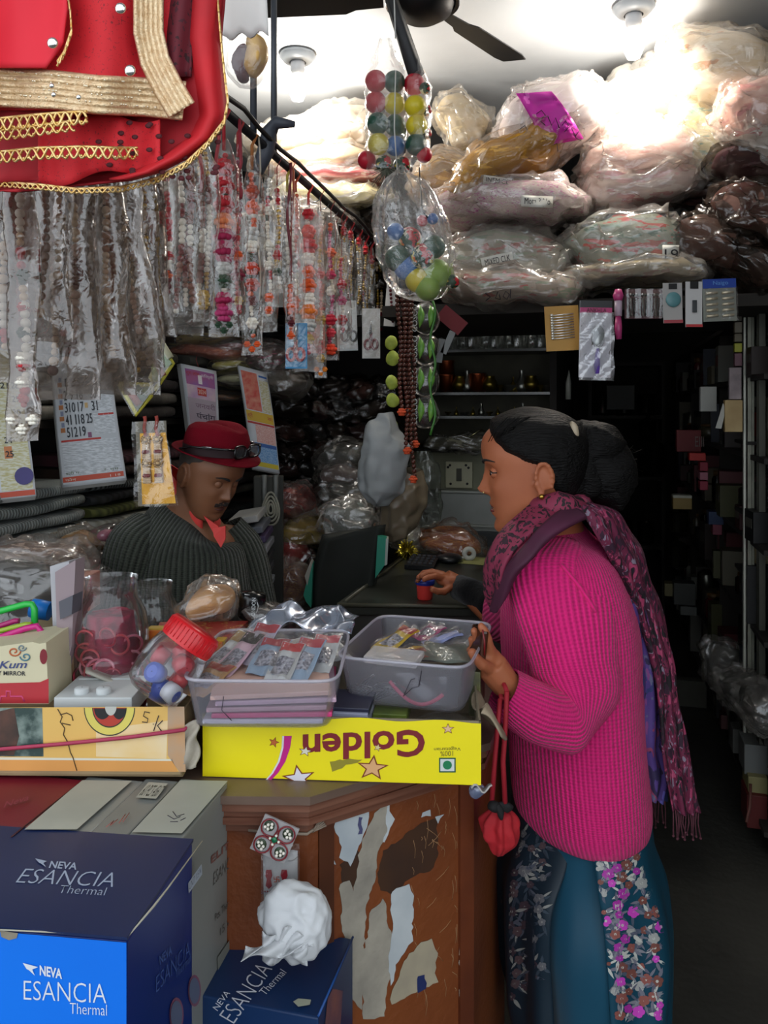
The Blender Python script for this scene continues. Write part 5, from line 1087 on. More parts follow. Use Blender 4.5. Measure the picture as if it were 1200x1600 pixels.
mb = MB(); q = top(702, 878); mb.ball(q+V((0, 0, .012)), (.045, .05, .018), 20, 12); mb.jit(.002, 20); o = mb.build('wallet', mat('#17181b', .35)); tag(o, 'rounded black wallet between calculator and tape roll', 'wallet')
q = top(733, 876); t = T('tape_roll', 'white tape roll standing on the rear counter', 'tape', q)
R = M.Rotation(PI/2, 3, 'X'); mb = MB(); mb.lathe([(.009, -.008), (.024, -.008), (.024, .008), (.009, .008), (.009, -.008)], q+V((0, 0, .025)), R, 28, capb=False); mb.build('roll', mat('#b8b8b0', .5), t)
mb = MB(); mb.tube([q+V((-.02, -.01, .012)), q+V((-.05, -.01, .002))], .005, 4); mb.build('loose_end', mat('#a8a8a0', .5), t)
mb = MB(); mb.prism([top(710, 880)+V((0, 0, .001)), top(758, 884)+V((0, 0, .001)), top(762, 872)+V((0, 0, .001)), top(720, 870)+V((0, 0, .001))], (0, 0, .001)); o = mb.build('paper_sheet', mat('#8c8c54', .7)); tag(o, 'yellowish paper lying under the tape roll', 'paper')
bag(700, 846, 2.95, 108, 38, -8, ['#9a4c1c', '#c07a34', '#8a2c14', '#d09048'], 'orange and red snack packet in clear plastic on the rear counter', '#a05824', dep=.09, haze=.16, scale=22)
# tinsel
t0 = P(636, 862, 2.85); mb = MB(); rt = random.Random(5)
for i in range(110):
    d = V((rt.gauss(0, 1), rt.gauss(0, 1), rt.gauss(0, .9))).normalized(); mb.tube([t0+d*.008, t0+d*.03+V((0, 0, .005)), t0+d*rt.uniform(.035, .055)], [.0022, .0022, .0008], 3)
mb.ball(t0, .014, 8, 6); o = mb.build('tinsel_bow', mat('#a89018', .2, metal=.85, col2='#e0d050', vs=80)); tag(o, 'gold tinsel bow hanging at the counter corner', 'bow')
bag(640, 838, 2.95, 50, 34, 10, ['#5c5c48', '#8c8c74'], 'clear crinkled bag beside the gold tinsel bow', '#4c4c3c', dep=.05, haze=.3)
q = top(664, 936); t = T('small_tub', 'coral red tub with a blue lid under the woman\'s fingers', 'tub', q)
mb = MB(); mb.lathe([(.019, 0), (.0215, .003), (.0245, .042), (.0245, .046)], q, n=32); mb.build('cup', mat('#e0443c', .35, col2='#d83c38'), t)
mb = MB(); mb.lathe([(.0265, .042), (.0275, .045), (.0275, .053), (.024, .056), (.001, .056)], q, n=32, capb=False); mb.build('lid', mat('#2838a0', .35), t)
# ================================================================ chair back with striped cushion edges
t = T('padded_chair', 'dark green chair back with teal and white edging', 'chair', P(545, 1000, 2.35)+V((0, 0, -.5)))
def f(u, v):
    x0 = 492+(1-v)*16-8*math.sin(v*PI); x1 = 598-v*22; y = 838+v*125-(1-v)*(u*18); x = x0+(x1-x0)*u
    return P(x, y, 2.42+.03*math.cos((u-.5)*PI))
mb = MB(); mb.grid(f, 16, 16); mb.build('backrest', mat('#1f231e', .8, col2='#181b17'), t, thick=.04)
def side(pts, Y, nm='teal_edge', c='#1f8a70'):
    mb = MB(); mb.prism([P(x, y, Y) for x, y in pts], (0, .05, 0)); return mb.build(nm, mat(c, .6), t)
side([(590, 838), (606, 842), (603, 880), (586, 904)], 2.38); side([(603, 842), (607, 842), (605, 882), (601, 884)], 2.375, 'white_edge', '#a8b0a8')
side([(474, 930), (486, 880), (489, 882), (486, 950), (478, 940)], 2.38); side([(476, 900), (485, 878), (488, 880), (480, 915)], 2.375, 'white_edge', '#a8a498')
mb = MB(); mb.tube([P(500, 960, 2.44), (P(500, 960, 2.44).x, 2.5, .02)], .012, 8); mb.tube([P(570, 960, 2.44), (P(570, 960, 2.44).x, 2.5, .02)], .012, 8); mb.build('leg', mat('#1a1a1a', .4), t)
# ================================================================ front counter (brown, peeling)
m_br = mat('#80441f', .45, col2='#5e2c12', vs=5, bump=.15, bs=80); m_mould = mat('#5a3020', .4, col2='#7a5240', sc=(1, 1, 14), vs=6)
t = T('front_counter', 'brown peeling wooden counter under the yellow carton', 'counter', (-.3, 1.4, 0))
TOPZ = .95
c0, c1, c2 = V((-.85, 1.18, 0)), V((-.112, 1.165, 0)), V((.145, 1.33, 0))
c3, c4 = V((.25, 1.66, 0)), V((-.85, 1.66, 0))
def lift(v, z): return V((v.x, v.y, z))
def off(o_):   # outline pushed outwards
    return [c0+V((0, -o_, 0)), c1+V((.25*o_, -o_*1.05, 0)), c2+V((o_*1.1, -.3*o_, 0)), c3+V((o_, 0, 0)), c4]
body = off(0)
mb = MB(); mb.prism([lift(v, .92) for v in body], (0, 0, -.92)); mb.build('body', m_br, t)
mb = MB(); mb.prism([lift(v, TOPZ) for v in off(.028)], (0, 0, -.012)); mb.build('worktop', mat('#4c3a30', .4, col2='#6a564a', vs=7), t)
mb = MB()
for o_, z0, z1 in ((.022, .925, .938), (.016, .915, .925), (.02, .905, .915), (.008, .89, .905)): mb.prism([lift(v, z1) for v in off(o_)], (0, 0, z0-z1))
mb.build('moulding', m_mould, t)
pn = (c2-c1).cross(V((0, 0, 1))); PAN = Plane(c1, pn, .0004); PL = Plane(c0, (c1-c0).cross(V((0, 0, 1))), .0012)
# stiles on the panel
def stile(px0, px1, m, nm, d=.006):
    a = PAN.at(px0, 1400, 0); b_ = PAN.at(px1, 1400, 0); mb = MB(); o_ = PAN.n*d
    mb.prism([lift(a, 0), lift(b_, 0), lift(b_, .89), lift(a, .89)], o_); return mb.build(nm, m, t)
stile(716, 737, mat('#4a2010', .45, col2='#6c3418', vs=9), 'edge_stile'); stile(497, 520, mat('#52280f', .45, col2='#3c1c0c', vs=9), 'corner_stile', .004)
a = PL.at(418, 1400, 0); mb = MB(); mb.prism([lift(a, 0), lift(a+V((.01, 0, 0)), 0), lift(a+V((.01, 0, 0)), .89), lift(a, .89)], PL.n*.004); mb.build('corner_stile', mat('#3c1c0c', .5), t)
m_pa = mat('#9ba3a8', .7, col2='#c0c4c4', vs=12); m_pb = mat('#a8a090', .75, col2='#7c766c', vs=16, bump=.2); m_pc = mat('#b0a488', .75, col2='#8a8070', vs=12); m_st = mat('#2e1a10', .6, col2='#42260f', vs=14)
def rough_poly(pts, amp, seed):
    rr = random.Random(seed); out = []
    for (x0, y0), (x1, y1) in zip(pts, pts[1:]+pts[:1]):
        n = max(1, int(math.hypot(x1-x0, y1-y0)/7))
        for i in range(n): out.append((x0+(x1-x0)*i/n+rr.uniform(-amp, amp), y0+(y1-y0)*i/n+rr.uniform(-amp, amp)))
    return out
for k, (pts, m, nm, lv) in enumerate([
    ([(650, 1290), (682, 1278), (684, 1340), (672, 1360), (640, 1372), (618, 1396), (596, 1392), (588, 1365), (600, 1330), (622, 1312)], m_st, 'dark_stain', 1),
    ([(532, 1350), (560, 1330), (575, 1360), (560, 1390), (535, 1380)], m_st, 'dark_stain', 1),
    ([(520, 1290), (545, 1268), (574, 1254), (580, 1262), (572, 1300), (556, 1330), (548, 1352), (530, 1340), (534, 1322), (528, 1308)], m_pa, 'torn_paper', 2),
    ([(600, 1252), (606, 1252), (615, 1280), (600, 1318), (588, 1312), (590, 1280)], m_pa, 'torn_paper', 2),
    ([(586, 1272), (604, 1256), (604, 1300), (590, 1330), (586, 1370), (572, 1420), (568, 1500), (566, 1580), (548, 1560), (540, 1480), (534, 1440), (530, 1380), (545, 1375), (552, 1392), (562, 1330), (574, 1290)], m_pb, 'torn_paper', 3),
    ([(580, 1420), (600, 1404), (606, 1440), (616, 1480), (608, 1530), (600, 1590), (568, 1592), (566, 1500), (576, 1450)], m_pb, 'torn_paper', 2),
    ([(612, 1392), (640, 1380), (646, 1400), (644, 1470), (622, 1500), (612, 1540), (606, 1500), (614, 1460), (610, 1420)], m_pa, 'torn_paper', 3),
    ([(618, 1540), (636, 1496), (656, 1474), (676, 1468), (684, 1490), (680, 1520), (684, 1534), (650, 1550), (612, 1570), (608, 1560)], m_pc, 'torn_paper', 3),
    ([(654, 1524), (665, 1522), (665, 1545), (653, 1552)], mat('#1c2a5c', .6), 'blue_scrap', 5),
    ([(718, 1482), (728, 1476), (730, 1500), (728, 1600), (720, 1600)], m_pb, 'torn_paper', 8),
    ([(660, 1270), (672, 1266), (672, 1274), (658, 1278)], m_pa, 'torn_paper', 2), ([(680, 1276), (694, 1272), (684, 1286)], m_pa, 'torn_paper', 2),
    ([(514, 1336), (520, 1334), (526, 1350), (516, 1348)], m_pa, 'torn_paper', 2), ([(562, 1276), (566, 1276), (566, 1304), (560, 1304)], mat('#4a4a70', .7), 'blue_scrap', 5)]):
    PAN.patch(rough_poly(pts, 2.0, k), m, t, nm, lv)
rr = random.Random(2)
for i in range(46):
    x, y = rr.uniform(640, 714), rr.uniform(1240, 1560); L_ = rr.uniform(4, 34); a = rr.choice([1.4, 1.6, .7, 2.3, 1.5])
    PAN.line([(x, y), (min(714, x+math.cos(a)*L_*.5+2), y+math.sin(a)*L_*.5), (min(714, x+math.cos(a)*L_), y+math.sin(a)*L_)], .0004, mat('#a07850', .7), t, 'scratch')
# ================================================================ cartons in front
def mk_box(corner, phi, w_, d, h, m, label, name='carton', side=-1, cat='box', lid=True, group=None):
    """corner: top front right (or left) corner of the top; phi: turn of the front edge"""
    ex = V((math.cos(phi), math.sin(phi), 0)); ey = V((-math.sin(phi), math.cos(phi), 0)); c = V(corner)
    ctr = c+ex*side*w_/2+ey*d/2; t = T(name, label, cat, (ctr.x, ctr.y, c.z-h), group)
    R = M.Rotation(phi, 3, 'Z')
    mb = MB(); mb.box(ctr-V((0, 0, h/2+.0015)), (w_, d, h-.003), R, .0025); mb.build('body', m, t)
    return t, c, ex, ey, ctr, R
def face_text(o, rx, uy, s, x, y, w_, h, m, par, bold=0):
    return txt(s, V(o)+V(rx)*x+V(uy)*y, V(rx)*w_, V(uy)*h, m, par, bold=bold)
m_blue_shaded = mat('#12234c', .4, col2='#0f1d40', vs=4); m_blue_lit = mat('#0a70dc', .35, col2='#0a60cc', vs=2); m_dblue = mat('#0c2468', .4, col2='#0a1e58', vs=4)
m_wt = mat('#d8dce4', .5); m_gt = mat('#98a4b8', .5)
def bird(o, rx, uy, m, par):
    pts = [(0, 1), (1, .75), (.62, .5), (.78, 0), (.4, .42), (.25, .5)]; mb = MB(); n = V(rx).cross(V(uy)).normalized()*.0006
    mb.face([V(o)+V(rx)*x+V(uy)*y+n for x, y in pts]); return mb.build('bird_mark', m, par)
ph = math.radians(-7)
t, c, ex, ey, ctr, R = mk_box(P(198, 1466, .818), ph, .30, .187, .42, m_dblue, 'blue carton, lit front and shaded lid put in colour, nearest at lower left')
z = V((0, 0, 1))
mb = MB(); mb.box(ctr-V((0, 0, .0)), (.302, .189, .003), R); mb.build('lid_flap', m_blue_shaded, t)
# front print brighter and lid darker: street daylight put into the colours
o_f = c-ex*.30-z*.42
mb = MB(); mb.face([c-ex*.30-z*.42-ey*.0008, c-z*.42-ey*.0008, c-z*.004-ey*.0008, c-ex*.30-z*.004-ey*.0008]); mb.build('front_print', m_blue_lit, t)
PF = Plane(c, ey, .0016); PT = Plane(c, z, .0022); PS = Plane(c, ex, .0012)
PF.text('NEVA', (62, 1524), (97, 1530), (62, 1508), m_wt, t, bold=.03); bird(PF.at(36, 1522), PF.at(60, 1524)-PF.at(36, 1522), PF.at(36, 1504)-PF.at(36, 1522), m_wt, t)
PF.text('ESANCIA', (37, 1562), (166, 1568), (37, 1532), m_wt, t, bold=-.012); PF.text('Thermal', (109, 1584), (167, 1587), (109, 1567), m_wt, t, bold=-.01)
PT.text('NEVA', (76, 1356), (119, 1359), (80, 1345), m_gt, t, bold=.02); bird(PT.at(58, 1355), PT.at(76, 1356)-PT.at(58, 1355), PT.at(55, 1342)-PT.at(58, 1355), m_gt, t)
PT.text('ESANCIA', (24, 1379), (176, 1386), (40, 1357), m_gt, t, bold=-.012); PT.text('Thermal', (90, 1395), (163, 1399), (96, 1383), m_gt, t, bold=-.012)
m_ft = mat('#3c5490', .5)
PS.text('NEVA', (250, 1508), (269, 1490), (249, 1494), m_ft, t, bold=.02); PS.text('ESANCIA', (244, 1552), (297, 1492), (244, 1526), m_ft, t, bold=-.01); PS.text('Thermal', (274, 1530), (298, 1502), (274, 1517), m_ft, t)
for (x, y, rr_) in ((304, 1548, 20), (276, 1586, 22)):
    pts = [(x+rr_*.5*math.cos(a*PI/10), y+rr_*1.25*math.sin(a*PI/10)) for a in range(20)]; PS.patch(pts, mat('#7c4a60', .5), t, 'round_badge', 1); PS.patch([(x+(px-x)*.82, y+(py-y)*.82) for px, py in pts], mat('#586078', .5), t, 'round_badge_centre', 2)
PS.patch([(294, 1380), (315, 1350), (316, 1366), (295, 1396)], mat('#9ca4b0', .5), t, 'sticker'); PS.text('UNIT 1 5 N', (297, 1388), (314, 1364), (297, 1379), mat('#1c2030', .5), t, bold=.01) if False else PS.text('UNIT 1:5 N', (296, 1391), (314, 1364), (296, 1380), mat('#1c2030', .5), t)
m_cb = mat('#8c8474', .8, col2='#6c6658', vs=30)
mb = MB(); mb.tube([PT.at(*q, 0) for q in ((199, 1464), (240, 1416), (262, 1388), (316, 1314))], [.001, .0016, .0012, .0008], 4); mb.tube([PT.at(-20, 1452, 0), PT.at(90, 1457, 0), PT.at(198, 1466, 0)], .0009, 4); mb.build('worn_edge', mat('#a8a494', .8), t)
PF.patch([(0, 1454), (28, 1458), (26, 1466), (14, 1469), (2, 1464)], m_cb, t, 'finger_notch')
# silver cartons behind, standing side by side
m_sv = mat('#868884', .4, col2='#747670', vs=6); m_sd = mat('#6a6c66', .45, col2='#585a54', vs=6); m_lab = mat('#a8a89c', .6, col2='#98988c', vs=8)
phs = math.radians(-10)
svs = [(133, 1306, .088, 'silver carton with a large white panel, left of three'), (195, 1306, .050, 'narrow silver carton with small label and red pen, middle of three'), (284, 1308, .072, 'silver carton with handwritten paper, right of three')]
SP = []
for i, (x, y, w_, lb) in enumerate(svs):
    t, c, ex, ey, ctr, R = mk_box(P(x, y, 1.010), phs, w_, .158, .44, m_sv if i != 1 else mat('#7c7e7a', .4, col2='#6c6e6a'), lb); SP.append((t, Plane(c, z, .001), Plane(c, ex, .001), c))
SP[0][1].patch([(38, 1296), (120, 1296), (206, 1220), (128, 1219)], m_lab, SP[0][0], 'white_panel')
SP[1][1].patch([(212, 1246), (244, 1248), (262, 1224), (232, 1222)], m_lab, SP[1][0], 'sticker'); SP[1][1].text('60 PCS 4567', (216, 1243), (244, 1245), (232, 1226), mat('#605c58', .6), SP[1][0])
for st in ([(166, 1292), (178, 1282), (172, 1290), (184, 1280)], [(186, 1286), (196, 1272)], [(192, 1284), (202, 1270)]): SP[1][1].line(st, .0006, mat('#a85048', .6), SP[1][0])
SP[2][1].patch([(206, 1300), (284, 1302), (356, 1220), (282, 1219)], m_lab, SP[2][0], 'white_panel')
for st in ([(262, 1274), (272, 1280), (282, 1276)], [(270, 1268), (276, 1276), (288, 1272)], [(266, 1284), (278, 1284)], [(282, 1282), (290, 1278)]): SP[2][1].line(st, .0007, ink, SP[2][0])
SS = SP[2][2]; T2 = SP[2][0]; m_s2 = mat('#4c4e4a', .5)
SS.patch([(358, 1262), (376, 1240), (377, 1268), (359, 1294)], mat('#84867c', .6), T2, 'sticker', 2); SS.text('ESANCIA', (333, 1384), (366, 1348), (334, 1364), m_s2, T2, bold=-.01); SS.text('ELITE', (330, 1350), (366, 1318), (330, 1338), mat('#7c5048', .5), T2, bold=.02)
SS.text('Pcs. Thermal set', (336, 1440), (372, 1400), (336, 1428), m_s2, T2); SS.text('15 x 26', (344, 1462), (370, 1432), (344, 1450), m_s2, T2)
SS.patch([(340, 1496), (376, 1444), (377, 1466), (341, 1522)], mat('#7e8078', .6), T2, 'sticker', 2); SS.text('MRP 2650', (343, 1500), (374, 1458), (343, 1514), mat('#3c3c38', .6), T2) if False else None
t, c, ex, ey, ctr, R = mk_box(P(18, 1308, 1.008), math.radians(-12), .34, .165, .44, mat('#7c1a28', .45, col2='#681420', vs=5), 'dull red carton at the left edge behind the blue one')
mb = MB(); mb.tube([c+ey*(.165*i/8)+z*.0005 for i in range(9)], .0014, 4); mb.build('lid_edge', mat('#3c0c14', .6), t)
RPp = Plane(c, z, .001); RPp.text('Neva', (6, 1262), (44, 1250), (10, 1252), mat('#8c3444', .5), t)
# low blue carton with the tissue bag on it
t, c, ex, ey, ctr, R = mk_box((-.085, 1.036, .715), math.radians(-14), .24, .16, .3, mat('#12305a', .4, col2='#0e284c', vs=5), 'low blue carton in front of the counter with writing turned sideways')
PT3 = Plane(c, z, .001); PT3.text('ESANCIA', (366, 1600), (426, 1514), (342, 1586), m_wt, t, bold=-.015); PT3.text('Thermal', (414, 1556), (448, 1520), (404, 1549), m_wt, t, bold=-.01); PT3.text('NEVA', (340, 1580), (360, 1552), (332, 1574), m_wt, t)
PT3.patch([(458, 1565), (466, 1560), (486, 1562), (484, 1570), (466, 1573)], mat('#a8ac98', .6), t, 'paper_scrap')
PS3 = Plane(c, ex, .001); PS3.patch([(512, 1560), (520, 1545), (536, 1548), (532, 1600), (508, 1600)], mat('#8c5648', .6, col2='#1a2850', vs=20), t, 'printed_picture'); mb = MB(); mb.tube([c, c+ey*.16], .0018, 4); mb.build('worn_edge', mat('#1c4c90', .5), t)
# tissue bag, hanging sticker packet and tile
def crumple(c, r, m, label, nm, seed=0, cat='bag', amp=.3):
    mb = MB(); g = bmesh.ops.create_icosphere(mb.b, subdivisions=5, radius=1, matrix=M.Translation(c) @ M.Diagonal((*r, 1)))
    R0 = max(r)
    for v in mb.b.verts:
        q = (v.co-V(c)); n1 = noise.noise(q/R0*1.6+V((seed, 0, 0))); n2 = 1-abs(noise.noise(q/R0*3.2+V((0, seed, 0))))*2; n3 = 1-abs(noise.noise(q/R0*7+V((0, 0, seed))))*2
        v.co = V(c)+q*(1+amp*n1+amp*.35*n2+amp*.12*n3)
    for f in mb.b.faces: f.smooth = True
    o = mb.build(nm, m); return tag(o, label, cat)
m_tis = mat('#c8cacc', .6, col2='#bcbec0'); 
t = T('tissue_bag', 'white crumpled thin bag lying on the low blue carton', 'bag', P(450, 1490, 1.06))
cc = P(463, 1437, 1.085); mb = MB(); g = bmesh.ops.create_icosphere(mb.b, subdivisions=5, radius=1)
for v in mb.b.verts:
    q = v.co.copy(); n2 = 1-abs(noise.noise(q*1.5+V((2, 0, 0))))*2.2; n3 = 1-abs(noise.noise(q*3.4+V((0, 4, 0))))*2
    r = 1+.22*noise.noise(q*1.1)+.10*n2+.05*n3
    v.co = cc+V((q.x*.047*r*(1-.25*max(0, -q.z)), q.y*.036*r, q.z*.046*r))
for f in mb.b.faces: f.smooth = True
mb.build('bag', m_tis, t)
mb = MB(); mb.grid(lambda u, v: P(384+u*105-v*8*(1-u), 1478+v*24-u*20+6*math.sin(u*9+v*3), 1.045-.02*v+.006*math.sin(u*16+v*6)+.02*u), 30, 10); mb.build('bag_tail', m_tis, t, thick=.0012)
mb = MB(); mb.grid(lambda u, v: P(410+u*70, 1455+v*46+8*math.sin(u*8), 1.05+.008*math.sin(u*20+v*9)), 24, 10); mb.build('bag_fold', m_tis, t, thick=.0012)
mb = MB(); mb.tube([PL.at(388, 1297, 6), PL.at(440, 1302, 8), PAN.at(480, 1303, 24), PAN.at(498, 1290, 18)], .0022, 6)
for i in range(9): mb.tube([PAN.at(488, 1300, 18), PAN.at(494+i*2, 1278+abs(i-4)*3, 34)], .0014, 4)
o = mb.build('string', mat('#8c7c6c', .8)); tag(o, 'frayed pale string across the counter corner', 'string')
t = T('sticker_packet', 'white hanging strip with red footprint stickers', 'packet', P(437, 1460, 1.135))
pk = Plane(P(437, 1400, 1.135), (0, -1, 0), .001)
mb = MB(); mb.grid(lambda u, v: P(411+u*54+v*2*(1-u), 1330+v*128+2*math.sin(u*6), 1.135+.004*math.sin(v*9+u*4)), 8, 20); mb.build('white_strip', mat('#aeb0b4', .5), t, thick=.001)
mb = MB(); mb.grid(lambda u, v: P(408+u*60, 1318+v*150, 1.127+.004*math.sin(v*12+u*5)), 8, 20); mb.build('clear_sleeve', GLINT, t)
m_fr = mat('#7c1420', .5); pk = Plane(P(437, 1400, 1.128), (0, -1, 0), .0)
for sx in (-1, 1):
    cx = 432+sx*12; pts = [(cx+sx*0-4, 1359), (cx+4, 1359), (cx+5.5, 1368), (cx+3, 1374), (cx+5, 1384), (cx, 1389), (cx-5, 1384), (cx-3, 1374), (cx-5.5, 1368)]
    pk.patch(pts, m_fr, t, 'footprint'); 
    for i in range(4): pk.patch([(cx-6+i*4+1.4*math.cos(a), 1393+1.6*math.sin(a)) for a in (0, 1.57, 3.14, 4.71)], m_fr, t, 'toe_print')
for seg in ([(428, 1374), (436, 1374)], [(432, 1370), (432, 1378)], [(432, 1370), (436, 1370)], [(436, 1374), (436, 1378)], [(432, 1378), (428, 1378)], [(428, 1374), (428, 1370)]): pk.line(seg, .0006, mat('#a8482c', .5), t, 'small_mark')
t = T('rangoli_tile', 'small square sticker tile with red petals, pearls and a green stone', 'tile', P(430, 1345, 1.12))
cc = P(429, 1311, 1.122); a1 = V((math.cos(-.42), 0, math.sin(-.42))); a2 = V((-a1.z, 0, a1.x)); s = .0235
def tp(u, v, d=.0): return cc+a1*u*s+a2*v*s+V((0, -d, 0))
mb = MB(); mb.prism([tp(-1.12, -1.12), tp(1.12, -1.12), tp(1.12, 1.12), tp(-1.12, 1.12)], (0, .003, 0)); mb.build('base', mat('#a09c9c', .3), t)
for i, (sx, sy) in enumerate(((1, 1), (1, -1), (-1, 1), (-1, -1))):
    mb = MB(); pts = [tp(sx*.12, sy*.12, .002)]+[tp(sx*(.55+.5*math.cos(a)), sy*(.55+.5*math.sin(a)), .002) for a in [x*PI/8-PI/2 for x in range(13)]]; mb.tube(pts+[pts[0]], .0012, 5); mb.build('red_petal', mat('#7c1c24', .4), t)
    mb = MB(); mb.ball(tp(sx*.6, sy*.6, .0), (.008, .002, .008), 10, 6); mb.build('green_centre', mat('#2c3c24', .5), t)
    mb = MB()
    for (x, y) in ((.45, .62), (.62, .45), (.7, .68), (.5, .8), (.82, .5)): mb.ball(tp(sx*x, sy*y, .003), .0023, 8, 6)
    mb.build('pearls', bm_(WHITE), t)
mb = MB(); mb.ball(tp(0, 0, .002), (.0045, .003, .0045), 10, 7); mb.build('green_stone', mat('#0e6a44', .2), t)
mb = MB()
for a in range(4): mb.ball(tp(.28*math.cos(a*PI/2), .28*math.sin(a*PI/2), .003), .002, 8, 6)
mb.build('pearls', bm_(WHITE), t)
# ================================================================ yellow sweet carton (open tray)
def tray(o, ex, ey, w_, d, h, m, t, th=.003, flip=None):
    """o: outer front left bottom corner"""
    mb = MB(); z = V((0, 0, 1))
    def bx(a, b_, c_, s0, s1, s2): mb.box(o+ex*(a+s0/2)+ey*(b_+s1/2)+z*(c_+s2/2), (s0, s1, s2), M((tuple(ex), tuple(ey), tuple(z))).transposed().to_3x3())
    bx(0, 0, 0, w_, d, th); bx(0, 0, 0, w_, th, h); bx(0, d-th, 0, w_, th, h); bx(0, 0, 0, th, d, h); bx(w_-th, 0, 0, th, d, h); return mb.build('tray', m, t)
m_yel = mat('#e8d800', .45, col2='#dccb00', vs=5); t = T('yellow_carton', 'yellow open sweet carton with upside down lettering on the counter', 'carton', (-.06, 1.3, .951))
ph = math.radians(-4); ex, ey, z = V((math.cos(ph), math.sin(ph), 0)), V((-math.sin(ph), math.cos(ph), 0)), V((0, 0, 1))
o_ = P(317, 1211, 1.198); o_.z = .9515
tray(o_, ex, ey, .414, .27, .093, mat('#8a7c64', .8, col2='#6c6250', vs=20), t)
mb = MB(); mb.grid(lambda u, v: o_+ex*u*.414-ey*.0012+z*(v*(.094-.004*math.sin(u*11)**2)), 30, 4); mb.build('front_print', m_yel, t)
YF = Plane(o_-ey*.0012, ey, .0006)
YF.text('Golden', (664, 1139), (473, 1147), (664, 1182), mat('#7a1820', .45), t, bold=.025)
YF.text('Vegetarian', (720, 1166), (678, 1167), (720, 1173), mat('#6c6418', .5), t); YF.text('100%', (708, 1173), (688, 1174), (708, 1181), mat('#6c6418', .5), t)
def star(cx, cy, r, m_in, m_out, rot=0, sx=1.0):
    for k, (q, m, lv) in enumerate(((1, m_out, 1), (.78, m_in, 2))):
        pts = []
        for i in range(10):
            a = rot+i*PI/5; rr_ = r*q*(1 if i % 2 == 0 else .42); pts.append((cx+rr_*sx*math.sin(a), cy-rr_*math.cos(a)))
        YF.patch(pts, m, t, 'star_print', lv)
m_so = mat('#7c3410', .5); star(582, 1200, 21, mat('#d8a470', .5), m_so, .1, 1.25); star(467, 1216, 22, mat('#d8d4dc', .5), m_so, -.15, 1.25); star(477, 1174, 9, mat('#d8d4c0', .5), m_so, .2, 1.3); star(700, 1139, 9, mat('#e0b890', .5), m_so, 0, 1.2); star(428, 1160, 9, mat('#c06028', .5), m_so, .3); star(590, 1168, 7, mat('#d8c890', .5), m_so, .3)
pts = [(447, 1150), (446, 1168), (440, 1190), (430, 1208), (416, 1224)]; YF.patch([(x-3, y) for x, y in pts]+[(x+9-i*1.6, y) for i, (x, y) in list(enumerate(pts))[::-1]], mat('#c01880', .45), t, 'magenta_swoosh'); YF.patch([(x-6, y) for x, y in pts]+[(x-3, y) for i, (x, y) in list(enumerate(pts))[::-1]], mat('#d8d8d8', .45), t, 'white_swoosh')
YF.patch([(686, 1184), (712, 1184), (712, 1207), (686, 1207)], mat('#205838', .5), t, 'vegetarian_mark', 1); YF.patch([(688, 1186), (710, 1186), (710, 1205), (688, 1205)], mat('#d0d4d0', .5), t, 'vegetarian_mark', 2); YF.patch([(699+7*math.cos(a*PI/10), 1195.5+7*math.sin(a*PI/10)) for a in range(20)], mat('#107848', .5), t, 'green_dot', 3)
YF.patch(rough_poly([(516, 1190), (545, 1186), (566, 1188), (540, 1196), (528, 1204), (518, 1206)], 1.5, 3), mat('#8c8020', .7), t, 'scuff', 1)
# torn right end flap
def f(u, v): return o_+ex*(.414+.03*u+.01*math.sin(v*7))+z*(.105-.03*v-.035*u+.01*math.sin(v*9+u*3))+ey*(.0+.16*v)
mb = MB(); mb.grid(f, 8, 16); mb.build('torn_flap', mat('#9c8c74', .8, col2='#7c6c58', vs=30), t, thick=.003)
mb = MB(); mb.grid(lambda u, v: o_+ex*(.40+.03*u)+z*(-.004-.012*u*v+.006*math.sin(u*8))+ey*(-.004+.03*v), 8, 6); mb.build('torn_flap', mat('#a8a4a0', .7), t, thick=.002)
mb = MB(); mb.ball(P(745, 1234, 1.2), (.012, .012, .011), 14, 10); mb.jit(.004, 60); o = mb.build('blue_clear_scrap', plastic('#9ab0d8', .35, .2, .6)); tag(o, 'scrap of bluish plastic hanging at the yellow carton corner', 'scrap')
# amber carton at the left
t = T('amber_carton', 'amber printed open carton with pink string across it', 'carton', (-.5, 1.3, .951))
ph2 = math.radians(-1); ex, ey = V((math.cos(ph2), math.sin(ph2), 0)), V((-math.sin(ph2), math.cos(ph2), 0)); o_ = V((-.84, 1.175, .965)); Wd = P(288, 1208, 1.175).x+.84
tray(o_, ex, ey, Wd, .30, .094, mat('#9c8460', .8, col2='#7c6a4c', vs=12), t)
AF = Plane(o_, ey, .0002)
AF.patch([(-40, 1106), (288, 1104), (290, 1206), (-40, 1204)], mat('#d8b060', .5, col2='#d0a658', vs=6), t, 'front_print', 1)
AF.patch([(-20, 1106), (66, 1106), (68, 1182), (-20, 1182)], mat('#2c403c', .5, col2='#788880', vs=40, sharp=.1), t, 'picture_print', 2); AF.patch([(-20, 1116), (22, 1106), (30, 1150), (22, 1180), (-20, 1182)], mat('#20221e', .5, col2='#5c3c30', vs=30), t, 'picture_print', 3)
AF.patch([(-20, 1183), (270, 1186), (270, 1189), (-20, 1187)], mat('#d8d4c0', .5), t, 'white_line', 2); AF.patch([(-20, 1187), (270, 1189), (278, 1206), (-20, 1204)], mat('#d89850', .5), t, 'orange_strip', 2)
AF.patch([(150, 1140), (262, 1126), (260, 1186), (150, 1182)], mat('#d8d2c0', .5, col2='#d8b470', vs=9), t, 'pale_print', 2)
AF.patch([(262, 1104), (288, 1104), (290, 1206), (280, 1206), (262, 1180)], mat('#b88858', .6, col2='#9c9080', vs=20), t, 'worn_print', 2)
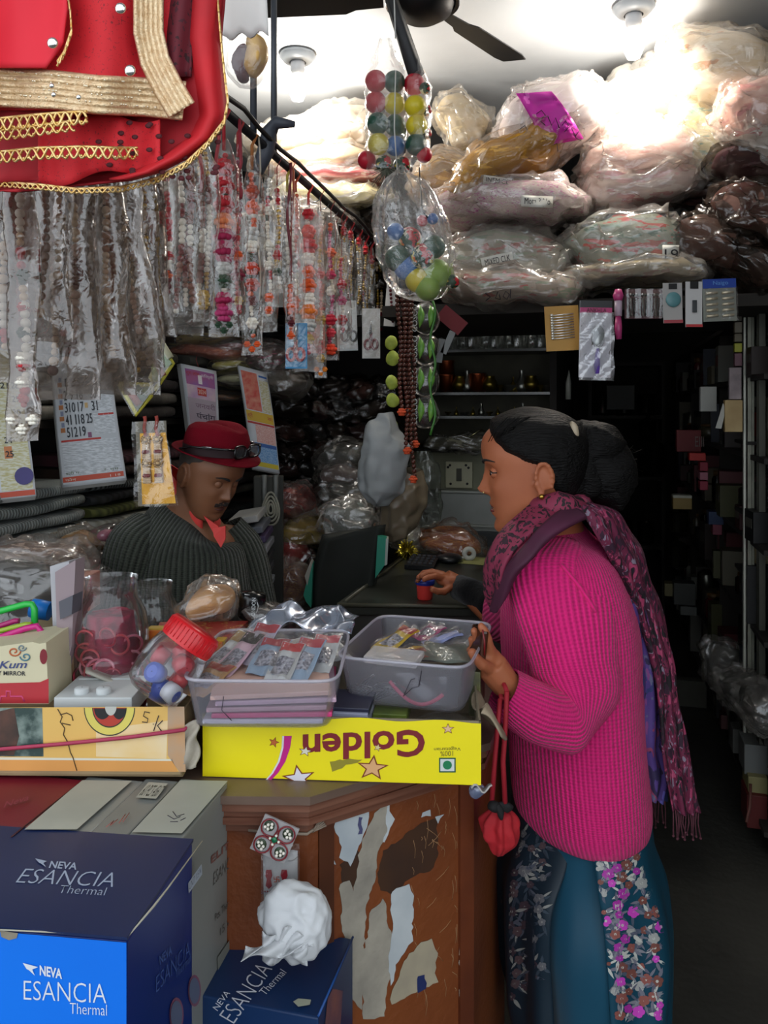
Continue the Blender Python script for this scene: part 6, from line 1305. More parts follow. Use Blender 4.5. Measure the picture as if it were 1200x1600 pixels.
def disc(x, y, rx_, ry_, m, lv, a0=0, a1=360, nm='round_logo'):
    AF.patch([(x+rx_*math.cos(math.radians(a)), y+ry_*math.sin(math.radians(a))) for a in [a0+(a1-a0)*i/28 for i in range(29)]], m, t, nm, lv)
disc(171, 1106, 40, 44, mat('#2c3428', .5), 3, 0, 180); disc(171, 1106, 38.5, 42, mat('#d8c860', .5), 4, 0, 180); disc(171, 1106, 27, 31, mat('#2c3428', .5), 5, 0, 180); disc(171, 1106, 25.5, 29, mat('#b03828', .5), 6, 0, 180); disc(160, 1107, 13, 17, mat('#1c1c1c', .5), 7, 0, 180); disc(186, 1107, 11, 17, mat('#1c1c1c', .5), 7, 0, 180); disc(173, 1104, 9, 14, mat('#b8b8b0', .5), 8, 0, 180)
for i, ch in enumerate('BOROP'): a = math.radians(172-i*13); AF.text(ch, (171+33*math.cos(a)+2.6*math.cos(a-PI/2)-2, 1106+36*math.sin(a)+3), (171+33*math.cos(a)+3, 1106+36*math.sin(a)+1), (171+33*math.cos(a)-3, 1106+36*math.sin(a)-3), mat('#20241c', .5), t, bold=.02) if i < 3 else None
for i, ch in enumerate('PRA'): a = math.radians(40-i*15); AF.text(ch, (171+33*math.cos(a)-3, 1106+36*math.sin(a)+2), (171+33*math.cos(a)+2, 1106+36*math.sin(a)-1), (171+33*math.cos(a)-1, 1106+36*math.sin(a)-5), mat('#20241c', .5), t, bold=.02)
for st in ([(234, 1114), (226, 1112), (224, 1119), (231, 1123), (230, 1129), (222, 1128)], [(239, 1131), (240, 1132)], [(248, 1118), (240, 1142)], [(254, 1126), (246, 1134), (252, 1142)]): AF.line([st[0], *st[1:]], .0007, ink, t, 'pen_mark', 9)
for st in ([(90, 1108), (97, 1120), (94, 1128), (101, 1138), (99, 1148), (106, 1160), (110, 1176), (114, 1184), (120, 1204)], [(94, 1117), (104, 1114), (112, 1118), (114, 1126)], [(97, 1130), (110, 1133)]): AF.line(st, .0008, mat('#5c4428', .8), t, 'crease', 4)
mb = MB(); mb.tube([AF.at(-40, 1174, 22), AF.at(100, 1162, 22), AF.at(200, 1152, 22), AF.at(288, 1140, 26), AF.at(290, 1138, 2)+V((.005, .03, 0))], .003, 5); mb.build('pink_string', mat('#a83050', .6), t)
mb = MB(); mb.grid(lambda u, v: V((P(282+u*26+3*math.sin(v*11), 1140+v*72, 1.165).x, 1.17-.004*math.sin(v*9+u*6), P(0, 1136+v*74-u*10, 1.165).z)), 10, 14); mb.jit(.002, 60); mb.build('torn_corner', mat('#8c8478', .8, col2='#a8a090', vs=40), t, thick=.003)
# ---- things standing in the amber carton
m_redp = mat('#b01828', .35)
def jar(c, R, sc, h, label, open_=True, neck=.7):
    t = T('plastic_jar', label, 'jar', c)
    pr = [(.001, .002), (.04, 0), (.053, .008), (.057, .03), (.0575, .07), (.0555, .074), (.0575, .078), (.058, .10), (.0565, .104), (.0585, .108), (.058, .135), (.054, .152), (.046, .165), (.041, .172), (.0415, .176), (.040, .18), (.0415, .185), (.040, .19), (.0415, .197)]
    mb = MB(); mb.lathe([(r*sc, z_*h/.197) for r, z_ in pr], c, R, 40, capb=False); mb.build('body', GLASSY if True else None, t); return t
c = V((P(174, 1000, 1.33).x, 1.33, .968)); hj = 1.5-(905-640)*1.33/1250-.968+.004
tj = jar(c, None, 1.03, hj, 'tall clear jar full of dark pink things, left of the red lidded jar')
rj = random.Random(4); mb = MB()
mb.lathe([(.001, .006)]+[(.0515*min(1, 1.2-i/28*.5), .006+hj*.74*i/28) for i in range(29)]+[(.03, hj*.76), (.001, hj*.765)], c, None, 48, capb=False); mb.jit(.003, 60, 2); mb.build('red_filling', mat('#5c1428', .9, col2='#8c2840', vs=50, sharp=.1, spec=.1), tj)
GR = 'pink red hoops in the tall clear jar'
for i in range(40):
    a = rj.uniform(PI, 2*PI); zz = rj.uniform(.02, hj*.66); rr_ = .046; q = c+V((math.cos(a)*rr_, math.sin(a)*rr_, zz)); R = M.Rotation(rj.uniform(0, 3), 3, 'Y') @ M.Rotation(rj.uniform(-.5, .5), 3, 'X')
    mb = MB(); mb.tube([q+R @ V((.015*math.cos(k*PI/8), 0, .015*math.sin(k*PI/8))) for k in range(17)], .0022, 5, caps=False); o = mb.build('hoop', mat(rj.choice(['#a02038', '#c05870', '#b83040', '#d88898']), .35)); tag(o, 'pink red plastic hoop inside the tall clear jar', 'hoop', GR)
c = V((P(238, 1000, 1.52).x, 1.52, .968)); tj = jar(c, None, .92, 1.5-(910-640)*1.52/1250-.968, 'empty looking clear jar behind the tall one')
mb = MB(); mb.ball(c+V((0, 0, .03)), (.04, .04, .03), 16, 10); mb.jit(.01, 40); mb.build('contents', mat('#3c2c34', .5, col2='#6c5c58', vs=40), tj)
# tilted jar with the red lid
ax = (P(286, 1010, 1.16)-P(234, 1082, 1.14)); axis = ax.normalized(); R = axis.to_track_quat('Z', 'Y').to_matrix(); base = P(234, 1084, 1.17); Lr = .118
t = T('candy_jar', 'tilted clear jar with a big red screw lid and blue and red tubs inside', 'jar', base)
mb = MB(); mb.lathe([(.001, .0), (.034, .0), (.044, .008), (.047, .03), (.047, .058), (.042, .078), (.035, .088)], base, R, 40, capb=False); mb.build('body', GLASSY, t)
mb = MB(); mb.lathe([(.0405, .082), (.041, .086), (.041, .108), (.038, .113), (.0, .114)], base, R, 48, capb=False)
mb.build('lid', mat('#d01c24', .3), t)
mb = MB()
for i in range(36): a = i*PI/18; mb.tube([base+R @ V((.041*math.cos(a), .041*math.sin(a), .086)), base+R @ V((.041*math.cos(a), .041*math.sin(a), .108))], .0009, 4)
mb.build('lid_ridges', mat('#c01820', .35), t)
for i, (dx, dy, dz, col, c2, lb) in enumerate([(-.022, -.02, .02, '#c8c8cc', '#1a3ca0', 'white tub with a blue cap'), (.016, -.018, .012, '#1a3ca0', '#1a3ca0', 'small blue tub'), (.0, -.026, .04, '#b82c30', '#c8c8c8', 'red tub with a white round label'), (.024, -.014, .045, '#b0b0b4', '#20242c', 'white tub with a dark oval label'), (-.02, -.01, .06, '#a81c2c', '#b82c3c', 'crimson tub'), (.012, -.01, .068, '#c83040', '#d8d8d8', 'rosy tub near the lid'), (-.012, .016, .03, '#2848a8', '#2848a8', 'hidden blue tub'), (.01, .018, .05, '#a02030', '#a02030', 'back red tub')]):
    q = base+R @ V((dx, dy, dz)); dirn = (V((dx, dy, 0)).normalized()*1 if True else 0); Rq = R @ V((dx, dy, 0)).normalized().to_track_quat('Z', 'Y').to_matrix()
    mb = MB(); mb.lathe([(.001, -.012), (.013, -.012), (.0145, 0), (.014, .008), (.001, .009)], q, Rq, 20, capb=False); o = mb.build('small_tub', mat(col, .35)); mb = MB(); mb.lathe([(.009, .0092), (.001, .0096)], q, Rq, 18, capb=False); mb.build('round_label', mat(c2, .4), o); tag(o, lb+' inside the tilted red lidded jar', 'tub')
# white box with tubes
def fbox(x0, y0, x1, y1, Y, dep, m, label, nm='small_box', cat='box', rz=0, par=None, bev=.0015):
    k = Y/1250; c = P((x0+x1)/2, (y0+y1)/2, Y); mb = MB(); mb.box(c+V((0, dep/2, 0)), (abs(x1-x0)*k, dep, abs(y1-y0)*k), M.Rotation(rz, 3, 'Z'), bev); o = mb.build(nm, m, par); return tag(o, label, cat) if label else o
m_wb = mat('#b8bcbc', .55, col2='#acb0b0')
t = T('white_box', 'open white box with small white caps, in the amber carton', 'box', P(150, 1100, 1.2))
fbox(84, 1090, 206, 1120, 1.19, .10, m_wb, None, 'body', par=t); fbox(122, 1060, 204, 1092, 1.27, .04, m_wb, None, 'raised_flap', par=t)
for x in (128, 162):
    mb = MB(); mb.lathe([(.001, .0), (.011, .0), (.011, .016), (.009, .018), (.001, .018)][::-1] if False else [(.011, 0), (.011, .016), (.009, .018), (.001, .018)], P(x, 1092, 1.21), None, 20); mb.build('cap', m_wb, t)
mb = MB(); mb.grid(lambda u, v: P(134+u*62, 1040+u*22-v*4*(1-u)+v*14, 1.29-.03*v), 8, 4); o = mb.build('folded_leaflet', mat('#a8a498', .6), thick=.004); tag(o, 'grey folded leaflet standing over the white box', 'leaflet')
mb = MB(); mb.grid(lambda u, v: P(128+u*30, 1054+v*14, 1.285), 4, 3); o = mb.build('red_card', mat('#b02030', .5), thick=.002); tag(o, 'red card under the grey leaflet', 'card')
# upright papers
for i, (pts, c_, lb, Y) in enumerate([([(78, 885), (108, 877), (110, 1090), (88, 1096)], '#a8a8ac', 'white upright folder edge beside the kumkum box', 1.3), ([(86, 894), (118, 875), (112, 1010), (92, 1095)], '#8c7c80', 'pinkish printed leaflet leaning on the white folder', 1.285), ([(92, 940), (114, 930), (112, 960), (94, 968)], '#505058', 'dark card tucked in the leaning leaflet', 1.28), ([(96, 972), (114, 955), (122, 1060), (90, 1082)], '#8a6c50', 'brown cardboard divider beside the tall jar', 1.3)]):
    mb = MB(); mb.prism([P(x, y, Y) for x, y in pts], (.004, .03, 0)); o = mb.build('leaflet', mat(c_, .65, col2=c_)); tag(o, lb, 'papers')
mb = MB(); mb.prism([P(x, y, 1.42) for x, y in ((60, 968), (118, 962), (122, 1085), (60, 1090))], (.0, .006, 0)); o = mb.build('cardboard_sheet', mat('#8c7c60', .8, col2='#7c6c50')); tag(o, 'brown cardboard sheet behind the upright papers', 'cardboard')
fbox(112, 900, 140, 955, 1.6, .06, mat('#a89c90', .5, col2='#b05040', vs=12), 'pale box with barcode behind the tall jar')
# mirror box
t = T('mirror_box', 'cream and red box of small mirrors with swirls, at the left edge', 'box', P(30, 1105, 1.2))
MF = Plane(P(30, 1050, 1.2), (0, -1, 0), .001)
mb = MB(); pts = [(-90, 1022), (50, 1003), (62, 1006), (72, 1004), (76, 1100), (-90, 1100)]; mb.prism([P(x, y, 1.2) for x, y in pts], (0, .09, 0)); mb.build('body', mat('#c8c0a0', .5, col2='#c0b898'), t)
MF.patch([(-90, 1070), (62, 1066), (76, 1060), (76, 1099), (-90, 1099)], mat('#b02c34', .45), t, 'red_band'); MF.text('Kum', (-2, 1045), (40, 1044), (3, 1033), mat('#3c4878', .5), t, bold=.015); MF.text('Y MIRROR', (-4, 1055), (40, 1056), (-4, 1048), mat('#3c3c3c', .5), t, bold=.02)
for cx, cy, r, s_, c_ in ((22, 1018, 10, 1, '#c06030'), (40, 1026, 9, -1, '#508090'), (34, 1012, 7, 1, '#7c8c90')):
    MF.line([(cx+s_*r*(1-i/22)*math.cos(i*.45), cy+r*(1-i/22)*math.sin(i*.45)*.8) for i in range(18)], .0011, mat(c_, .5), t, 'swirl_print')
MF.patch([(68+6*math.cos(a*PI/9), 1026+12*math.sin(a*PI/9)) for a in range(18)], mat('#7c1824', .5), t, 'round_print'); MF.line([(-20, 1096), (0, 1096), (2, 1088), (10, 1088), (10, 1080), (16, 1080), (16, 1088), (34, 1088), (38, 1096)], .0014, mat('#d04878', .5), t, 'pink_line_print')
def handle(pts, Y, r, col, label, dy=0):
    mb = MB(); mb.tube([P(x, y, Y+dy*i) for i, (x, y) in enumerate(pts)], r, 12); o = mb.build('handle_frame', mat(col, .3)); return tag(o, label, 'frame')
handle([(-60, 968), (0, 955), (40, 944), (50, 944), (54, 952), (54, 975), (53, 1010)], 1.34, .0055, '#28b848', 'green plastic mirror frame sticking out of the mirror box')
handle([(-60, 1006), (0, 996), (40, 982), (58, 978), (64, 986), (66, 1010), (66, 1030)], 1.27, .005, '#c01878', 'magenta plastic mirror frame before the green one')
handle([(-60, 1000), (0, 986), (40, 976), (50, 976)], 1.30, .0045, '#98b030', 'lime plastic mirror frame between magenta and green'); handle([(-60, 992), (0, 978), (24, 970), (30, 970)], 1.31, .0045, '#a01860', 'dark pink mirror frame end behind the lime one')
mb = MB(); mb.tube([P(x, y, 1.38) for x, y in ((50, 950), (60, 952), (78, 955))], [.016, .017, .016], 14); o = mb.build('blue_roll', mat('#1878d0', .4)); tag(o, 'bright blue plastic roll behind the green frame', 'roll')
fbox(66, 1030, 82, 1062, 1.24, .03, mat('#788020', .4), 'olive green tub top beside the mirror box')
# ---- behind: red floral box, orange packet, black cap, foil
t = T('patterned_box', 'red and gold patterned box behind the tilted jar', 'box', P(310, 1010, 1.42))
zt = 1.5-(998-640)*1.36/1250
def tz(px, py): Y = (1.5-zt)*1250/(py-640); return V(((px-600)*Y/1250, Y, zt))
mb = MB(); mb.prism([tz(236, 1003), tz(352, 1003), tz(388, 970), tz(250, 972)], (0, 0, -.07)); mb.build('body', printed('#8c2c24', ['#b8984c', '#a08040'], 40, .22, .5), t)
fbox(230, 982, 258, 1004, 1.38, .02, mat('#b89830', .45), None, 'yellow_end', par=t); fbox(233, 985, 255, 1001, 1.376, .003, mat('#a02c18', .5, col2='#c8781c', vs=50), None, 'red_picture', par=t); fbox(318, 1000, 352, 1024, 1.34, .02, mat('#b89020', .45), None, 'yellow_end', par=t); fbox(322, 1003, 348, 1021, 1.336, .003, mat('#a83018', .5, col2='#c8781c', vs=50), None, 'red_picture', par=t)
bag(328, 945, 1.5, 82, 50, 12, ['#b08048', '#c89458', '#a47438'], 'crinkled clear bag of orange brown sweets on the patterned box', '#b88850', dep=.05, haze=.14)
mb = MB(); mb.grid(lambda u, v: P(292+u*56, 916+v*40-18*math.sin(u*3)*(1-v)+u*12, 1.48+.012*math.sin(u*11+v*6)), 16, 12); o = mb.build('plastic_wing', GLINT); tag(o, 'clear plastic wing standing up from the orange sweets bag', 'plastic')
t = T('black_jar', 'black glossy round jar with white lettering behind the bins', 'jar', P(389, 970, 1.48))
mb = MB(); c = P(390, 968, 1.5); mb.lathe([(.018, 0), (.024, .006), (.025, .04), (.023, .05), (.001, .054)], c, M.Rotation(.15, 3, 'Y'), 28); mb.build('body', mat('#0c0d0e', .2), t)
mb = MB(); mb.tube([c+V((.012, -.026, .002)), c+V((.02, -.022, .03)), c+V((.014, -.02, .047)), c+V((-.006, -.02, .052))], .0011, 5); mb.build('white_rim', mat('#b8b8b8', .4), t)
txt('LONDON', P(398, 966, 1.465), P(400, 934, 1.465)-P(398, 966, 1.465), P(392, 966, 1.465)-P(398, 966, 1.465), mat('#b0b4b4', .5), t)
bag(425, 965, 1.5, 80, 26, -20, ['#3c4040', '#1c1c1e'], 'clear bag of small black caps behind the left bin', '#303234', dep=.04, haze=.16, scale=30)
def foil(u, v): x = 392+u*166-8*v; y = 955+v*38+6*math.sin(u*14+v*5)-10*math.sin(u*3.1); p = P(x, y, 1.50-.09*v); return p+noise.noise_vector(p*30)*.012
mb = MB(); mb.grid(foil, 50, 20); o = mb.build('foil_sheet', mat('#9ca8bc', .16, metal=.75, col2='#c0c8d8', vs=20), thick=.001); tag(o, 'crumpled silvery blue foil wrap behind the left bin', 'foil')
mb = MB(); mb.grid(lambda u, v: P(360+u*60, 930+u*30+v*70, 1.6+.02*math.sin(u*9)), 12, 14); mb.jit(.01, 20); o = mb.build('grey_cloth', mat('#4c4844', .7)); tag(o, 'grey sheet edge behind the black jar', 'sheet'); 
# ================================================================ the two translucent bins
def binn(fl, fr, depth, h, zb, label, t_h=.004, skew=0, taper=.012):
    fl, fr = V(fl), V(fr); ex = (fr-fl).normalized(); ey = V((-ex.y, ex.x, 0)); w_ = (fr-fl).length
    t = T('plastic_bin', label, 'bin', ((fl.x+fr.x)/2, (fl.y+fr.y)/2, zb)); z = V((0, 0, 1)); ctr = (fl+fr)/2+ey*depth/2; ctr.z = zb
    def ring(u, hw, hd, zz, rc=.022):
        n = 40; a = u*2*PI; cx, cy = math.cos(a), math.sin(a); e = .22
        x = math.copysign(abs(cx)**e, cx)*hw; y = math.copysign(abs(cy)**e, cy)*hd; return ctr+ex*(x+skew*zz)+ey*y+z*zz
    def f(u, v):
        lv = [(.0, .0, .0), (.9, .9, .0), (1, 1, .004), (1, 1, h)]
        if v < .25: s = v/.25; return ring(u, (w_/2-taper)*s, (depth/2-taper)*s, .002)
        s = (v-.25)/.75; return ring(u, w_/2-taper*(1-s), depth/2-taper*(1-s), .002+(h-.002)*s)
    mb = MB(); mb.grid(f, 80, 16, cu=True); mb.build('tub', plastic('#d4d4de', .12, .3, .14, 6), t, thick=.0016)
    mb = MB(); pts = [ring(i/80, w_/2+.001, depth/2+.001, h) for i in range(81)]; mb.tube(pts, .0026, 6, caps=False); mb.build('rim', plastic('#e0dee8', .45, .25, .3, 6), t)
    return t, ctr, ex, ey, w_, depth
zb = 1.047
t1, ctr1, e1, f1, w1, d1 = binn((-.288, 1.135, 0), (-.066, 1.13, 0), .26, .072, zb-.003, 'left translucent bin full of small packets, on the yellow carton')
t2, ctr2, e2, f2, w2, d2 = binn((-.078, 1.262, 0), (.126, 1.205, 0), .265, .075, zb-.012, 'right translucent bin of sachets and safety pins beside her hand')
mb = MB(); mb.tube([ctr1+e1*(-.05)-f1*(d1/2+.001)+V((0, 0, .05)), ctr1+e1*(-.053)-f1*(d1/2)+V((0, 0, .03)), ctr1+e1*(-.04)-f1*(d1/2-.004)+V((0, 0, .014))], .0006, 4); mb.build('pen_mark', ink, t1)
mb = MB(); mb.tube([ctr2+e2*a-f2*(d2/2+.001-.008*(1-b_/.07))+V((0, 0, b_)) for a, b_ in ((.035, .066), (.03, .04), (.02, .037), (.005, .022), (.018, .05), (.024, .052))], .0007, 4); mb.build('pen_mark', ink, t2)
rp = random.Random(31)
PKC = [('#b8b4c8', 'pale violet'), ('#c0c4c8', 'silver white'), ('#a83040', 'red'), ('#b89468', 'tan'), ('#8aa0b8', 'pale blue'), ('#c8a8b8', 'pale pink')]
def packet(ctr, ex, ey, a, b_, zz, w_, l, col, label, tilt, rz, nm='sachet', grp=None, hdr=None, sh=True):
    c = ctr+ex*a+ey*b_+V((0, 0, zz)); R = M.Rotation(rz, 3, 'Z') @ M.Rotation(tilt, 3, 'X')
    def q(u, v, s): p = V(((u-.5)*w_, (v-.5)*l, s*.004*math.sin(u*PI)*math.sin(v*PI)+.002*math.sin(u*9+v*7))); return c+R @ p
    mb = MB(); mb.grid(lambda u, v: q(u, v, 1), 8, 10); mb.grid(lambda u, v: q(u, v, -1)+V((0, 0, -.0006)), 8, 10); o = mb.build(nm, mat(col, .4, col2=col))
    if hdr:
        mb = MB(); mb.grid(lambda u, v: q(.04+.92*u, .76+.22*v, 1)+R @ V((0, 0, .001)), 4, 3); mb.build('printed_header', mat(hdr, .4), o)
        mb = MB(); mb.grid(lambda u, v: q(.15+.7*u, .2+.4*v, 1)+R @ V((0, 0, .001)), 4, 3); mb.build('printed_panel', mat('#5c5c68', .5, col2='#a8a8b4', vs=200, sharp=.1), o)
    if sh:
        mb = MB(); mb.grid(lambda u, v: q(-.05+1.1*u, -.04+1.08*v, 1)+R @ V((0, 0, .005+.002*math.sin(u*13))), 8, 8); mb.build('clear_film', GLINT, o)
    return tag(o, label, 'packet', grp)
for (a, b_, zz, w_, l, ci, tl, rz, hd, lb) in [
    (-.085, .02, .062, .04, .13, 1, .35, -.55, '#a88858', 'long clear packet leaning at the left bin\'s left side'), (-.06, .0, .066, .04, .12, 5, .4, -.5, '#1e1e22', 'clear packet with a black header in the left bin'),
    (-.03, .03, .078, .045, .09, 0, .5, -.35, '#a82c3c', 'pale violet sachet topmost in the left bin'), (-.005, -.01, .07, .05, .08, 4, .45, -.25, '#a03040', 'pale blue packet with red corner in the left bin'),
    (.022, -.03, .066, .04, .085, 1, .5, -.3, '#b83038', 'silver packet of small rods near the left bin front'), (.05, -.02, .07, .045, .09, 4, .45, -.3, '#b03848', 'blue white packet with red header in the left bin'),
    (.075, .02, .066, .045, .09, 1, .4, -.2, '#c05060', 'rightmost silver packet in the left bin'), (-.09, -.06, .05, .05, .08, 3, .3, -.5, '#a83028', 'tan card packet in the left bin\'s front corner'),
    (.03, .05, .06, .06, .09, 1, .2, .2, None, 'plain milky packet at the back of the left bin'), (.08, .07, .055, .06, .08, 1, .1, .4, None, 'plain grey packet in the left bin\'s back corner'), (-.05, .08, .05, .06, .08, 5, .1, -.3, '#c8a8b0', 'pinkish packet at the left bin\'s back')]:
    packet(ctr1, e1, f1, a, b_, zz, w_, l, PKC[ci][0], lb, tl, rz, hdr=hd)
for k, (zz, cl, lb) in enumerate([(.008, '#c8c4cc', 'white flat packet lowest in the left bin'), (.017, '#c83070', 'hot pink strip low in the left bin'), (.026, '#b89098', 'dusty pink packet in the lower layers of the left bin'), (.036, '#c0a0b0', 'mauve flat packet in the middle of the left bin'), (.045, '#d8b0a0', 'peach glossy packet just under the top layer of the left bin')]):
    mb = MB(); mb.box(ctr1+e1*(.01*(k % 2))-f1*.01+V((0, 0, zz)), (w1*.78, d1*.8, .007), M.Rotation(.03*k, 3, 'Z'), .002); o = mb.build('flat_packet', mat(cl, .4)); tag(o, lb, 'packet')
for (a, b_, zz, w_, l, cl, tl, rz, hd, lb) in [
    (-.05, .03, .062, .045, .08, '#c0a028', .35, -.9, '#a01c28', 'yellow and red sweet sachet in the right bin'), (-.0, .075, .066, .04, .06, '#a84078', .2, -.7, '#d8c8d0', 'pink and white tube packet at the back of the right bin'), (.03, .05, .064, .03, .07, '#8c98c8', .2, -1.2, None, 'blue silver tube in the right bin'),
    (.05, .0, .056, .09, .07, '#687068', .15, -.2, None, 'dark clear packet with a green sheen in the right bin'), (.08, .04, .06, .04, .05, '#a8a8b0', .2, -.9, None, 'silver ball chain packet at the right bin\'s side'), (-.01, -.02, .055, .06, .05, '#982c20', .1, .3, '#c8a030', 'red and yellow sachet under the lid box in the right bin')]:
    packet(ctr2, e2, f2, a, b_, zz, w_, l, cl, lb, tl, rz, hdr=hd)
mb = MB(); mb.box(ctr2-e2*.028-f2*.06+V((0, 0, .06)), (.09, .05, .012), M.Rotation(-.35, 3, 'Z') @ M.Rotation(.1, 3, 'X'), .003); o = mb.build('lid_box', MILKY); tag(o, 'flat milky plastic lid lying at the front of the right bin', 'lid')
for i in range(14):
    q = ctr2-e2*rp.uniform(.02, .08)-f2*(d2/2-.014-rp.uniform(0, .006))+V((0, 0, rp.uniform(.008, .034))); a = rp.uniform(-.4, .7); dd = e2*math.cos(a)+V((0, 0, math.sin(a)))
    mb = MB(); mb.tube([q-dd*.014, q+dd*.014, q+dd*.016+V((0, 0, .002)), q+dd*.014+V((0, 0, .005)), q-dd*.012+V((0, 0, .004))], .0008, 5); o = mb.build('safety_pin', mat('#a8a8a4', .25, metal=.9)); tag(o, 'silver safety pin seen through the right bin front', 'pin', 'safety pins in the right bin')
mb = MB(); mb.tube([ctr2+e2*(-.02+.085*i/10)-f2*(d2/2-.015)+V((0, 0, .05-.042*math.sin(.25+i/10*2.3))) for i in range(11)], .003, 8); o = mb.build('pink_band', mat('#c85068', .4)); tag(o, 'pink curved hair band seen through the right bin front', 'band')
mb = MB(); mb.grid(lambda u, v: ctr2+e2*(-.01+.08*u)-f2*(d2/2-.02)+V((0, 0, .008+.045*v))+f2*.004*math.sin(u*8+v*5), 8, 6); o = mb.build('clear_packet', GLINT); tag(o, 'empty clear packet pressed inside the right bin front', 'packet')
# in the yellow tray below the bins
fbox(512, 1114, 580, 1140, 1.205, .08, mat('#a8acc0', .45, col2='#9498b0'), 'small white and lilac box between the bins', rz=-.12); fbox(514, 1106, 582, 1116, 1.21, .08, mat('#20223a', .4), 'navy lid of the small box between the bins', nm='box_lid', rz=-.12)
fbox(586, 1116, 640, 1136, 1.24, .07, mat('#3c4c1c', .4, col2='#6c7c30', vs=30), 'green packet under the right bin in the tray', rz=-.12)
fbox(742, 1050, 760, 1120, 1.32, .1, mat('#2c2c30', .4, col2='#7c7c40', vs=20), 'dark narrow box at the right inside the yellow carton', rz=-.2)
bag(690, 1140, 1.26, 90, 20, 0, ['#8a8c30', '#c0bc60'], 'yellow green packet under the right bin', '#8c8c38', dep=.04, haze=.1)
# ================================================================ PEOPLE
def skin(base, c2, lip, rough=.5):
    m, nt, b = nodes('skin'); b.inputs['Roughness'].default_value = rough; b.inputs['Subsurface Weight'].default_value = .08; b.inputs['Subsurface Radius'].default_value = (.01, .004, .002); b.inputs['Specular IOR Level'].default_value = .35
    nz = N(nt, 'ShaderNodeTexNoise'); nz.inputs['Scale'].default_value = 16; nz.inputs['Detail'].default_value = 6; L(nt, coords(nt), nz.inputs['Vector'])
    q = N(nt, 'ShaderNodeMix', data_type='RGBA'); q.inputs[6].default_value = (*hexc(base), 1); q.inputs[7].default_value = (*hexc(c2), 1); L(nt, nz.outputs[0], q.inputs[0]); L(nt, q.outputs[2], b.inputs['Base Color'])
    n2 = N(nt, 'ShaderNodeTexNoise'); n2.inputs['Scale'].default_value = 500; L(nt, coords(nt), n2.inputs['Vector']); bp = N(nt, 'ShaderNodeBump'); bp.inputs['Strength'].default_value = .12; bp.inputs['Distance'].default_value = .001; L(nt, n2.outputs[0], bp.inputs['Height']); L(nt, bp.outputs[0], b.inputs['Normal']); return m
def lerpt(tab, z):
    if z <= tab[0][0]: return tab[0][1]
    for (a, x), (b_, y) in zip(tab, tab[1:]):
        if z <= b_:
            s = (z-a)/(b_-a); s = s*s*(3-2*s)*.5+s*.5; return x+(y-x)*s
    return tab[-1][1]
def crt(tab, z):
    n = len(tab)
    if z <= tab[0][0]: return tab[0][1]
    for i in range(n-1):
        if z <= tab[i+1][0]:
            x0, y0 = tab[i]; x1, y1 = tab[i+1]; h = x1-x0; t = (z-x0)/h
            def sl(j):
                if j <= 0 or j >= n-1: k = min(max(j, 0), n-2); k = 0 if j <= 0 else n-2; return (tab[k+1][1]-tab[k][1])/(tab[k+1][0]-tab[k][0])
                return (tab[j+1][1]-tab[j-1][1])/(tab[j+1][0]-tab[j-1][0])
            m0, m1 = sl(i)*h, sl(i+1)*h
            return (2*t**3-3*t*t+1)*y0+(t**3-2*t*t+t)*m0+(-2*t**3+3*t*t)*y1+(t**3-t*t)*m1
    return tab[-1][1]
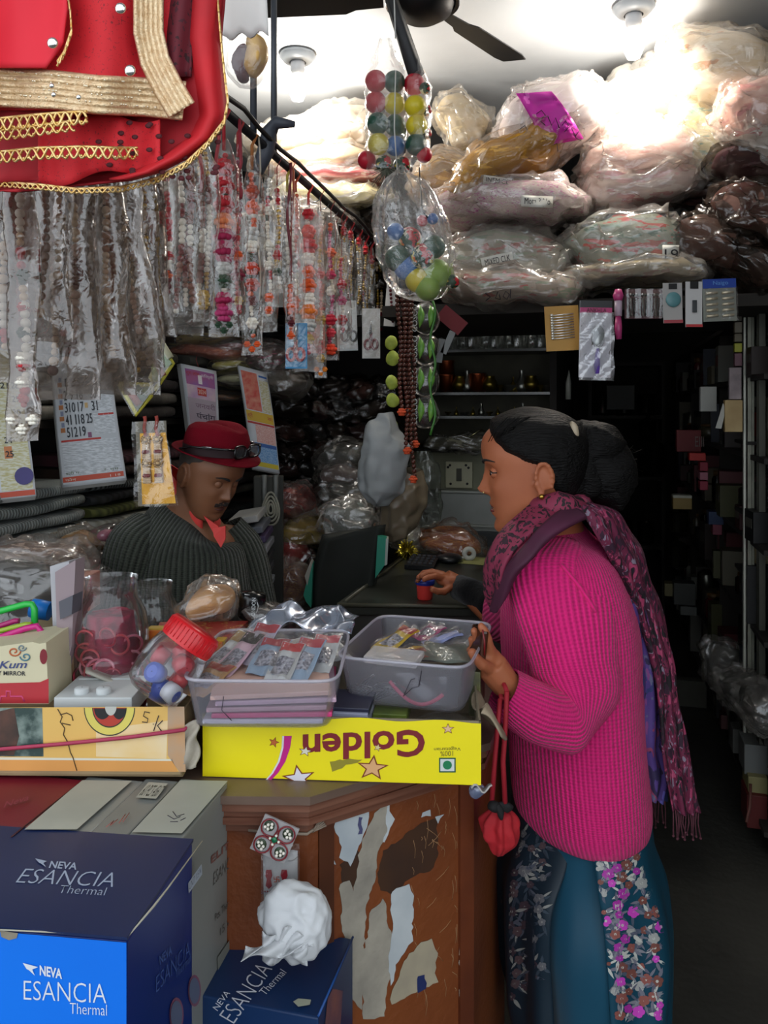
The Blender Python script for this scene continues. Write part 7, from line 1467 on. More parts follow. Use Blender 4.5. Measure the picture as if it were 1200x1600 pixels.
class Head:
    """x forwards, y left, z up; about 23 cm from chin to crown"""
    def __init__(s, female=True):
        s.f = female
        s.front = [(-.118, .042), (-.108, .066), (-.095, .0745), (-.075, .0765), (-.05, .0785), (-.02, .0805), (.01, .081), (.03, .084), (.045, .0885), (.065, .088), (.085, .079), (.103, .056), (.114, .025), (.118, .0)]
        s.back = [(-.118, -.012), (-.10, -.03), (-.08, -.045), (-.06, -.055), (-.035, -.072), (-.01, -.088), (.02, -.099), (.05, -.102), (.08, -.092), (.10, -.066), (.114, -.028), (.118, -.0)]
        s.wid = [(-.118, .02), (-.11, .034), (-.095, .045), (-.075, .056), (-.05, .0635), (-.02, .069), (.01, .073), (.04, .0745), (.07, .068), (.09, .054), (.107, .032), (.116, .010), (.118, .0)]
        if not female: s.wid = [(z, w_*1.07) for z, w_ in s.wid]; s.front = [(z, x*1.02) for z, x in s.front]
        s.nose = [(-.0345, 0), (-.031, .006), (-.026, .019), (-.019, .024), (-.010, .0185), (.004, .011), (.018, .005), (.03, 0)]
        s.nw = [(-.034, .014), (-.024, .0125), (-.015, .0085), (.005, .0065), (.03, .006)]
    def pt(s, th, z):
        f, b_, w_ = crt(s.front, z), crt(s.back, z), max(.0001, crt(s.wid, z)); cx = (f+b_)/2; a = (f-b_)/2
        co_, si = math.cos(th), math.sin(th); e = .86 if co_ > 0 else 1.0
        x = cx+a*math.copysign(abs(co_)**e, co_); y = w_*math.copysign(abs(si)**.92, si)
        if co_ > 0:
            g = lambda y0, sy, z0, sz: math.exp(-((abs(y)-y0)/sy)**2-((z-z0)/sz)**2)
            x += lerpt(s.nose, z)*math.exp(-(y/lerpt(s.nw, z))**2)
            x += .006*math.exp(-((abs(y)-.0125)/.0055)**2-((z+.025)/.007)**2)      # wings
            x -= .0105*g(.031, .0135, .013, .011); x += .004*g(.03, .02, .033, .008)   # sockets, brows
            x += .004*g(.043, .016, -.018, .016)                                       # cheeks
            x += .0055*g(0, .020, -.0475, .0055)+.0045*g(0, .017, -.0665, .0055)-.0035*g(0, .02, -.078, .005)+.0045*g(0, .018, -.097, .009)
            x -= .0035*g(.0, .022, -.0575, .0026)          # mouth line
            x -= .0025*g(.0, .004, -.041, .005)
        return V((x, y, z))
    def at(s, y, z, k=0):
        lo, hi = 0, PI/2
        for _ in range(24):
            m_ = (lo+hi)/2
            if s.pt(m_, z).y < abs(y): lo = m_
            else: hi = m_
        p = s.pt(lo, z); return V((p.x+k, math.copysign(p.y, y), z))
    def add(s, mb, Mx, n=72, m=84):
        def f(u, v):
            z = -.118+.236*(.5-.5*math.cos(v*PI)) if False else -.1178+.2356*v
            return Mx @ s.pt(u*2*PI, z)
        g = mb.grid(f, n, m, cu=True); mb.b.faces.new(g[0][::-1]); mb.b.faces.new(g[-1])
        for sg in (-1, 1):       # ears
            c = V((-.012, sg*lerpt(s.wid, 0)*.98, -.004))
            mb.ball(Mx @ (c+V((-.012, sg*.006, .006))), (.017, .0055, .027), 14, 10, Mx.to_3x3().normalized())
            for k in range(14):
                a = k/13*1.55*PI-.2*PI; pa = c+V((-.004-.015*math.cos(a+PI*.0)*1.0-.004, sg*(.010+.004*math.sin(a)), .028*math.sin(a)+.002))
                mb.ball(Mx @ pa, .0047 if k < 11 else .006, 8, 6)
            mb.ball(Mx @ (c+V((-.004, sg*.002, .002))), (.011, .007, .020), 10, 8, Mx.to_3x3().normalized()); mb.ball(Mx @ (c+V((.0, sg*.007, -.026))), .0065, 8, 6)
def frame(o, fwd, up):
    x = V(fwd).normalized(); y = V(up).cross(x).normalized(); z = x.cross(y); m = M((x, y, z)).transposed().to_4x4(); m.translation = o; return m
def eyes(Mx, par, look_down=.3, iris='#20120c', s=1.0, closed=False, skinm=None):
    for sg in (-1, 1):
        c = V((.0648*s, sg*.031, .0125)); mb = MB(); mb.ball(Mx @ c, .0112, 20, 14); e = mb.build('eye', mat('#8c8078', .3) if not closed else skinm, par)
        d = V((1, 0, -look_down)).normalized(); mb = MB(); mb.ball(Mx @ (c+d*.0066), .0062, 14, 10); mb.build('iris', mat(iris, .2), e) if not closed else None
        lidz = .55 if not closed else -.45
        def lid(u, v, up=True):
            a = (u-.5)*3.6; op = max(0, 1-(a/1.0)**2); e0 = (.36*op) if not closed else -.5; el = (1.5-v*(1.5-e0)) if up else (-1.5+v*(1.5-(.46*op if not closed else .52)))
            return Mx @ (c+V((math.cos(a)*math.cos(el), math.sin(a)*math.cos(el), math.sin(el)))*.0119)
        mb = MB(); mb.grid(lambda u, v: lid(u, v, True), 14, 8); mb.grid(lambda u, v: lid(u, v, False), 14, 6); mb.build('eyelid', skinm, par, thick=.0008)
        mb = MB(); mb.tube([lid(i/10, 1.0, True) for i in range(11)], .0013, 5); mb.build('eyelashes', mat('#0c0806', .6), par)
        mb = MB(); pts = [Mx @ H.at(sg*(.011+.0052*i), .030+.0075*math.sin(i/8*PI*.85), .0012) for i in range(9)]
        mb.tube(pts, [.0012, .0026, .0029, .0028, .0026, .0023, .0019, .0014, .0008], 6); mb.build('eyebrow', mat('#0e0a08', .8), par)
def fing(mb, pts, r0, r1):
    n = len(pts); mb.tube(pts, [r0+(r1-r0)*i/(n-1) for i in range(n)], 10)
    for i, p in enumerate(pts): mb.ball(p, (r0+(r1-r0)*i/(n-1))*1.04, 10, 8)
# ---------------------------------------------------------------- the woman
H = Head(True); sk_w = skin('#ab6644', '#935236', '#7c3438')
W_ = T('person', 'woman in magenta ribbed sweater, patterned shawl and teal floral dress, standing side on', 'person', (.34, 1.56, 0))
HM = frame(P(829, 741, 1.53), (-1, .13, -.10), (-.12, .0, 1))
mb = MB(); H.add(mb, HM)
hl = lambda x, y, z: HM @ V((x, y, z))
# neck and trunk
mb.loft([(hl(-.03, 0, -.035), (.052, 0, 0), (0, .055, 0)), (hl(-.034, 0, -.09), (.053, .0, 0), (0, .054, 0)), (P(868, 838, 1.55), (.062, 0, 0), (0, .066, 0)), (P(880, 872, 1.56), (.09, 0, 0), (0, .13, 0)), (P(890, 950, 1.56), (.115, 0, 0), (0, .15, 0)), (P(895, 1060, 1.56), (.12, 0, 0), (0, .135, 0)), (P(900, 1180, 1.56), (.125, 0, 0), (0, .14, 0)), (P(905, 1290, 1.56), (.105, 0, 0), (0, .12, 0)), (P(905, 1360, 1.56), (.09, 0, 0), (0, .11, 0))], 36, 40, caps=True)
for sg, xx in ((-1, 885), (1, 915)):
    Yl = 1.56+sg*.06; mb.tube([P(xx, 1330, Yl), P(xx-4, 1450, Yl), (P(xx, 0, Yl).x-.01, Yl, .42), (P(xx, 0, Yl).x+.01, Yl, .2), (P(xx, 0, Yl).x+.015, Yl, .06)], [.06, .055, .05, .045, .033], 20)
    fx = P(xx, 0, Yl).x+.015; mb.tube([(fx+.03, Yl, .035), (fx-.04, Yl, .04), (fx-.12, Yl, .025), (fx-.17, Yl, .02)], [.03, .036, .032, .014], 14)
# near (left) arm
sh = P(862, 915, 1.43); el = P(898, 1104, 1.385); wr = P(792, 1072, 1.34)
mb.tube([P(880, 880, 1.55), P(868, 915, 1.47), sh.lerp(el, .5), el, el.lerp(wr, .5), wr], [.03, .036, .036, .028, .024, .023], 16)
pm = P(768, 1040, 1.335)
mb.tube([wr, wr.lerp(pm, .5), pm], [.024, .026, .027], 14); mb.ball(pm, (.022, .016, .03), 14, 10); mb.ball(P(760, 1024, 1.33), (.019, .015, .024), 14, 10)
fing(mb, [P(766, 1020, 1.325), P(762, 1000, 1.315), P(757, 986, 1.31), P(752, 979, 1.31)], .0092, .0066)      # index stretched up behind the purse
fing(mb, [P(760, 1024, 1.335), P(750, 1006, 1.335), P(744, 994, 1.33), P(741, 986, 1.325)], .0088, .0064)
fing(mb, [P(757, 1032, 1.345), P(745, 1020, 1.35), P(739, 1008, 1.345), P(737, 999, 1.34)], .0084, .0062)
fing(mb, [P(754, 1042, 1.35), P(742, 1034, 1.355), P(736, 1024, 1.355), P(733, 1016, 1.35)], .0076, .0056)
fing(mb, [P(768, 1046, 1.32), P(753, 1038, 1.30), P(743, 1028, 1.295), P(738, 1020, 1.295)], .0105, .0078)    # thumb
# far (right) arm
sh2 = P(842, 925, 1.71); el2 = P(790, 975, 1.98); wr2 = P(722, 918, 2.17)
mb.tube([P(870, 890, 1.62), sh2, sh2.lerp(el2, .5), el2, el2.lerp(wr2, .5), wr2], [.05, .048, .043, .038, .032, .025], 16)
mb.tube([wr2, P(708, 910, 2.17), P(696, 903, 2.165)], [.024, .026, .024], 14); mb.ball(P(700, 906, 2.165), (.034, .03, .018), 14, 10)
fing(mb, [P(692, 903, 2.15), P(680, 900, 2.135), P(670, 902, 2.125), P(663, 905, 2.12)], .0098, .0075)
fing(mb, [P(690, 899, 2.17), P(677, 896, 2.165), P(667, 896, 2.155), P(659, 900, 2.15)], .0098, .0074)
fing(mb, [P(690, 897, 2.19), P(675, 893, 2.19), P(662, 895, 2.18), P(654, 902, 2.17)], .0094, .007)
fing(mb, [P(692, 897, 2.21), P(676, 893, 2.215), P(662, 897, 2.21), P(652, 908, 2.20)], .0084, .0062)
fing(mb, [P(704, 916, 2.145), P(694, 924, 2.125), P(684, 924, 2.115), P(676, 921, 2.11)], .0115, .0085)
o = mb.build('body', sk_w, W_); remesh(o, .0028, 3, .5); o.data.materials.clear(); o.data.materials.append(sk_w)
eyes(HM, W_, .25, skinm=sk_w)
mb = MB()
for (z0, dz, r0) in ((-.0545, .0, .0030), (-.0625, 0, .0036)):
    mb.tube([HM @ H.at(y*.021, z0, -.0006-.0012*y*y) for y in [i/6-1 for i in range(13)]], [r0*(1-.75*(abs(i/6-1))**2) for i in range(13)], 7)
mb.build('lips', mat('#6c2a28', .45), W_)
for sg in (-1, 1):
    mb = MB(); mb.ball(hl(-.012, sg*.083, -.034), .0052, 12, 9); mb.build('earring', mat('#b08c40', .2, metal=.95), W_)
mb = MB(); mb.ball(hl(.092, -.0155 if False else .0155, -.0255), .0018, 8, 6); mb.build('nose_stud', mat('#d8c080', .2, metal=.9), W_)
# hair
m_hair = mat('#0b0908', .42, col2='#14100d', vs=3, sc=(1, 1, 1)); 
def strands(nm='hair'):
    m, nt, b = nodes('hair_strands'); b.inputs['Roughness'].default_value = .5; b.inputs['Base Color'].default_value = (.0035, .003, .0028, 1); b.inputs['Specular IOR Level'].default_value = .16
    wv = N(nt, 'ShaderNodeTexNoise'); wv.inputs['Scale'].default_value = 8; wv.inputs['Detail'].default_value = 8; L(nt, coords(nt, 'Object', (3, 40, 40)), wv.inputs['Vector'])
    bp = N(nt, 'ShaderNodeBump'); bp.inputs['Strength'].default_value = .8; bp.inputs['Distance'].default_value = .006; L(nt, wv.outputs[0], bp.inputs['Height']); L(nt, bp.outputs[0], b.inputs['Normal']); return m
m_hs = strands()
def hair_cap(H, Mx, line, th, name, par, m, lo=-.075):
    mb = MB(); nu, nv = 110, 70
    def f(u, v):
        z = lo+(.1178-lo)*v; p = H.pt(u*2*PI, z); lx = line(z, abs(p.y))
        d = p-V((-.005, 0, .02)); d.normalize(); k = max(0, min(1, (lx-p.x)/.018)); g = th*k-.003*(1-k)
        g += .0022*noise.noise(V((p.x*20, p.y*120, p.z*40)))*k
        return Mx @ (p+d*g)
    g_ = mb.grid(f, nu, nv, cu=True); mb.b.faces.new(g_[-1]); return mb.build(name, m, par)
hair_cap(H, HM, lambda z, y: lerpt([(-.075, -.062), (-.05, -.05), (-.03, -.036), (-.01, -.026), (.02, -.012), (.035, .02), (.055, .05), (.075, .066), (.09, .072), (.118, .08)], z), .012, 'hair', W_, m_hs)
mb = MB()
for c_, r_ in ((P(928, 700, 1.54), (.055, .05, .055)), (P(945, 735, 1.545), (.062, .055, .068)), (P(915, 745, 1.54), (.05, .048, .055)), (P(950, 765, 1.54), (.04, .04, .04)), (P(900, 690, 1.535), (.03, .035, .035)), (P(893, 745, 1.54), (.045, .05, .06))):
    mb.ball(c_, r_, 28, 20)
mb.jit(.012, 18, 3); mb.jit(.006, 55, 8); mb.build('hair_bun', m_hs, W_)
mb = MB(); rh = random.Random(9)
for i in range(90):
    a = rh.uniform(-.9, PI*1.2); r_ = rh.uniform(45, 62); x, y = 935+r_*math.cos(a), 728-r_*math.sin(a); mb.tube([P(935+r_*.7*math.cos(a), 728-r_*.75*math.sin(a), 1.53), P(x, y, 1.52), P(x+rh.uniform(-9, 9), y+rh.uniform(-6, 9), 1.52)], .0004, 3)
for i in range(24): x = rh.uniform(760, 800); mb.tube([P(x+30, 652, 1.46), P(x+8, 664+(800-x)*.3, 1.46), P(x, 676+(800-x)*.4, 1.47)], .0004, 3)
mb.build('loose_hair', m_hs, W_)
mb = MB(); mb.ball(P(897, 672, 1.475), (.008, .012, .017), 14, 10, M.Rotation(-.3, 3, 'Y')); mb.jit(.002, 90); mb.build('hair_clip', mat('#a89880', .5), W_)
# sweater
m_sw = knit('#d82674', 100, 150, .7, .6); m_sl = knit('#d82674', 46, 100, .7, .6)
def folds(amp, sc=9, seed=0):
    return lambda p, u, v, r: p+r.normalized()*(noise.noise(V((p.x*sc, p.y*sc, p.z*sc*.5))+V((seed, 0, 0)))*amp) if r.length > 1e-5 else p
def k2(x0, x1, y, hd, Y=1.56): k = Y/1250; return (P((x0+x1)/2, y, Y), ((x1-x0)/2*k, 0, 0), (0, hd, 0))
Sw = bpy.data.objects.new('sweater', None); C.objects.link(Sw); Sw.parent = W_
def k2n(x0, x1, y, hd): return k2(x0+8, x1-13, y, hd)
mb = MB(); mb.loft([k2(842, 905, 812, .06), k2(822, 920, 832, .09), k2n(806, 958, 858, .15), k2n(792, 980, 900, .18), k2n(782, 998, 960, .185), k2n(778, 1006, 1040, .18), k2n(784, 1010, 1120, .175), k2n(790, 1013, 1190, .18), k2n(796, 1016, 1240, .185), k2n(806, 1014, 1262, .182), k2n(812, 1010, 1268, .17)], 96, 80, fn=folds(.012)); mb.build('sweater_body', m_sw, Sw, thick=.004)
def sleeve2(pts, rad, nm, m, seed, nv=70):
    pts = [V(p) for p in pts]; K = []; up = V((0, 1, 0))
    for i, p in enumerate(pts):
        t_ = (pts[min(i+1, len(pts)-1)]-pts[max(i-1, 0)]).normalized(); a = t_.cross(V((0, 1, .15))).normalized(); b_ = t_.cross(a); K.append((p, a*rad[i][0], b_*rad[i][1]))
    mb = MB(); mb.loft(K, 52, nv, fn=folds(.016, 13, seed)); return mb.build(nm, m, Sw, thick=.004)
sleeve2([P(872, 872, 1.50), P(872, 905, 1.455), P(882, 960, 1.42), P(896, 1030, 1.395), P(900, 1082, 1.38), P(880, 1118, 1.365), P(842, 1108, 1.35), P(806, 1092, 1.34), P(788, 1080, 1.338)], [(.055, .05), (.082, .062), (.084, .066), (.078, .066), (.072, .064), (.06, .06), (.05, .052), (.04, .042), (.035, .036)], 'near_sleeve', m_sl, 4)
sleeve2([P(862, 885, 1.62), P(840, 915, 1.70), P(810, 950, 1.85), P(790, 968, 1.98), P(775, 955, 2.05)], [(.06, .06), (.075, .07), (.065, .065), (.055, .055), (.045, .045)], 'far_sleeve', m_sl, 8)
mb = MB(); mb.tube([P(788, 962, 1.99), P(765, 945, 2.06), P(742, 928, 2.12), P(716, 917, 2.165)], [.042, .04, .038, .034], 24); mb.build('black_cuff', knit('#0c0c0e', 20, 30, .6, .5), Sw)
mb = MB(); mb.tube([P(808, 1094, 1.29), P(800, 1074, 1.30), P(796, 1060, 1.33)], .0025, 6); mb.build('seam', m_sl, Sw) if False else None
# shawl
m_shw = printed('#7c2440', ['#14080e', '#1c0a14', '#2a0e1c'], 26, .42, .75, sc=(1, 1, .55), dist=3)
m_shd = mat('#3a1028', .75, col2='#4c1634', vs=12); m_shp = printed('#4c3478', ['#2c3468', '#6058a8', '#281c44', '#7c3c78'], 18, .45, .75, sc=(1, 1, .5), dist=3, leaf='#8a3858,#241430,#5a5a78')
m_shf = printed('#641838', ['#120810', '#a0385c', '#2c0c20', '#301428'], 22, .45, .75, sc=(1, 1, .45), dist=3.4, leaf='#a84868,#1c0c1c,#7c7080')
Sh = bpy.data.objects.new('shawl', None); C.objects.link(Sh); Sh.parent = W_
def band2(rows, nm, m, nu=26, nv=60, rip=.012, rf=4, par=None, th=.0025, seed=0):
    """rows: (x0,y0,Y0, x1,y1,Y1) edge to edge"""
    def f(u, v):
        x = v*(len(rows)-1); i = min(int(x), len(rows)-2); q = x-i; g = lambda j: rows[max(0, min(len(rows)-1, j))]
        r = []
        for k in range(6):
            p0, p1, p2, p3 = g(i-1)[k], g(i)[k], g(i+1)[k], g(i+2)[k]; r.append(.5*((2*p1)+(p2-p0)*q+(2*p0-5*p1+4*p2-p3)*q*q+(3*p1-p0-3*p2+p3)*q**3))
        p = P(r[0], r[1], r[2]).lerp(P(r[3], r[4], r[5]), u); p.y -= math.sin(u*PI)*.02; p.y += rip*math.sin(u*PI*2*rf+v*5+seed)*(.4+.6*v)
        return p+noise.noise_vector(p*14+V((seed, 0, 0)))*.008
    mb = MB(); mb.grid(f, nu, nv); return mb.build(nm, m, par or Sh, thick=th)
# neck wrap, front fall
band2([(835, 778, 1.47, 880, 800, 1.44), (812, 802, 1.445, 858, 818, 1.40), (786, 832, 1.43, 838, 838, 1.385), (764, 862, 1.43, 816, 862, 1.375), (752, 890, 1.44, 800, 888, 1.38), (756, 922, 1.46, 792, 908, 1.39), (768, 952, 1.48, 784, 930, 1.41)], 'neck_wrap', m_shw, 30, 40, .006, 2)
band2([(768, 955, 1.46, 776, 948, 1.40), (772, 925, 1.42, 792, 930, 1.375), (790, 890, 1.38, 808, 900, 1.36), (814, 856, 1.365, 828, 872, 1.35), (842, 824, 1.385, 852, 846, 1.365), (870, 804, 1.41, 884, 824, 1.385), (900, 792, 1.44, 918, 812, 1.41)], 'wrap_border', m_shd, 10, 40, .002, 1, seed=2)
mb = MB(); mb.tube([P(900, 795, 1.46), P(872, 792, 1.44), P(850, 798, 1.46), P(830, 815, 1.52), P(820, 835, 1.6), P(850, 830, 1.66), P(890, 800, 1.65), P(905, 790, 1.56), P(900, 795, 1.46)], .026, 16); mb.jit(.008, 25, 1); mb.build('neck_roll', m_shw, Sh)
# fall down the back
band2([(896, 790, 1.43, 930, 786, 1.52), (915, 812, 1.41, 968, 800, 1.52), (940, 850, 1.42, 992, 838, 1.54), (968, 900, 1.45, 1012, 890, 1.56), (994, 960, 1.49, 1034, 950, 1.58), (1013, 1030, 1.5, 1052, 1020, 1.58), (1028, 1100, 1.5, 1062, 1090, 1.58), (1036, 1160, 1.5, 1074, 1150, 1.58), (1042, 1220, 1.5, 1082, 1215, 1.58), (1050, 1268, 1.5, 1092, 1268, 1.58)], 'outer_fall', m_shf, 30, 90, .009, 3)
band2([(950, 840, 1.47, 985, 830, 1.58), (976, 910, 1.48, 1012, 900, 1.6), (988, 980, 1.485, 1026, 970, 1.6), (994, 1060, 1.485, 1038, 1050, 1.6), (998, 1140, 1.485, 1044, 1130, 1.6), (1004, 1200, 1.485, 1046, 1190, 1.6), (1010, 1250, 1.485, 1040, 1246, 1.6)], 'inner_fall', m_shp, 22, 70, .01, 3, seed=1)
m_fr2 = mat('#5c2c38', .8)
for i in range(21):
    x, Y, y0 = (1052+i*3.3, 1.5+.08*i/13, 1266) if i < 13 else (1010+(i-13)*4, 1.5+.01*i, 1247)
    mb = MB(); mb.tube([P(x, y0, Y), P(x+2*math.sin(i), y0+20, Y), P(x+3*math.sin(i*1.7), y0+39+6*math.sin(i*2.3), Y)], [.0014, .0014, .0018], 5); mb.ball(P(x+3*math.sin(i*1.7), y0+40+6*math.sin(i*2.3), Y), .0028, 6, 5); mb.build('fringe', m_fr2, Sh)
def on(px, py, k=.003):
    bpy.context.view_layer.update(); d = V(((px-600)/1250, 1, -(py-640)/1250)).normalized(); h = bpy.context.scene.ray_cast(bpy.context.evaluated_depsgraph_get(), V((0, 0, 1.5))+d*1.2, d)
    return h[1]-d*k if h[0] else P(px, py, 1.4)
mb = MB(); q_ = [on(x, y, .0015) for x, y in ((876, 882), (880, 886), (886, 893), (906, 917), (920, 938), (931, 956))]; mb.tube(q_, .0032, 6); mb.build('shoulder_seam', m_sw, Sw)
# dress
m_kur_ = lambda: printed('#0c4256', ['#b030a0', '#7c4850', '#c8c8c0', '#8c8490', '#d048b8', '#6c4040'], 13, .25, .45, dist=2, leaf='#7c7c88,#6a6a7c,#14485a,#5c5a68,#104456,#80808c')
m_kd_ = lambda: printed('#0c2434', ['#54484c', '#3c3440', '#7c7c7c'], 13, .25, .5, dist=5, leaf='#3c4450,#102030,#2c2c38')
m_sal = mat('#06384e', .35, col2='#084a62', vs=3, sc=(3, 3, .4), sheen=.2)
def skirt(a0, a1, rows, nm, m, amp, fq, seed=0, nu=70):
    def fn(p, u, v, r):
        return p+r.normalized()*(amp*v*math.sin(u*fq*2*PI+seed+v*2)+noise.noise(p*6+V((seed, 0, 0)))*.014)
    mb = MB(); mb.loft(rows, nu, 60, a0, a1, fn); return mb.build(nm, m, W_, thick=.003)
def flowers(o, reg, n, cols, leafc, seed):
    rr = random.Random(seed); mb = MB(); ms = [mat(c, .5, col2=c) for c in cols+leafc]; nc = len(cols); done = []
    def poly(pts, mi):
        q = [onto(o, x, y, .0032) for x, y in pts]
        if any(p is None for p in q) or max((a-q[0]).length for a in q) > .06: return
        mb.mi = mi; mb.face(q)
    def leaf(x, y, a, l, w_, mi):
        c, s = math.cos(a), math.sin(a); poly([(x+c*u*l-s*v*w_, y+s*u*l+c*v*w_) for u, v in ((0, 0), (.3, .8), (.6, .7), (1, 0), (.6, -.6), (.3, -.7))], mi)
    for k in range(n*40):
        if len(done) >= n: break
        y = rr.uniform(reg[2], reg[3]); x = rr.uniform(reg[0], reg[1])
        if any((x-a)**2+(y-b)**2 < 14.5**2 for a, b in done): continue
        done.append((x, y)); mi = rr.randrange(nc); r = rr.uniform(6, 10.5); a0 = rr.uniform(0, 6)
        for j in range(rr.randint(3, 6)): a = rr.uniform(0, 2*PI); leaf(x+math.cos(a)*r*.6, y+math.sin(a)*r*.6, a+rr.uniform(-.4, .4), rr.uniform(12, 21), rr.uniform(2.2, 4.2), nc+rr.randrange(len(leafc)))
        for j in range(5):
            a = a0+j*2*PI/5; cx, cy = x+math.cos(a)*r*.5, y+math.sin(a)*r*.5; poly([(cx+r*.52*math.cos(b), cy+r*.48*math.sin(b)) for b in [q*PI/4 for q in range(8)]], mi)
        poly([(x+r*.25*math.cos(b*PI/3), y+r*.25*math.sin(b*PI/3)) for b in range(6)], nc+len(leafc)-1)
    return mb.build('floral_print', ms, W_)
rows = [k2(808, 998, 1225, .165), k2(800, 1008, 1290, .182), k2(785, 1034, 1350, .185), k2(780, 1040, 1410, .19), k2(782, 1036, 1470, .195), k2(786, 1030, 1530, .2), k2(792, 1024, 1592, .205)]
skirt(lambda v: 262+10*min(1, v*1.2), lambda v: 452, rows, 'dress_back_panel', mat('#0c4256', .45, col2='#0a384a'), .012, 5); flowers(bpy.data.objects['dress_back_panel'], (896, 1034, 1275, 1590), 110, ['#a02c94', '#c040b0', '#74443c', '#8a5048', '#9c9c98'], ['#6c6c78', '#585868', '#7c7c84', '#4c5464', '#b8b8b0'], 5)
rowsf = [k2(800, 1014, 1235, .16), k2(796, 1010, 1290, .165), k2(776, 1000, 1350, .17), k2(776, 1000, 1410, .17), k2(782, 1000, 1470, .175), k2(790, 1000, 1530, .18), k2(800, 1000, 1570, .18)]
skirt(lambda v: 110, lambda v: 246-8*v, rowsf, 'dress_front_panel', mat('#0a2230', .5, col2='#081a26'), .012, 4, 2); flowers(bpy.data.objects['dress_front_panel'], (778, 850, 1285, 1560), 40, ['#4c3c40', '#3c3038', '#5c5c60'], ['#303c48', '#2c3440', '#484c58', '#80807c'], 8)  # front panel and its flowers darker, its shadow put into the colours
rs_ = [k2(820, 990, 1225, .162), k2(812, 1000, 1350, .17), k2(815, 1000, 1450, .178), k2(830, 1005, 1560, .18), k2(850, 1000, 1660, .16), k2(865, 985, 1790, .12), k2(870, 980, 1820, .11)]
skirt(0, 360, rs_, 'trousers', m_sal, .010, 9, 1, 110)
# red bag on the wrist
t = T('red_handbag', 'small red cloth bag with black bow hanging from her wrist', 'bag', P(778, 1338, 1.3))
mb = MB(); mb.tube([P(782, 1092, 1.30), P(778, 1130, 1.29), P(773, 1190, 1.29), P(768, 1260, 1.29)], .0042, 6); mb.tube([P(792, 1080, 1.29), P(790, 1130, 1.285), P(786, 1190, 1.28), P(790, 1270, 1.285)], .0042, 6); mb.tube([P(792, 1080, 1.29), P(786, 1066, 1.32), P(780, 1078, 1.36), P(784, 1092, 1.30)], .004, 6); mb.build('strap', mat('#a01424', .7), t)
def kp(x0, x1, y, d): k = 1.3/1250; return (P((x0+x1)/2, y, 1.3), ((x1-x0)/2*k, 0, 0), (0, d, 0))
def ruf(p, u, v, r): return p+r*(.16*math.sin(u*2*PI*7+v*3)*(1-v*.5)+.12*noise.noise(p*60))+noise.noise_vector(p*40)*.006
mb = MB(); mb.loft([kp(774, 788, 1262, .006), kp(760, 800, 1272, .016), kp(753, 806, 1288, .02), kp(754, 808, 1306, .02), kp(762, 803, 1320, .018), kp(770, 790, 1332, .012), kp(776, 782, 1338, .003)], 70, 36, fn=ruf); mb.build('pouch', mat('#b01420', .8, col2='#8c0c18', vs=30, bump=.3), t)
mb = MB(); mb.ball(P(773, 1260, 1.285), (.012, .008, .008), 12, 8); mb.ball(P(789, 1260, 1.285), (.012, .008, .008), 12, 8); mb.ball(P(781, 1268, 1.28), (.006, .006, .012), 10, 8); mb.jit(.004, 60); mb.build('black_bow', mat('#0c0a0c', .8), t)
t = T('brown_purse', 'dark brown glossy purse held against the bin in her left hand', 'purse', P(746, 1030, 1.32))
mb = MB(); mb.box(P(748, 1004, 1.325), (.012, .05, .05), M.Rotation(.25, 3, 'Z') @ M.Rotation(.12, 3, 'Y'), .004); mb.build('body', mat('#2c140c', .15, col2='#4a2414', vs=30), t)
mb = MB(); mb.tube([P(754, 984, 1.302), P(757, 1002, 1.30), P(757, 1024, 1.30)], .0015, 5); mb.build('red_piping', mat('#7c1c20', .4), t)
# ---------------------------------------------------------------- the man
H = Head(False); sk_m = skin('#7c5238', '#66422e', '#5c3430')
Mn = T('person', 'man in a red felt hat and charcoal ribbed sweater looking down behind the counter', 'person', (-.43, 1.93, 0))
HM = frame(P(327, 745, 1.9), (.74, -.50, -.40), (.38, -.2, .9)) @ M.Scale(.83, 4); hl = lambda x, y, z: HM @ V((x, y, z))
mb = MB(); H.add(mb, HM)
mb.loft([(hl(-.03, 0, -.03), HM.to_3x3() @ V((.056, 0, 0)), HM.to_3x3() @ V((0, .06, 0))), (hl(-.04, 0, -.09), (.06, 0, 0), (0, .062, 0)), (P(298, 812, 1.95), (.07, 0, 0), (0, .075, 0)), (P(290, 850, 1.97), (.13, -.02, 0), (0, .10, 0)), (P(284, 930, 1.98), (.15, -.02, 0), (0, .12, 0)), (P(284, 1060, 1.98), (.15, 0, 0), (0, .125, 0)), (P(284, 1180, 1.98), (.15, 0, 0), (0, .13, 0)), (P(284, 1260, 1.98), (.15, 0, 0), (0, .13, 0))], 36, 40, caps=True)
zs = []
shL, shR = P(212, 850, 1.93), P(372, 850, 2.02)
for s_, e_, w_, tip in ((shL, P(200, 985, 1.88), P(290, 1040, 1.78), P(320, 1050, 1.75)), (shR, P(405, 990, 1.98), P(350, 1040, 1.82), P(330, 1055, 1.78))):
    mb.tube([P(290, 850, 1.97), s_, s_.lerp(e_, .5), e_, e_.lerp(w_, .5), w_], [.06, .052, .048, .042, .036, .027], 16)
    dr = (tip-w_).normalized(); mb.ball(w_+dr*.04, (.036, .03, .018), 12, 8)
    for k in range(4): b0 = w_+dr*.06+V((0, .012*(k-1.5), .0)); fing(mb, [b0, b0+dr*.03, b0+dr*.05+V((0, 0, -.008)), b0+dr*(.062+.006*(k in (1, 2)))+V((0, 0, -.02))], .009, .007)
    b0 = w_+dr*.025+V((0, -.022, 0)); fing(mb, [b0, b0+dr*.025+V((0, -.015, -.004)), b0+dr*.045+V((0, -.016, -.012))], .011, .0085)
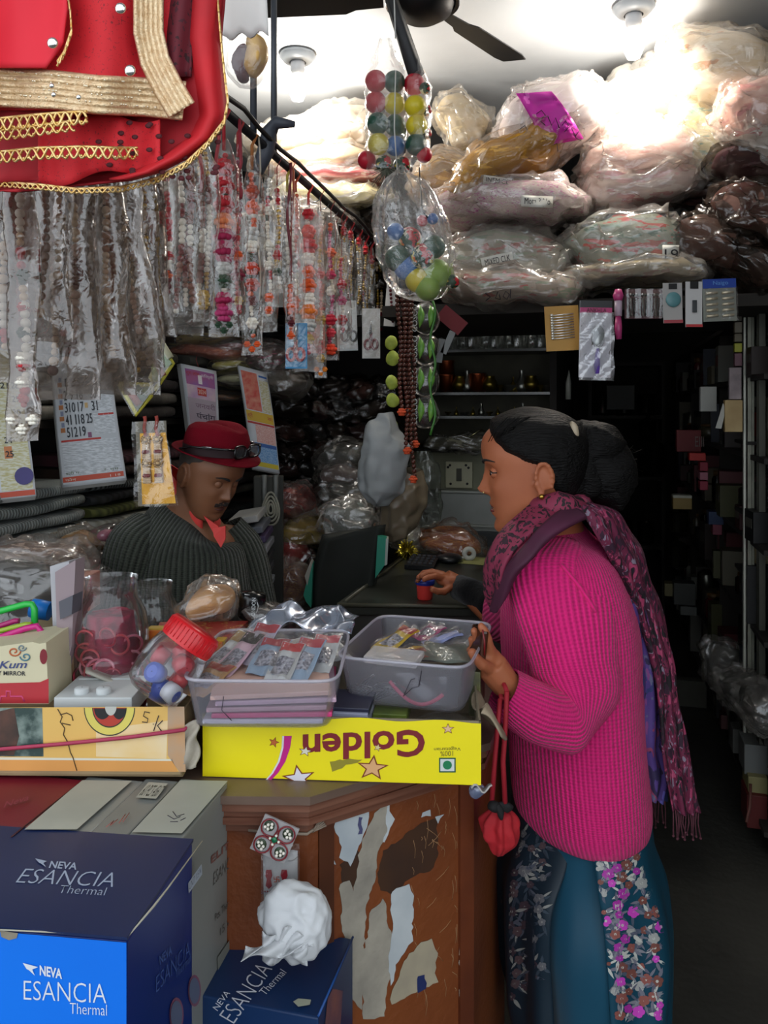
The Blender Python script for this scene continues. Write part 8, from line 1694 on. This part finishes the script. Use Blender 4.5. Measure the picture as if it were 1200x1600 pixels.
for sg in (-1, 1): mb.tube([(P(284, 0, 1.98).x+sg*.08, 1.98, .62), (P(284, 0, 1.98).x+sg*.09, 1.98, .4), (P(284, 0, 1.98).x+sg*.09, 1.99, .08)], [.085, .06, .04], 16); mb.tube([(P(284, 0, 1.98).x+sg*.09, 2.0, .04), (P(284, 0, 1.98).x+sg*.1, 1.86, .03)], [.04, .03], 12)
o = mb.build('body', sk_m, Mn); remesh(o, .003, 3, .5); o.data.materials.clear(); o.data.materials.append(sk_m)
eyes(HM, Mn, .8, skinm=sk_m, closed=True)
mb = MB()
for (z0, r0) in ((-.0545, .0028), (-.0625, .0034)): mb.tube([HM @ H.at(y*.021, z0, -.0006-.0012*y*y) for y in [i/6-1 for i in range(13)]], [r0*(1-.75*(abs(i/6-1))**2) for i in range(13)], 7)
mb.build('lips', mat('#4c2622', .5), Mn)
mb = MB(); rh = random.Random(4)
for i in range(420):
    y = rh.uniform(-.026, .026); z = rh.uniform(-.046, -.036)-abs(y)*.3; p = HM @ H.at(y, z, .0002); mb.tube([p, p+HM.to_3x3() @ V((.0018, rh.uniform(-.001, .001), -.0028))], .00035, 3)
mb.build('moustache', mat('#2c2420', .8), Mn)
hair_cap(H, HM, lambda z, y: lerpt([(-.06, -.07), (-.03, -.052), (0, -.03), (.02, -.012), (.04, .0), (.06, .03), (.08, .05), (.118, .06)], z), .004, 'hair', Mn, mat('#241c18', .8, col2='#3c342e', vs=90), lo=-.05)
# hat
m_felt = mat('#6c0a1a', .95, col2='#560814', vs=9, bump=.3, bs=400, spec=.1)
hm = frame(P(338, 708, 1.9), (.86, -.46, -.12), (.10, -.10, 1)) @ M.Scale(.84, 4); q3 = hm.to_3x3()
hat = bpy.data.objects.new('hat', None); C.objects.link(hat); hat.parent = Mn
def crown(u, v):
    a = u*2*PI; prof = [(0, .087, 0), (.25, .088, .02), (.55, .084, .05), (.75, .076, .072), (.88, .058, .086), (.96, .032, .090), (1, .004, .086)]
    for (a0, r0, z0), (a1, r1, z1) in zip(prof, prof[1:]):
        if v <= a1: s = (v-a0)/(a1-a0); r, z_ = r0+(r1-r0)*s, z0+(z1-z0)*s; break
    x, y = math.cos(a)*r*1.12, math.sin(a)*r*.96; z_ -= .016*math.exp(-(y/.022)**2)*(v > .7)*min(1, (v-.7)*5)
    return hm @ V((x, y, z_))
mb = MB(); g = mb.grid(crown, 56, 30, cu=True); mb.build('crown', m_felt, hat, thick=.002)
def brim(u, v):
    a = u*2*PI; r = .086+v*.030; x, y = math.cos(a)*r*1.13, math.sin(a)*r*.98; c_ = math.cos(a)
    return hm @ V((x, y, -.012*v*max(0, c_)*1.6+.018*v*v*max(0, -c_)+.006*v*math.sin(a)**2-.0))
mb = MB(); mb.grid(brim, 64, 8, cu=True); mb.build('brim', m_felt, hat, thick=.003)
mb = MB(); mb.grid(lambda u, v: hm @ V((math.cos(u*2*PI)*.0895*1.12, math.sin(u*2*PI)*.0895*.965, .002+.024*v)), 56, 3, cu=True); mb.build('hat_band', mat('#20060c', .8), hat)
# spectacles pushed up on the hat band
t = T('spectacles', 'black framed spectacles resting on the brim of the red hat', 'glasses', P(378, 712, 1.82))
gz = lambda x, y, z: hm @ V((x, y, z))
mb = MB()
for sg in (-1, 1):
    cy = sg*.031; pts = []
    for i in range(25):
        a = i*PI/12; e = .6; pts.append(gz(.110-.004*abs(math.sin(a)), cy+.024*math.copysign(abs(math.cos(a))**e, math.cos(a)), .020+.017*math.copysign(abs(math.sin(a))**e, math.sin(a))))
    mb.tube(pts, .0024, 6, caps=False)
    mb.tube([gz(.108, cy+sg*.024, .028), gz(.09, sg*.082, .030), gz(.0, sg*.098, .026), gz(-.05, sg*.096, .014)], [.003, .003, .0022, .0028], 6)
mb.tube([gz(.110, -.008, .024), gz(.112, 0, .027), gz(.110, .008, .024)], .0024, 6); mb.build('frame', mat('#0c0c0e', .25), t)
for sg in (-1, 1):
    mb = MB(); mb.ball(gz(.1085, sg*.031, .02), (.0012, .022, .0155), 16, 12, q3); mb.build('lens', plastic('#b0b8c0', .05, .03, .6, 2), t)
    mb = MB(); mb.tube([gz(.06, sg*.0935, .0322), gz(.03, sg*.098, .0312)], .0014, 5); mb.build('metal_trim', mat('#c0c0c4', .2, metal=.9), t)
# shirt and sweater
m_ms = knit('#3c4038', 72, 110, 1.0, .3); m_shirt = mat('#c83830', .7, col2='#b02c28', vs=20)
def k3(x0, x1, y, hd, Y=1.97, sk=-.02): k = Y/1250; return (P((x0+x1)/2, y, Y), ((x1-x0)/2*k, sk, 0), (0, hd, 0))
def kc2(x0, x1, y, hd, dz, Y=1.95): k = Y/1250; return (P((x0+x1)/2, y, Y), ((x1-x0)/2*k, -.02, dz), (0, hd, 0))
Ms = bpy.data.objects.new('sweater', None); C.objects.link(Ms); Ms.parent = Mn
mb = MB(); mb.loft([kc2(260, 346, 806, .068, -.070), kc2(244, 354, 812, .095, -.056), kc2(216, 368, 830, .13, -.026), k3(190, 384, 856, .15), k3(180, 390, 900, .16), k3(180, 392, 960, .16), k3(180, 392, 1060, .16), k3(180, 392, 1180, .16)], 90, 60, fn=folds(.012, 9, 3)); mb.build('sweater_body', m_ms, Ms, thick=.004)
def slv(pts, rad, nm, seed):
    pts = [V(p) for p in pts]; K = []
    for i, p in enumerate(pts):
        t_ = (pts[min(i+1, len(pts)-1)]-pts[max(i-1, 0)]).normalized(); a = t_.cross(V((0, 1, .15))).normalized(); b_ = t_.cross(a); K.append((p, a*rad[i], b_*rad[i]))
    mb = MB(); mb.loft(K, 44, 50, fn=folds(.012, 13, seed)); return mb.build(nm, m_ms2, Ms, thick=.004)
m_ms2 = knit('#3c4038', 34, 80, 1.0, .3)
slv([P(235, 826, 1.93), P(215, 850, 1.90), P(202, 905, 1.885), P(198, 980, 1.88), P(230, 1015, 1.84), P(280, 1035, 1.80)], [.05, .068, .066, .06, .05, .04], 'near_sleeve', 2)
slv([P(350, 826, 2.0), P(370, 855, 2.01), P(388, 910, 2.0), P(400, 980, 1.98), P(380, 1015, 1.9), P(350, 1035, 1.83)], [.05, .06, .056, .052, .045, .04], 'far_sleeve', 6)
# collar: a folded band round the neck, open at the front, and a short placket
def kc(cx, cy, r, dz, Y=1.945): k = Y/1250; return (P(cx, cy, Y), (r, -.01, dz), (0, r*.95, 0))
fr_ = -38
mb = MB(); mb.loft([kc(299, 800, .064, -.066), kc(297, 786, .073, -.064), kc(297, 774, .073, -.062), kc(299, 764, .060, -.06)], 46, 10, fr_+14, fr_+346); mb.build('shirt_collar', m_shirt, Mn, thick=.003)
for s_ in (0,):
    p = [[(318, 806), (340, 822), (350, 836), (333, 832)], [(346, 812), (362, 818), (366, 830), (350, 824)]][s_]; Y = (1.858, 1.87)[s_]; mb = MB(); mb.prism([P(x, y, Y) for x, y in p], (0, .006, 0)); mb.build('collar_tip', m_shirt, Mn)
mb = MB(); mb.prism([P(332, 826, 1.855), P(352, 822, 1.855), P(352, 842, 1.84), P(345, 856, 1.835), (P(334, 838, 1.85))], (0, .008, 0)); mb.build('shirt_placket', m_shirt, Mn)
